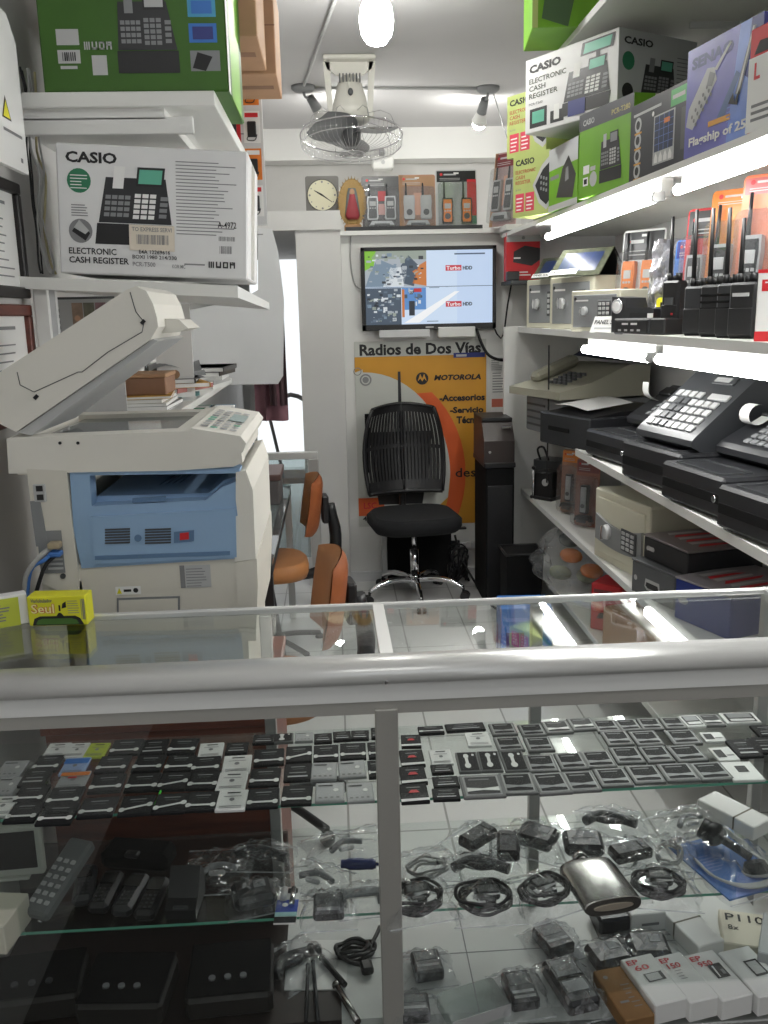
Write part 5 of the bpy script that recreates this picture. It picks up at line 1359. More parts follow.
def solar_tent(label, loc, rz, w, hh):
    t = thing('folding_solar_panel', label, 'solar panel', loc, R(rz), 'camouflage folding solar panels')
    sl = math.atan2(.10, hh)
    m = MB()
    m.prism([(-.09, 0), (0, hh), (.004, hh), (-.084, 0)], 'x', -w / 2, w / 2, CAMO); m.build('front_flap', t)
    m = MB(); m.prism([(.09, 0), (.004, hh), (0, hh), (.084, 0)], 'x', -w / 2, w / 2, BLKM); m.build('rear_flap', t)
    L = math.hypot(.09, hh); uy = Vector((0, .09 / L, hh / L))
    m = MB(); d = Dec(m, Vector((-w / 2, -.0905, 0)), (1, 0, 0), uy, w, L); d.rect(.12, .17, .76, .68, CELL, 2)
    for k in range(1, 4): d.rect(.12 + .19 * k, .17, .006, .68, NAVY, 3)
    m.build('solar_cell', t)
    m = MB(); d = Dec(m, Vector((-w / 2, -.0905, 0)), (1, 0, 0), uy, w, L); d.poly([(.0, .04), (.55, .06), (.55, .26), (.0, .22)], PAPER, 5); d.text('PANEL SOLAR', .04, .09, .46, .1, INK, .015, 7, 0); m.build('price_card', t)
    return t
solar_tent('left camouflage folding solar panel on the farthest small safe', (1.2063, 4.75, Z2 + .25), -48, .20, .085)
solar_tent('right camouflage folding solar panel on the middle small safe', (1.2063, 4.3, Z2 + .2438), -52, .23, .10)
m = MB(); m.prism([(-.03, 0), (0, .05), (.003, .05), (-.026, 0)], 'x', -.065, .065, PAPER)
L = math.hypot(.03, .05); d = Dec(m, (-.065, -.0305, 0), (1, 0, 0), Vector((0, .03 / L, .05 / L)), .13, L); d.text('PANEL SOLAR', .06, .5, .88, .28, INK, .02); d.rect(.1, .2, .7, .12, LTG)
tag(m.build('price_card', None, (1.115, 3.60, Z2), R(-50)), 'white card hand-lettered PANEL SOLAR at the shelf edge', 'card')

# ------------------------------------------------------------------ radios on the safe shelf
def on(px, X, py=330): return at_x(px, py, X)
p = on(633, 1.1625)
t = thing('base_radio', 'black base radio with a chrome speaker ring, left of the handheld radios', 'radio', (p.x + .03, p.y, Z2), R(-62))
m = MB(); m.prism([(-.085, 0), (.085, 0), (.085, .07), (.07, .075), (-.02, .075), (-.03, .105), (-.085, .11)], 'y', -.04, .05, BLK2); m.build('body', t)
m = MB(); m.cyl((-.058, -.04, .08), (-.058, -.047, .08), .022, CHROME, seg=20); m.cyl((-.058, -.047, .08), (-.058, -.05, .08), .015, PAPER, seg=20); m.build('speaker_ring', t)
m = MB(); m.box((.03, -.041, .045), (.075, .004, .03), BLK); m.box((.075, -.042, .035), (.02, .004, .045), PAPER); m.build('front_plate', t)
p = on(640, 1.1)
t = thing('car_stereo', 'flat black car stereo lying at the front of the safe shelf', 'stereo', (p.x + .01, p.y, Z2), R(-66))
m = MB(); m.bx(-.09, .06, -.03, .05, 0, .045, BLK2, .004); m.bx(.065, .12, -.035, .05, 0, .045, BLK, .004); m.build('body', t)
m = MB()
m.box((-.015, -.0305, .022), (.13, .003, .034), BLK, .001)
d = Dec(m, (-.08, -.0322, .006), (1, 0, 0), (0, 0, 1), .13, .034)
for k in range(4): d.rect(.1 + .2 * k, .1, .1, .16, LTG)
for k in range(2): d.rect(.22 + .28 * k, .62, .2, .16, PAPER)
m.build('faceplate', t)
HR = [(673, 1.1875, .056, .145, .17, 'tall black handheld radio with a red light, farthest of the standing row'),
      (697, 1.1875, .062, .125, .19, 'black handheld radio second in the standing row, with a stout plain battery'),
      (713, 1.175, .056, .125, .18, 'black handheld radio third in the standing row, with a ribbed battery'),
      (729, 1.1688, .052, .125, .17, 'black handheld radio fourth in the standing row, in the middle of the ribbed ones'),
      (745, 1.175, .066, .125, .14, 'black handheld radio nearest the white and red carton, with pale lettering')]
for k, (px, X, w, h, an, lb) in enumerate(HR):
    p = on(px, X)
    t = thing('handheld_radio', lb, 'radio', (p.x, p.y, Z2), R(-55), 'handheld radios standing on the safe shelf')
    m = MB(); m.bx(-w / 2, w / 2, -.022, .022, 0, h, BLK2 if k % 2 else BLK, .006)
    if k in (2, 3):
        for j in range(6): m.box((0, -.023, .02 + j * .016), (w * .9, .004, .006), BLKM, .001)
    m.build('body', t)
    m = MB(); m.bx(-w * .45, w * .45, -.026, -.022, .008, h * .55, BLK, .003); 
    if k == 4: m.box((0, -.027, h * .78), (w * .6, .002, .008), LTG)
    if k == 0: m.box((0, -.026, h * .62), (w * .5, .003, .02), DKG); m.box((w * .2, -.026, h * .38), (.006, .003, .006), RED)
    m.build('battery' if k else 'front_panel', t)
    m = MB(); m.cyl((w * .22, 0, h), (w * .22, 0, h + .02), .009, BLK, seg=10); m.cyl((0, 0, h), (0, 0, h + .014), .007, BLK, seg=10); m.build('knob', t)
    m = MB(); m.cyl((-w * .28, 0, h), (-w * .28, 0, h + .02), .008, BLK, seg=10); m.cyl((-w * .28, 0, h + .02), (-w * .28, 0, h + an), .006, BLK, .0045, seg=10); m.build('antenna', t)
PK = dict(group='radio packs on the safe shelf')
radio_pack('black-headed blister pack with two orange radios at the far end of the safe shelf', (1.38, on(636, 1.38).y, Z2), -50, .17, .35, BLK2, PAPER, ORANGE, ORANGE, dock=False, ant=.10, hfrac=.3, rz0=.26, **PK)
t = thing('bagged_radio_set', 'silver crinkled bag with a yellow radio pack behind the base radio', 'bag', (1.3125, on(664, 1.3125).y, Z2), R(-50), None, R(-6))
m = MB()
def crk(u, v, s): return ((u - .5) * .15 * (1 - .15 * v), s * (.022 + .012 * math.sin(17 * u + 9 * v) + .012 * math.sin(23 * v - 7 * u)) * math.sin(PI * u) ** .4, .28 * v)
m.sheet(lambda u, v: crk(u, v, 1), 16, 20, mat('foil_silver', (190, 190, 194), .25, metal=.7, bump=1, scale=60), False); m.sheet(lambda u, v: crk(u, v, -1), 16, 20, mat('foil_silver', (190, 190, 194), .25, metal=.7, bump=1, scale=60), False); m.build('bag', t)
m = MB(); m.prism(rrect(.06, .08, .01, 3, .02, .06), 'y', -.045, -.03, YEL); m.box((.02, -.046, .07), (.03, .003, .03), BLK); m.build('radio', t)
radio_pack('blue-backed blister pack with black radios behind the second handheld radio', (1.325, on(688, 1.325).y, Z2), -50, .13, .27, NAVY, BLUEP, BLK2, None, n=1, dock=False, ant=.1, **PK)
radio_pack('red-backed blister pack with a black header, behind the middle handheld radios', (1.3375, on(704, 1.3375).y, Z2), -50, .17, .35, BLK, RED, SILV, DKG, dock=True, ant=.09, hfrac=.24, **PK)
radio_pack('orange-backed blister pack with silver radios, second from the right edge of the shelf', (1.3, on(731, 1.3).y, Z2), -50, .18, .37, ORANGE, mat('pack_orange', (216, 130, 60), .4), SILV, BLK2, dock=True, ant=.1, hfrac=.12, **PK)
radio_pack('rose and orange blister pack with silver radios at the right edge of the safe shelf', (1.2875, on(762, 1.2875).y, Z2), -50, .17, .38, mat('pack_rose2', (170, 90, 90), .4), mat('pack_coral', (212, 120, 84), .4), SILV, BLK2, dock=True, ant=.1, hfrac=.12, **PK)
m = MB(); w, d_, h = .16, .05, .145; m.bx(-w / 2, w / 2, -d_ / 2, d_ / 2, 0, h, PAPER, .002); F = faces(m, w, d_, h)
f = F['front']; f.rect(0, 0, 1, .14, RED); f.rect(0, .95, 1, .05, RED); f.rect(.06, .70, .6, .16, RED, 2); f.text('Turbo', .1, .73, .5, .1, PAPER, .03, 3); f.lines(.25, .28, .7, .2, 3, INKG, 2, 3, .3)
A, B, w_ = face_px(758, 320, .86, 740, -60)
p = at_x(756, 350, .845); tag(m.build('carton', None, (1.195, 2.29, Z2), R(-42)), 'white and red carton at the right edge of the picture on the safe shelf', 'carton')

# ------------------------------------------------------------------ cash registers
def register(label, loc, rz, w, d_, bh=.085, top_dy=.1, top_w=.9, tilt=24, keys=PAPER, body=BLK2, roll=True, big=False, curl=False, topx=0, disp=True, sd=.22):
    t = thing('cash_register', label, 'cash register', loc, R(rz), 'cash registers on the grey-white shelf'); bh += .02
    m = MB(); m.bx(-w / 2, w / 2, -d_ / 2, d_ / 2, .008, bh, BLK2, .008)
    m.bx(-w / 2 + .012, w / 2 - .012, -d_ / 2 - .002, -d_ / 2 + .02, bh * .40, bh * .62, BLKM)
    for sx in (-1, 1):
        for sy in (-1, 1): m.cyl((sx * w * .42, sy * d_ * .42, 0), (sx * w * .42, sy * d_ * .42, .01), .012, BLKM, seg=8)
    # coin well in the top of the drawer case
    m.bx(-w * .36, w * .36, -d_ / 2 + .02, -d_ / 2 + .022, bh, bh + .004, DKG); m.bx(-w * .36, w * .36, -d_ / 2 + .10, -d_ / 2 + .102, bh, bh + .004, DKG)
    m.bx(-w * .36, -w * .355, -d_ / 2 + .02, -d_ / 2 + .1, bh, bh + .004, DKG); m.bx(w * .355, w * .36, -d_ / 2 + .02, -d_ / 2 + .1, bh, bh + .004, DKG)
    m.build('drawer', t)
    m = MB(); m.cyl((w * .40, -d_ / 2, bh * .5), (w * .40, -d_ / 2 - .006, bh * .5), .008, CHROME, seg=10); m.build('lock', t)
    # wedge body
    y0 = -d_ / 2 + top_dy; y1 = d_ / 2 - .01; tw = w * top_w; sd = min(sd, y1 - y0 - .04)
    zf = bh + .045; zb = zf + sd * math.tan(R(tilt))
    m = MB(); m.T = Matrix.Translation((topx, 0, 0))
    m.prism([(y0 + .03, bh), (y1, bh), (y1, zb - .02), (y0 + .012 + sd, zb), (y0 + .012, zf), (y0, zf - .012), (y0, zf - .028)], 'x', -tw / 2, tw / 2, body)
    m.build('body', t)
    uy = Vector((0, math.cos(R(tilt)), math.sin(R(tilt)))); L = sd / math.cos(R(tilt))
    m = MB(); m.T = Matrix.Translation((topx, 0, 0)); n = Vector((0, -uy.z, uy.y)); o = Vector((-tw / 2, y0 + .012, zf))
    rot = Matrix.Rotation(R(tilt), 4, 'X')
    def key(u, v, ku, kv, c, hh=.006):
        q = o + Vector((u * tw, 0, 0)) + uy * (v * L) + n * (hh / 2); m.box(tuple(q), (ku * tw, kv * L, hh), c, .0015, rot)
    if big:
        for j in range(5):
            for i in range(7):
                c = LTG if not (i in (1, 2) and j < 4) else DKG
                if j == 4 and i > 3: continue
                key(.12 + i * .118, .08 + j * .125, .088, .092, c)
        key(.78, .08 + 4 * .125, .3, .092, LTG)
    else:
        for j in range(5):
            for i in range(6): key(.36 + i * .105, .10 + j * .125, .078, .09, keys if (i + j) % 4 else MIDG)
    m.build('keypad', t)
    if disp:
        m = MB(); m.T = Matrix.Translation((topx, 0, 0))
        q = o + Vector((tw * .62, 0, 0)) + uy * (L * .84) + n * .003; m.box(tuple(q), (tw * .34, L * .12, .006), DKG, .002, rot)
        q = o + Vector((tw * .60, 0, 0)) + uy * (L * .84) + n * .0065; m.box(tuple(q), (tw * .24, L * .07, .002), LTG, 0, rot); m.build('display', t)
    if roll:
        m = MB(); m.T = Matrix.Translation((topx, 0, 0))
        def pr_(u, v):
            a = v * 2.6
            if v < .45: q = o + uy * (L * (.62 - .35 * v)) + n * .008
            else:
                b = (v - .45) / .55 * 4.0; q = o + uy * (L * .46 - .028 * math.sin(b)) + n * (.008 + .026 * (1 - math.cos(b)))
            return tuple(q + Vector((tw * (.08 + .16 * u), 0, 0)))
        if curl:
            def pr_(u, v):
                q = o + uy * (L * .45 - .02 * math.sin(3 * v)) + n * (.006 + .075 * v); return tuple(q + Vector((tw * (.1 + .14 * u), 0, 0)))
        m.sheet(pr_, 3, 18, PAPER); m.build('receipt_paper', t)
        m = MB(); m.T = Matrix.Translation((topx, 0, 0)); q = o + Vector((tw * .18, 0, 0)) + uy * (L * .74) + n * .006; m.box(tuple(q), (tw * .26, L * .22, .014), BLK, .004, rot); m.build('printer_cover', t)
    return t
register('farthest cash register, compact black with a curl of paper standing up', (1.3312, 3.6625, Z3), -80, .30, .36, .075, .15, .95, 30, MIDG, curl=True, big=False)
register('second cash register from the far end, with the big pale keys', (1.325, 3.1125, Z3), -80, .32, .37, .095, .04, .92, 40, sd=.185, body=mat('register_charcoal', (58, 60, 63), .38), big=True, roll=False)
register('third cash register from the far end, with a curled paper roll', (1.3187, 2.7125, Z3), -82, .29, .37, .085, .15, .95, 28, MIDG)
register('nearest cash register, dark grey at the right edge of the picture', (1.325, 2.275, Z3), -82, .31, .37, .085, .16, .95, 28, PAPER)
p = at_x(668, 372, 1.2)
m = MB(); m.box((0, 0, .05), (.07, .05, .1), mat('dusty_rose', (150, 110, 112), .4), .006); m.box((0, 0, .11), (.05, .035, .02), LTG, .003)
tag(m.build('ink_bottle', None, (1.55, 3.225, Z3 + .3), R(-60)), 'dull rose box on the back of the register with the big pale keys', 'box')
# fax machine and printers on the recessed shelf
t = thing('fax_machine', 'big cream fax machine on the grey slotted printer at the far end', 'fax machine', (1.27, 4.60, Z3 + .19), R(-72))
m = MB(); m.prism([(-.20, 0), (.22, 0), (.22, .12), (.12, .125), (-.06, .06), (-.20, .03)], 'x', -.24, .16, mat('fax_cream', (158, 156, 140), .5)); m.build('body', t)
m = MB(); m.box((-.17, -.02, .10), (.07, .22, .045), mat('fax_cream', (158, 156, 140), .5), .015, Matrix.Rotation(R(20), 4, 'X')); m.build('handset', t)
m = MB(); m.prism([(.05, .155), (.22, .13), (.26, .17), (.20, .21), (.10, .18)], 'x', -.14, .15, mat('dusk_navy', (50, 58, 84), .5)); m.build('paper_tray', t)
m = MB()
for i in range(4):
    for j in range(5): m.box((-.02 + .035 * i, -.13 + .022 * j, .058 + .008 * j), (.022, .012, .012), DKG, .002)
m.build('keypad', t)
t = thing('grey_printer', 'grey slotted machine under the cream fax machine', 'printer', (1.325, 4.675, Z3 - .0125), R(-78))
m = MB(); m.bx(-.17, .17, -.2, .2, .004, .15, MIDG, .006)
for k in range(4): m.bx(-.15, .02, -.204, -.199, .03 + k * .028, .038 + k * .028, DKG)
m.build('body', t)
t = thing('black_printer', 'black printer with a white sheet on top, left of the cash registers', 'printer', (1.2875, 4.2, Z3 - .0125), R(-72))
m = MB(); m.bx(-.17, .17, -.19, .19, .004, .125, BLK2, .006); m.bx(-.10, .04, -.194, -.189, .06, .075, BLKM); m.build('body', t)
m = MB(); m.prism([(-.17, .125), (.17, .125), (.17, .15), (-.05, .14)], 'x', -.15, .15, BLK); m.build('lid', t)
m = MB(); m.sheet(lambda u, v: (-.14 + .22 * u, -.14 + .2 * v, .148 + .02 * v + .006 * math.sin(4 * u)), 6, 6, PAPER); m.build('paper_sheet', t)

# ------------------------------------------------------------------ goods on the lower shelf
safe('large cream safe with a curved grey fascia on the lower right shelf', (1.265, 3.44, Z4), -80, .36, .24, .235, curved=True, group=None)
def cashbox(label, loc, rz, w, d_, h, side, lidc, band=None):
    t = thing('cash_box_carton', label, 'box', loc, R(rz), 'flat boxes on the lower right shelf')
    m = MB(); m.bx(-w / 2, w / 2, -d_ / 2, d_ / 2, 0, h, side, .003)
    F = faces(m, w, d_, h); f = F['front']
    if band == 'handle': f.poly([(.32, .35), (.38, .25), (.62, .25), (.68, .35), (.66, .6), (.34, .6)], LTG); f.poly([(.35, .38), (.40, .32), (.60, .32), (.65, .38), (.63, .5), (.37, .5)], INK, 2); f.disc(.1, .5, .04, LTG)
    else: f.rect(.1, .42, .12, .2, LTG); f.disc(.1, .5, .03, LTG); f.disc(.23, .52, .03, LTG)
    m.build('box', t)
    m = MB(); m.bx(-w / 2 - .002, w / 2 + .002, -d_ / 2 - .002, d_ / 2 + .002, h, h + .006, lidc, .002)
    d = Dec(m, (-w / 2, -d_ / 2, h + .006), (1, 0, 0), (0, 1, 0), w, d_); rg = random.Random(w)
    for k in range(6): d.poly([(.1 + .13 * k, .2 + .1 * rg.random()), (.2 + .13 * k, .22), (.19 + .13 * k, .7), (.12 + .13 * k, .6 + .2 * rg.random())], RED if k % 2 else LTG)
    m.build('lid', t); return t
cashbox('dark grey box with a pale oval handle print beside the cream safe', (1.25, 3.05, Z4), -74, .20, .24, .095, mat('box_graphite', (84, 86, 88), .5), mat('box_graphite', (84, 86, 88), .5), 'handle')
cashbox('black box stacked on the dark grey one with the oval handle print', (1.2875, 3.025, Z4 + .1275), -78, .22, .24, .065, BLK2, mat('box_lid_red_grey', (120, 112, 112), .4))
cashbox('royal blue flat box at the right end of the lower shelf', (1.3125, 2.7625, Z4), -70, .20, .26, .11, mat('box_royal', (26, 48, 128), .45), mat('box_lid_grey', (140, 136, 140), .4))
radio_pack('orange blister pack with a round-dialled radio, left of the two beside the cream safe', (1.19, 4.45, Z4), -48, .10, .26, mat('pack_orange', (216, 130, 60), .4), mat('pack_brown', (150, 110, 90), .4), BLK2, SILV, n=1, dock=True, ant=0, group='radio packs on the lower shelf', tilt=3)
radio_pack('red-brown blister pack with a round-dialled radio, touching the cream safe', (1.185, 4.15, Z4), -46, .10, .26, mat('pack_dusk', (130, 80, 76), .4), mat('pack_brown2', (160, 106, 90), .4), BLK2, SILV, n=1, dock=True, ant=0, group='radio packs on the lower shelf', tilt=3)
t = thing('food_container', 'clear plastic box with a grey lid and wire handle on the lower shelf', 'container', (1.25, 5.02, Z4), R(-40))
m = MB(); m.prism(rrect(.16, .12, .02, 3), 'z', 0, .10, FILM2); m.build('body', t)
m = MB(); m.prism(rrect(.17, .13, .02, 3), 'z', .10, .15, DKG); m.build('lid', t)
m = MB(); m.tube([(-.05, -.05, .15), (-.06, -.06, .2), (-.03, -.06, .21), (-.01, -.05, .15)], .005, BLK); m.build('handle', t)
t = thing('small_speaker', 'small black speaker with a silver rod beside the clear plastic box', 'speaker', (1.17, 4.84, Z4), R(-50))
m = MB(); m.bx(-.05, .05, -.05, .05, .0, .125, BLK, .006); m.bx(-.06, .06, -.06, .05, 0, .015, BLK, .004); m.build('cabinet', t)
m = MB(); m.cyl((.02, -.051, .08), (.02, -.056, .08), .016, LTG, seg=14); m.build('dial', t)
m = MB(); m.cyl((-.04, -.058, .015), (-.04, -.058, .135), .006, CHROME, seg=8); m.ball((-.04, -.058, .14), .009, BLK); m.build('rod', t)
m = MB(); a = at_x(541, 340, 1.0)
p = at_y(548, 345, 4.5); q = at_y(543, 480, 4.5)
m.tube([(p.x, 4.48, p.z), (p.x - .002, 4.46, (p.z + q.z) / 2), (q.x, 4.42, q.z)], .004, CABLEB, seg=6)
tag(m.build('cable'), 'thin black cable hanging straight down behind the fax machine', 'cable')
# lowest shelf
t = thing('plastic_bag', 'crumpled clear carrier bag of orange oddments on the lowest right shelf', 'bag', (1.225, 4.3125, Z5), R(-40))
m = MB()
def bg(u, v):
    a = 2 * PI * u; r = (.05 + .10 * math.sin(PI * min(.97, .15 + .8 * v)) ** .6) * (1 + .12 * math.sin(5 * a + 8 * v) + .07 * math.sin(11 * a - 9 * v))
    return (r * math.cos(a) * 1.3, r * math.sin(a), .24 * v + .01 * math.sin(7 * a))
m.sheet(bg, 30, 16, FILM, False)
m.build('film', t)
for k, (x, y, z, c) in enumerate(((-.03, -.08, .14, ORANGE), (.06, -.08, .09, ORANGE), (.05, -.06, .19, KRAFT), (-.08, -.07, .06, mat('oddment_sage', (150, 156, 132), .5)), (.02, -.03, .05, mat('oddment_sage', (150, 156, 132), .5)), (-.06, -.03, .19, mat('oddment_teal', (60, 76, 70), .5)))):
    m = MB(); m.ball((x, y + .03, z), (.05, .03, .03), c, 10, 6); m.build('oddment', t)
m = MB(); m.bx(-.055, .055, -.06, .06, 0, .17, RED, .004); F = faces(m, .11, .12, .17); F['front'].poly([(.2, .25), (.8, .3), (.75, .42), (.3, .38)], BLK); F['front'].rect(.1, .8, .6, .08, mat('print_maroon', (120, 54, 58), .4)); F['left'].rect(0, 0, 1, 1, LTG, .5)
tag(m.build('carton', None, (1.1937, 3.725, Z5), R(-40)), 'small bright red carton on the lowest right shelf', 'carton')
m = MB(); m.bx(-.15, .15, -.1, .1, 0, .14, KRAFT, .003); m.bx(-.15, .15, -.01, .01, .14, .1405, KRAFTD)
tag(m.build('kraft_carton', None, (1.25, 3.35, Z5), R(-76)), 'low brown carton on the lowest right shelf beneath the cream safe', 'carton')
m = MB(); m.ball((0, 0, .06), (.1, .07, .06), BLKM, 14, 8); m.box((0, 0, .1), (.08, .05, .04), BLK, .01); tag(m.build('camera_bag', None, (1.4, 3.85, Z5), 0), 'black pouch behind the small red carton on the lowest shelf', 'bag')

SZ = 1.0
SZ = .85
# ================================================================== battery packs on the upper glass shelf
WHT = mat('label_white', (222, 222, 220), .5)
BATB = mat('battery_black', (24, 24, 26), .7, spec=.3)
BATG = mat('battery_grey', (156, 157, 158), .6)
TRAY = mat('tray_grey', (108, 108, 108), .6)
BW, BH, BT = .060, .066, .0055
def bone(d, y, m_, l=3, x0=.1, x1=.9, slope=0):
    h = .075
    d.poly([(x0, y - h * .6), (x1, y - h * .6 + slope), (x1, y + h * .6 + slope), (x0, y + h * .6)], m_, l)
    for x, s in ((x0, 0), (x1, slope)):
        d.disc(x, y + s - .03, .085, m_, l); d.disc(x, y + s + .03, .085, m_, l)
def bat_mesh(kind):
    m = MB()
    base = dict(sw=BATB, sl=BATB, pl=BATB, wh=WHT, gr=BATG, fr=TRAY, fb=TRAY, ph=TRAY, rd=BATB, yg=mat('label_lime', (182, 196, 60), .5), bl=mat('label_blue', (150, 170, 210), .5), og=BATG, ww=WHT, wp=WHT, wr=WHT)[kind]
    m.bx(-BW / 2, BW / 2, -BH / 2, BH / 2, 0, BT, base, .0012)
    d = Dec(m, (-BW / 2, -BH / 2, BT), (1, 0, 0), (0, 1, 0), BW, BH)
    if kind in ('sw', 'sl', 'pl', 'rd'):
        d.rect(.25, .74, .5, .05, INKG); d.rect(.3, .62, .4, .03, DKG); d.rect(.06, .06, .88, .86, mat('battery_label', (34, 34, 36), .7, spec=.3), .5)
        if kind == 'sw': bone(d, .24, WHT)
        if kind == 'sl': bone(d, .22, WHT, slope=.22)
        if kind == 'rd': d.poly([(.3, .45), (.7, .45), (.6, .6), (.4, .6)], RED, 3); d.poly([(0, .0), (1, .04), (1, .16), (0, .14)], WHT, 3)
        if kind == 'pl': d.rect(.2, .36, .6, .06, MIDG, 3); d.rect(.15, .14, .7, .08, LTG, 3)
    if kind in ('wh', 'yg', 'bl', 'og'):
        d.rect(.3, .80, .45, .06, INK); d.disc(.5, .5, .09, INKG); d.lines(.12, .08, .76, .16, 2, INKG, 1, 2, .4); d.rect(.2, .64, .6, .03, INKG)
        if kind == 'bl': d.rect(.0, .6, 1, .3, BLUEP, 2)
        if kind == 'og': d.rect(0, .7, 1, .2, ORANGE, 2); d.rect(.3, .55, .3, .1, RED, 2)
    if kind == 'gr':
        d.rect(.05, .05, .9, .9, mat('battery_label_grey', (164, 165, 166), .4), .5); d.disc(.7, .55, .09, WHT, 2); d.rect(.1, .78, .5, .05, INK, 2)
        for k in range(4): d.rect(.12 + .2 * k, .12, .1, .08, INKG, 2)
    if kind in ('fr', 'fb'):
        d.rect(.07, .07, .86, .86, mat('tray_rim', (150, 150, 150), .5), .5); d.rect(.12, .12, .76, .76, BATB if kind == 'fr' else INK, 1.5); d.rect(.2, .72, .5, .05, INKG, 2.5)
        d.poly([(.12, .22), (.5, .27), (.88, .22), (.88, .40), (.5, .34), (.12, .40)], MIDG if kind == 'fr' else WHT, 2.5)
    if kind == 'ph':
        d.rect(.08, .05, .84, .9, BATB, 1); d.disc(.45, .75, .12, WHT, 2); d.rect(.38, .3, .14, .45, WHT, 2); d.disc(.45, .28, .14, WHT, 2); d.disc(.78, .8, .06, WHT, 2)
    if kind == 'ww': d.rect(.1, .1, .8, .8, INK, 1); d.rect(.16, .45, .68, .4, MIDG, 2); d.rect(.16, .15, .68, .2, WHT, 2)
    if kind == 'wp': d.rect(.35, .4, .35, .35, INK, 1)
    if kind == 'wr': d.rect(.1, .2, .4, .6, INK, 1); d.rect(.55, .3, .35, .1, INKG, 1)
    return m
KDESC = dict(sw='black battery pack with a white swoosh', sl='black battery pack, slanting white swoosh', pl='plain black battery pack with grey lettering', wh='white-labelled battery pack', gr='silver-grey battery pack', fr='grey-framed dark battery pack', fb='pale-framed black battery pack', ph='upright pack with white bone print', rd='black battery pack with a red mark', yg='lime-green battery pack', bl='blue and white battery pack', og='orange-striped grey battery pack', ww='black and white framed battery pack', wp='white battery pack with a black square', wr='white and black battery pack')
_bp = {}
def battery(px, py, wpx, kind, label, hpx=None, rz=None):
    p = at_z(px, py, S1 + BT)
    depth = p.y
    w = wpx * math.hypot(depth, EYE - S1) * .96 / FPX
    ang = R(0) if rz is None else R(rz)
    if kind not in _bp: o = _bp[kind] = bat_mesh(kind).build('battery_pack')
    else: o = _bp[kind].copy(); COL.objects.link(o)
    o.location = (p.x, p.y, S1 + .0004); o.rotation_euler = (0, 0, ang)
    o.scale = (w / BW, (hpx or 1) * 1.0, 1.1)
    tag(o, label, 'battery', 'battery packs on the upper glass shelf')
def brow(side, row, items):
    for k, it in enumerate(items):
        px, py, w, kd = it[:4]
        battery(px, py, w, kd, '%s, %s from left, %s row %s of post' % (KDESC[kd], ORD[k], row, side), it[4] if len(it) > 4 else None, it[5] if len(it) > 5 else random.Random(px * 7 + py).uniform(-2.5, 2.5))
# rows run from the customer's edge (front) to the back of the shelf
brow('left', 'front', [(3, 806, 26, 'wh'), (24, 812, 30, 'sw'), (58, 814, 34, 'sw'), (98, 807, 34, 'sw'), (137, 805, 32, 'sl'), (171, 803, 32, 'sl'), (202, 801, 30, 'sw'), (232, 800, 29, 'wh', 1.05), (263, 798, 31, 'sw'), (297, 795, 30, 'sw'), (330, 792, 29, 'gr'), (360, 792, 27, 'gr')])
brow('left', 'second', [(6, 786, 22, 'gr'), (31, 794, 29, 'sw'), (65, 796, 32, 'sw'), (107, 783, 32, 'sw'), (143, 782, 32, 'sw'), (174, 781, 29, 'sl'), (204, 780, 30, 'sw'), (232, 781, 29, 'wh'), (265, 777, 30, 'sw'), (298, 772, 28, 'pl'), (324, 771, 26, 'gr'), (352, 769, 27, 'gr'), (374, 769, 12, 'sw')])
brow('left', 'third', [(12, 769, 24, 'gr'), (36, 777, 27, 'pl'), (73, 780, 28, 'og'), (113, 764, 30, 'sw'), (149, 763, 29, 'sw'), (180, 763, 28, 'sw'), (206, 764, 28, 'sw'), (237, 764, 28, 'wh', 1.05), (269, 757, 30, 'sw'), (299, 754, 26, 'sl'), (326, 753, 25, 'sw'), (353, 751, 26, 'sw'), (374, 750, 12, 'sw')])
brow('left', 'fourth', [(48, 763, 26, 'sw'), (75, 766, 24, 'bl'), (126, 747, 29, 'sw'), (154, 747, 27, 'pl'), (183, 746, 28, 'sw'), (211, 750, 24, 'wh', .9)])
brow('left', 'back', [(57, 750, 22, 'wh', .9), (77, 750, 20, 'wh', .9), (97, 750, 20, 'yg', .9), (237, 748, 22, 'pl', .7), (264, 739, 22, 'pl', .6), (283, 738, 21, 'ph', .6), (304, 737, 18, 'gr', .6), (323, 738, 18, 'pl', .6), (342, 736, 18, 'pl', .6), (360, 735, 18, 'pl', .6), (376, 733, 10, 'pl', .7)])
brow('right', 'front', [(414, 793, 28, 'rd'), (446, 794, 27, 'pl', .6), (482, 786, 42, 'fb', 1.2), (518, 783, 34, 'fr', 1.15), (551, 783, 34, 'fr', 1.15), (581, 781, 32, 'fr', 1.1), (613, 777, 33, 'fr'), (645, 774, 32, 'fr'), (678, 772, 34, 'fr'), (711, 771, 34, 'fr'), (742, 771, 32, 'wp', 1.05)])
brow('right', 'second', [(413, 775, 26, 'rd'), (446, 782, 26, 'pl', .6), (468, 762, 22, 'ph', 1.2), (490, 761, 22, 'ph', 1.2), (514, 761, 24, 'ph', 1.2), (541, 763, 30, 'fr'), (571, 761, 28, 'fr'), (598, 759, 30, 'fr'), (627, 755, 29, 'fr'), (656, 754, 28, 'fr'), (687, 753, 32, 'fr'), (724, 754, 22, 'wr', .8)])
brow('right', 'third', [(412, 758, 24, 'rd'), (441, 757, 22, 'wh', .9), (442, 769, 22, 'pl', .5), (509, 744, 27, 'fr', .9), (539, 744, 27, 'fr', .9), (617, 738, 27, 'fr', .95), (646, 738, 28, 'fr', .95), (683, 737, 30, 'fr', .95), (713, 737, 22, 'wr', .6), (744, 748, 26, 'pl', 1.1), (766, 745, 26, 'pl', 1)])
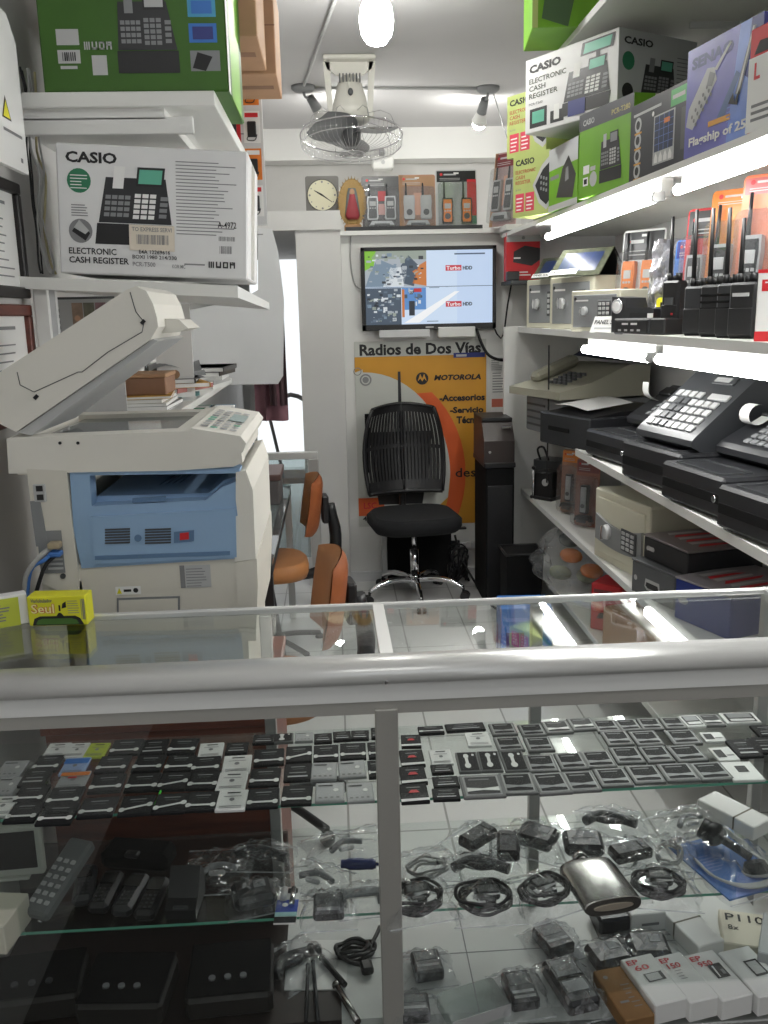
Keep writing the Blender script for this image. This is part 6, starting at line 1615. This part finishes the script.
brow('right', 'back', [(411, 741, 20, 'rd', .8), (431, 730, 26, 'sw', .5), (465, 727, 40, 'pl', .5), (478, 739, 24, 'wh', .9), (503, 729, 26, 'fr', .8), (532, 730, 25, 'fr', .8), (557, 727, 28, 'fb', .85), (582, 724, 26, 'fb', .85), (606, 726, 24, 'fr', .8), (628, 725, 22, 'fr', .8), (650, 724, 22, 'fr', .8), (673, 723, 22, 'fr', .8), (692, 721, 20, 'ww', .8), (711, 720, 22, 'fb', .8), (740, 718, 36, 'ww', .75), (766, 731, 24, 'pl', .8)])
m = MB(); p = at_z(155, 805, S1 + .004); q = at_z(166, 778, S1 + .004)
m.cyl((p.x, p.y, S1 + .004), ((p.x * .4 + q.x * .6), (p.y * .4 + q.y * .6), S1 + .004), .002, mat('pen_green', (70, 220, 60), .4), seg=6)
m.cyl(((p.x * .4 + q.x * .6), (p.y * .4 + q.y * .6), S1 + .004), (q.x, q.y, S1 + .004), .002, RED, seg=6); tag(m.build('stylus'), 'thin green and red stylus lying between the black battery packs', 'stylus')

SZ = 1.08
# ================================================================== bagged accessories on the lower glass shelves
SEAM = clearmat('pouch_seam', (240, 242, 243), rough=.2, haze=.3)
def pouch(m, w, h, t, seed, film=None):
    rg = random.Random(seed); a, b, c = rg.uniform(3, 7), rg.uniform(3, 7), rg.uniform(0, 6)
    def top(u, v, s):
        e = max(0, math.sin(PI * u) * math.sin(PI * v)) ** .45
        z = e * t * (1 if s > 0 else .0) + (.005 * math.sin(a * 3 * u + b * v * 2.5 + c) + .004 * math.sin(17 * u - 15 * v + c) + .003 * math.sin(29 * u + 23 * v)) * (1 if s > 0 else 0) * e + .0008
        return ((u - .5) * w * (1 + .06 * math.sin(9 * v + c)), (v - .5) * h * (1 + .05 * math.sin(8 * u + c)), max(.0006, z))
    def crumple(u, v):
        x, y, z = top(u, v, 1); e = max(0, math.sin(PI * u) * math.sin(PI * v)) ** .35
        return (x + rg.uniform(-.002, .002), y + rg.uniform(-.002, .002), max(.0006, z + e * rg.uniform(-.0035, .0045)))
    m.sheet(crumple, 13, 13, film or FILM, False)
    m.add([(-.5 * w, .5 * h, .001), (.5 * w, .5 * h, .001), (.5 * w, .5 * h - .006, .0016), (-.5 * w, .5 * h - .006, .0016)], [(0, 1, 2, 3)], SEAM)
    m.add([(-.5 * w, -.5 * h, .001), (.5 * w, -.5 * h, .001), (.5 * w, -.5 * h + .003, .0016), (-.5 * w, -.5 * h + .003, .0016)], [(0, 1, 2, 3)], SEAM)
def coil(m, r, n, c, tr=.0028, sq=.75, seed=0, z0=.006):
    rg = random.Random(seed)
    for k in range(n):
        rr = r * rg.uniform(.86, 1.05); ox, oy = rg.uniform(-.005, .005), rg.uniform(-.005, .005)
        m.tube([(ox + rr * math.cos(2 * PI * i / 12), oy + sq * rr * math.sin(2 * PI * i / 12), z0 + .004 * k + .003 * math.sin(i * 2 + k)) for i in range(12)], tr, c, seg=6, closed=True, sub=3)
def ac_base(name, label, cat, px, py, z, rz, group=None):
    p = at_z(px, py, z); return thing(name, label, cat, (p.x, p.y, z + .0005), R(rz), group)
def charger(label, px, py, z, rz=0, kind=0, bw=.1, bh=.085, seed=1, bag=True, group='bagged accessories on the glass shelves'):
    t = ac_base('bagged_accessory', label, 'bag', px, py, z, rz, group)
    if kind == 0:      # wall charger block with tabs
        m = MB(); m.box((0, 0, .013), (.078, .042, .024), BLK, .006); m.box((.022, 0, .014), (.012, .028, .026), BLK2, .003); m.build('charger', t)
        m = MB(); coil(m, .022, 2, CABLEB, .002, seed=seed); m.build('cord', t)
    elif kind == 1:    # flat dark battery
        m = MB(); m.box((0, 0, .012), (.052, .056, .02), BLK2, .004); m.box((0, -.006, .0225), (.04, .03, .001), DKG); m.box((0, -.02, .0225), (.04, .008, .0012), MIDG); m.build('battery', t)
    elif kind == 2:    # coil cable with plug and white label strip
        m = MB(); coil(m, .046, 5, CABLEB, .0032, seed=seed); m.build('cord', t)
        m = MB(); m.box((.004, .014, .014), (.044, .026, .018), BLK, .004); m.box((.0, -.012, .016), (.03, .012, .012), BLK2, .003); m.build('plug', t)
        m = MB(); m.box((0, .0, .02), (.05, .012, .001), LTG, 0, Matrix.Rotation(R(14), 4, 'Z')); m.box((-.01, -.008, .02), (.012, .03, .001), LTG); m.build('cable_tie', t)
    elif kind == 3:    # large square black box
        m = MB(); m.box((0, 0, .014), (.074, .064, .026), BLK2, .008); m.box((.012, .008, .0275), (.02, .02, .001), MIDG); m.build('adapter', t)
    elif kind == 4:    # leather style pouch / folded black cable
        m = MB(); m.tube([(-.05, -.01, .012), (-.02, .012, .014), (.01, .006, .014), (.05, -.012, .012)], .010, BLK2); m.tube([(-.04, .012, .01), (.0, -.006, .012), (.045, .01, .01)], .007, BLK); m.build('cord', t)
    elif kind == 5:    # grey wires
        m = MB(); coil(m, .036, 3, CABLEG, .0025, seed=seed, sq=.6); m.build('cord', t)
        m = MB(); m.box((.03, .014, .008), (.02, .012, .008), DKG, .002); m.build('plug', t)
    elif kind == 6:    # clear items only
        m = MB(); m.tube([(-.03, -.01, .006), (0, .01, .008), (.035, 0, .006)], .006, MIDG); m.box((0, -.012, .006), (.03, .01, .01), LTG, .003); m.build('connector', t)
    if bag:
        m = MB(); pouch(m, bw * 1.15, bh * 1.2, .030 if kind != 6 else .018, seed); m.build('pouch', t)
    return t
charger('bagged black charger, leftmost at the back of the middle glass shelf right of the post', 478, 843, S2, 40, 0, .1, .09, 1)
charger('small bagged black plug between the leftmost charger and the square adapter', 508, 852, S2, 80, 0, .06, .06, 2)
charger('bagged large square black adapter at the back of the middle glass shelf', 537, 843, S2, -32, 3, .12, .1, 3)
charger('bagged black adapter above the steel flask', 583, 850, S2, -8, 3, .1, .085, 4)
charger('bagged folded charger farthest back near the right of the middle glass shelf', 610, 825, S2, -10, 4, .12, .08, 5)
charger('bagged black plug with a looped cord right of the steel flask', 630, 858, S2, 14, 0, .1, .08, 6)
charger('long pouch with folded black cords below the leftmost charger', 481, 871, S2, -6, 4, .13, .06, 7)
charger('bagged grey wire loop close to the counter post on the middle glass shelf', 428, 872, S2, 12, 5, .1, .1, 8)
charger('bagged coiled cable half hidden by the counter post', 417, 904, S2, 10, 2, .11, .1, 9)
charger('bagged coiled cable, second from the post at the front of the middle glass shelf', 486, 905, S2, 0, 2, .11, .1, 10)
charger('bagged coiled cable, third from the post, left of the steel flask', 545, 897, S2, 20, 2, .11, .1, 11)
charger('bagged coiled cable right of the steel flask', 658, 890, S2, -12, 2, .12, .1, 12)
charger('clear pouch of small connectors in front of the white box at the back right', 688, 823, S2, 20, 6, .14, .08, 13)
charger('clear pouch with grey leads between the looped cord and the blue pack', 668, 858, S2, 60, 5, .1, .09, 14)
# steel hip flask
p = at_z(598, 893, S2)
t = thing('hip_flask', 'brushed steel hip flask lying at the front of the middle glass shelf', 'flask', (p.x, p.y, S2 + .001), R(8))
m = MB(); pr_ = []
for i in range(24):
    a = 2 * PI * i / 24; pr_.append((.052 * math.copysign(abs(math.cos(a)) ** .6, math.cos(a)), .016 + .016 * math.copysign(abs(math.sin(a)) ** .8, math.sin(a))))
n = len(pr_)
secs = [(-.062, .97), (-.058, 1.0), (.04, 1.0), (.056, .96), (.062, .8)]
vs = []
for y, k in secs: vs += [(x * k, y, .016 + (z - .016) * k) for x, z in pr_]
for s in range(len(secs) - 1): m.add(vs, [(s * n + i, s * n + (i + 1) % n, (s + 1) * n + (i + 1) % n, (s + 1) * n + i) for i in range(n)], STEEL, True)
m.add(vs, [list(range(n)), list(range((len(secs) - 1) * n, len(secs) * n))], STEEL); m.build('body', t)
m = MB(); m.cyl((0, .06, .016), (0, .072, .016), .012, STEEL); m.cyl((0, .072, .016), (0, .086, .016), .014, CHROME); m.build('cap', t)
m = MB(); m.prism([(.036 * math.cos(2 * PI * i / 20), .016 + .006 * math.sin(2 * PI * i / 20)) for i in range(20)], 'y', -.0635, -.0618, mat('flask_base', (196, 186, 170), .4, metal=.6)); m.build('base_plate', t)
# white box with rubber band
def banded(label, px, py, z, w, l, h, rz, gap):
    t = ac_base('white_box', label, 'box', px, py, z, rz)
    m = MB(); m.bx(-w / 2, w / 2, -l / 2, l / 2, 0, h, PAPER, .002); m.build('carton', t)
    m = MB(); m.bx(-w / 2 - .001, w / 2 + .001, -.002 + gap, .001 + gap, -.0, h + .001, mat('rubber_band', (120, 116, 104), .6)); m.build('rubber_band', t); return t
banded('slim white box with rubber band, back right of middle glass shelf', 733, 822, S2, .058, .13, .03, 30, -.02)
banded('slim white box with rubber band on bottom shelf behind phone boxes', 686, 935, S3, .06, .15, .035, 16, .0)
# blue carded microphone set
p = at_z(727, 866, S2)
t = thing('webcam_pack', 'blue carded webcam on a gooseneck in a clear bag', 'blister pack', (p.x, p.y, S2 + .0005), R(16))
m = MB(); m.bx(-.065, .065, -.085, .085, 0, .003, BLUEP); d = Dec(m, (-.065, -.085, .003), (1, 0, 0), (0, 1, 0), .13, .17)
d.disc(.4, .14, .06, ORANGE); d.lines(.1, .45, .4, .3, 6, SKYB, 1, 3, .3); d.poly([(.1, 0), (.5, .35), (.9, 0)], SKYB, 1.5); m.build('backing_card', t)
m = MB(); m.ball((.012, .055, .03), (.026, .02, .022), BLK); m.cyl((.012, .055, .03), (.0, .075, .036), .02, BLK2); m.tube([(.018, .04, .028), (.025, .01, .026), (.033, -.02, .022)], .008, BLK2); m.build('camera', t)
m = MB(); m.cyl((.034, -.038, .004), (.034, -.03, .02), .026, BLK, .018, seg=20); m.cyl((.034, -.04, .0035), (.034, -.039, .007), .028, LTG, seg=20); m.build('base', t)
m = MB()
for k in range(4): m.tube([(-.05, .03 - .004 * k, .008), (-.052, -.03, .009), (-.02, -.068 - .003 * k, .01), (.04, -.07 - .003 * k, .01), (.062, -.03, .009), (.058, .02, .009)], .0025, CABLEW, seg=6)
m.build('cord', t)
m = MB(); pouch(m, .15, .2, .05, 22, FILM2); m.build('pouch', t)

# left half of the middle shelf
charger('crumpled clear bag of black plugs behind the blue battery card, left of the post', 218, 872, S2, 0, 6, .11, .12, 31)
charger('bagged black folded cable at the back, left of the post', 262, 860, S2, -6, 4, .11, .07, 32)
charger('crinkled clear bag of dark parts left of the blue and white battery card', 254, 901, S2, 14, 3, .09, .08, 33)
charger('bagged black adapter with a white band, right of the blue and white battery card', 329, 913, S2, 0, 1, .085, .085, 34)
charger('bagged grey connectors in the middle of the left clear bags', 316, 880, S2, -30, 6, .1, .08, 35)
charger('large clear bag with grey tubing at the back beside the counter post', 345, 848, S2, 16, 6, .14, .09, 36)
p = at_z(288, 903, S2)
t = thing('battery_card', 'blue and white carded cell standing out among the clear bags left of the post', 'blister pack', (p.x, p.y, S2 + .0005), R(-3))
m = MB(); m.bx(-.019, .019, -.058, .04, 0, .003, PAPER); d = Dec(m, (-.019, -.058, .003), (1, 0, 0), (0, 1, 0), .038, .098); d.rect(0, .18, 1, .45, mat('card_blue', (40, 70, 170), .4)); d.rect(0, .16, 1, .12, mat('card_mint', (160, 200, 200), .4), 2); d.rect(0, 0, 1, .16, INK); d.disc(.4, .48, .14, PAPER, 2); d.rect(.1, .8, .8, .15, INK, 2); m.build('card', t)
m = MB(); m.cyl((.008, -.02, .008), (.008, .03, .008), .005, CHROME); m.cyl((-.008, .0, .007), (-.008, .03, .007), .006, LTG); m.build('cell', t)
t = ac_base('screwdriver', 'screwdriver with a dark blue handle lying near the post on the middle glass shelf', 'screwdriver', 360, 869, S2, -6)
m = MB(); m.tube([(-.035, 0, .01), (-.02, 0, .01), (.02, 0, .01), (.03, 0, .01)], .01, mat('handle_blue', (44, 56, 110), .35), rr=[.008, .011, .010, .008]); m.build('handle', t)
m = MB(); m.cyl((.03, 0, .01), (.075, 0, .01), .003, CHROME, seg=8); m.build('shaft', t)
t = ac_base('belt_clip', 'grey belt clip in a clear bag against the counter post', 'clip', 366, 903, S2, 4)
m = MB(); m.bx(-.04, .04, -.01, .012, .018, .024, MIDG, .002); m.bx(-.04, -.034, -.01, .012, .0, .022, MIDG, .002); m.bx(.02, .026, -.01, .012, 0, .022, MIDG, .002); m.build('clip', t)
m = MB(); pouch(m, .1, .09, .03, 41); m.build('pouch', t)
SZ = .95
# telephones and dark handsets at the left
p = at_z(46, 916, S2)
t = thing('desk_phone', 'grey push-button desk phone leaning on the middle glass shelf at the left', 'telephone', (p.x, p.y, S2 + .014), R(-24), None, R(24))
m = MB(); m.box((0, .06, .015), (.058, .17, .026), mat('phone_grey', (98, 102, 102), .5), .006); m.build('body', t)
m = MB()
for i in range(3):
    for j in range(6): m.box((-.017 + .017 * i, .0 + .018 * j, .0285), (.011, .009, .004), LTG, .0015)
m.build('keypad', t)
m = MB(); m.cyl((.012, -.026, .008), (.012, -.03, .008), .005, CHROME, seg=8); m.build('jack', t)
p = at_z(4, 905, S2)
t = thing('desk_monitor', 'cream-framed little screen at the left edge of the middle glass shelf', 'monitor', (p.x - .02, p.y + .09, S2 + .001), R(4))
m = MB(); m.box((0, 0, .062), (.15, .022, .115), mat('frame_sage', (196, 200, 190), .5), .004); m.box((0, -.0115, .066), (.125, .002, .085), BLKM); m.build('screen', t)
m = MB(); m.box((0, .01, .003), (.09, .06, .006), mat('frame_sage', (196, 200, 190), .5), .002); m.build('foot', t)
m = MB(); m.box((0, 0, .03), (.09, .10, .06), mat('box_cream', (206, 204, 188), .6), .002); p = at_z(-4, 944, S2)
tag(m.build('carton', None, (p.x - .005, p.y + .02, S2 + .001), R(-8)), 'cream carton at the left edge in front of the little screen', 'carton')
HS = [(85, 898, 10, 'black cordless handset beside the grey desk phone'), (104, 905, -4, 'black cordless handset with a green light, second of the dark row'), (128, 908, -8, 'black glossy flip phone with a bright edge, third of the dark row'), (150, 912, -6, 'black phone with a white stud, fourth of the dark row')]
for k, (px, py, rz, lb) in enumerate(HS):
    t = ac_base('phone_handset', lb, 'telephone', px, py, S2, rz, 'dark phones on the middle glass shelf')
    m = MB(); m.box((0, .02, .016), (.042, .12, .026), BLK if k % 2 else BLK2, .008); m.build('body', t)
    m = MB(); m.box((0, .045, .030), (.03, .035, .002), mat('dark_screen', (18, 26, 30), .1)); m.build('screen', t)
    m = MB()
    for i in range(3):
        for j in range(4): m.box((-.01 + .01 * i, -.025 + .012 * j, .0298), (.006, .006, .002), DKG, .001)
    m.build('keypad', t)
t = ac_base('leather_case', 'black leather-look case lying behind the dark phones', 'case', 140, 865, S2, -12)
m = MB(); m.box((0, 0, .025), (.15, .07, .045), BLKM, .012); m.build('body', t)
m = MB(); m.box((0, -.03, .045), (.03, .02, .01), BLK, .003); m.build('clasp', t)
t = ac_base('phone_charger_base', 'upright black charger base right of the dark phones', 'charger', 186, 905, S2, -4)
m = MB(); m.prism([(-.045, 0), (.045, 0), (.045, .05), (.02, .075), (-.02, .03), (-.045, .02)], 'x', -.03, .03, BLK); m.build('body', t)
m = MB(); m.box((0, -.036, .022), (.03, .015, .004), DKG, .001); m.build('cradle', t)

SZ = 1.12
# ================================================================== bottom shelf
def bagbat(label, px, py, rz, w, h, seed, strips=1):
    t = ac_base('bagged_battery', label, 'battery', px, py, S3, rz, 'bagged battery blocks on the bottom shelf')
    m = MB(); m.box((0, 0, .013), (w, h, .025), BLK2, .004); m.build('battery', t)
    m = MB(); m.box((0, h * .18, .0257), (w * .7, h * .35, .001), mat('label_slate', (110, 112, 114), .4))
    for k in range(strips): m.box((0, -h * .22 - k * .012, .0257), (w * .76, .006, .001), LTG)
    m.build('label', t)
    m = MB(); pouch(m, w * 1.9, h * 1.55, .034, seed); m.build('pouch', t); return t
bagbat('bagged black battery block with a pale foot band, upper left of the bottom shelf', 427, 972, 6, .052, .06, 51)
bagbat('bagged black battery block cut by the bottom of the picture next to the post', 415, 1015, 0, .05, .05, 52)
bagbat('bagged long black battery block in the middle of the bottom shelf', 520, 997, 6, .05, .075, 53, 2)
bagbat('bagged black battery block behind the twin radio battery', 553, 946, 18, .055, .07, 54)
t = ac_base('bagged_battery', 'large bagged black twin battery pack beside the brown box on the bottom shelf', 'battery', 570, 993, S3, 12, 'bagged battery blocks on the bottom shelf')
m = MB(); m.box((0, 0, .016), (.06, .115, .03), BLK2, .006); m.build('battery', t)
m = MB(); m.box((0, .026, .0318), (.04, .04, .001), MIDG); m.box((.0, -.02, .0318), (.04, .025, .001), LTG); m.box((0, .002, .0318), (.052, .005, .0015), BLKM); m.build('label', t)
m = MB(); pouch(m, .1, .15, .042, 55); m.build('pouch', t)
t = ac_base('clear_case', 'flat clear plastic case at the bottom edge between the battery blocks', 'case', 473, 1010, S3, 18)
m = MB(); m.prism(rrect(.11, .07, .008, 3), 'z', 0, .022, clearmat('case_plastic', (226, 232, 230), haze=.12, rough=.08)); m.build('body', t)
m = MB(); m.bx(-.055, .055, -.0352, -.034, .0, .022, LTG); m.build('edge', t)
t = ac_base('battery_block', 'black battery block with a red label under the steel flask', 'battery', 610, 926, S3, 6)
m = MB(); m.box((0, 0, .018), (.065, .055, .034), BLK2, .005); m.build('battery', t)
m = MB(); m.box((0, .008, .0355), (.04, .02, .001), mat('label_red', (180, 70, 70), .5)); m.build('label', t)
charger('bagged round black pouch behind the brown box on the bottom shelf', 608, 962, S3, 12, 3, .1, .09, 61)
charger('bagged dark frame behind the first white phone box', 648, 954, S3, -4, 3, .11, .09, 62)
t = ac_base('brown_box', 'narrow brown kraft box left of the white phone boxes', 'box', 621, 1005, S3, 10)
m = MB(); m.bx(-.027, .027, -.065, .055, 0, .03, mat('kraft_ochre', (140, 104, 64), .8, var=.15, scale=30), .002); d = Dec(m, (-.027, -.065, .03), (1, 0, 0), (0, 1, 0), .054, .12); d.rect(.2, .3, .3, .04, INKG); d.disc(.25, .82, .08, INKG); d.lines(.55, .2, .3, .5, 6, INKG, 1, 2, .2); m.build('carton', t)
def phonebox(label, px, py, w, l, rz, price, pic):
    t = ac_base('phone_box', label, 'box', px, py, S3, rz, 'white phone boxes on the bottom shelf')
    m = MB(); m.bx(-w / 2, w / 2, -l / 2, l / 2, 0, .04, PAPER, .002); d = Dec(m, (-w / 2, -l / 2, .04), (1, 0, 0), (0, 1, 0), w, l)
    if price: d.text(price[0], .08, .82, .35, .10, RED, .02); d.text(price[1], .18, .68, .45, .11, RED, .02)
    if pic == 'side': d.rect(.3, .42, .55, .18, INK, 2); d.rect(.34, .44, .4, .14, LTG, 3)
    elif pic == 'tall': d.rect(.42, .36, .4, .34, INK, 2); d.rect(.46, .4, .3, .26, LTG, 3)
    elif pic == 'pair': d.rect(.4, .4, .22, .3, INK, 2); d.rect(.6, .4, .22, .3, INK, 2); d.poly([(.48, .42), (.52, .42), (.56, .66), (.5, .66)], PAPER, 3); d.rect(.66, .46, .1, .1, MIDG, 3)
    else: d.lines(.3, .45, .3, .35, 6, INKG, 1, 4, .2)
    m.build('carton', t); return t
phonebox('white phone box with a small screen pictured sideways, leftmost of the row', 652, 998, .062, .115, 12, ('EP', '60'), 'side')
phonebox('white phone box with handwritten notes and red lettering, second of the row', 684, 996, .055, .115, 12, ('EP', '150'), 'note')
phonebox('white phone box with two dark phones pictured under a red price, third of the row', 716, 994, .06, .115, 12, ('EP', '950'), 'pair')
phonebox('white phone box with a single grey phone pictured, rightmost of the row', 752, 990, .065, .115, 12, None, 'tall')
t = ac_base('price_board', 'cream card marked P110 in black at the right of the bottom shelf', 'card', 748, 940, S3, -18)
m = MB(); m.box((0, 0, .012), (.10, .10, .024), mat('card_cream', (222, 216, 198), .6), .002); d = Dec(m, (-.05, -.05, .024), (1, 0, 0), (0, 1, 0), .1, .1); d.text('P110', .1, .66, .7, .22, INK, .01); d.text('8x', .12, .4, .2, .14, INK, .01); m.build('carton', t)
t = ac_base('white_box', 'plain white sheet-topped box in the bottom right corner', 'box', 782, 966, S3, -30)
m = MB(); m.box((0, 0, .03), (.08, .12, .06), CARG, .002); m.build('carton', t)
t = ac_base('price_card', 'small white card with faint lettering behind the red-labelled battery block', 'card', 645, 927, S3, 4)
m = MB(); m.box((0, .0, .02), (.07, .03, .04), PAPER, .002); d = Dec(m, (-.035, -.0151, 0), (1, 0, 0), (0, 0, 1), .07, .04); d.rect(.3, .35, .5, .15, INKG); m.build('carton', t)
# left bottom: rods, cables, dark cases
for k, (x0, y0, x1, y1, c, lb) in enumerate(((306, 1022, 308, 965, BLK, 'black rod antenna, first from the left on the low left shelf'), (318, 1022, 313, 962, BLK2, 'black rod antenna, second from the left on the low left shelf'), (358, 1022, 336, 985, STEEL, 'silver tube lying at the front of the low left shelf near the post'), (345, 985, 322, 958, BLK, 'thick black rod angled behind the silver tube'))):
    p = at_z(x0, y0, S3 + .01); q = at_z(x1, y1, S3 + .01); m = MB(); r = .004 if k < 2 else (.007 if k == 2 else .006)
    m.cyl((p.x, p.y, S3 + .01), (q.x, q.y, S3 + .01), r, c, seg=10); m.ball((q.x, q.y, S3 + .01), r * 1.25, c, 10, 6)
    tag(m.build('antenna_rod'), lb, 'antenna', 'rods on the low left shelf')
t = ac_base('coiled_cord', 'coiled black power cord beside the counter post on the low left shelf', 'cable', 355, 955, S3, 10)
m = MB(); coil(m, .035, 4, CABLEB, .004, .55, 71); m.tube([(.03, 0, .012), (.05, .03, .014), (.06, .05, .012)], .004, CABLEB); m.tube([(-.03, 0, .012), (-.02, -.03, .014), (.01, -.045, .01)], .004, CABLEB); m.build('cord', t)
m = MB(); m.box((.012, -.05, .01), (.022, .03, .016), BLK, .004); m.build('plug', t)
charger('clear pouch with grey brackets on white paper, low left shelf', 296, 965, S3, 40, 4, .11, .1, 72)
m = MB(); p = at_z(318, 965, S3); m.box((0, 0, .001), (.11, .13, .002), PAPER); tag(m.build('paper_sheet', None, (p.x, p.y, S3 + .0005), R(-4)), 'white sheet of paper on the low left shelf beside the post', 'paper')
DC = [(40, 1000, .16, .12, .05, 6, 'dark case at the far left of the low shelf'), (130, 1000, .15, .13, .045, -4, 'dark case with faint dials, second from the left of the low shelf'), (232, 990, .15, .14, .045, 3, 'dark case with pale studs, right of the one with dials on the low shelf')]
for k, (px, py, w, l, h, rz, lb) in enumerate(DC):
    t = ac_base('dark_case', lb, 'case', px, py, S3, rz, 'dark cases on the low left shelf')
    m = MB(); m.bx(-w / 2, w / 2, -l / 2, l / 2, 0, h, mat('case_soot', (34, 30, 28), .5), .008); m.build('body', t)
    m = MB(); m.bx(-w * .48, w * .48, -l * .48, l * .48, h, h + .004, BLKM, .002); m.build('lid', t)
    m = MB()
    for j in range(3): m.cyl((-w * .2 + w * .18 * j, -l * .2, h + .004), (-w * .2 + w * .18 * j, -l * .2, h + .008), .006, MIDG if k else DKG, seg=10)
    m.build('stud', t)
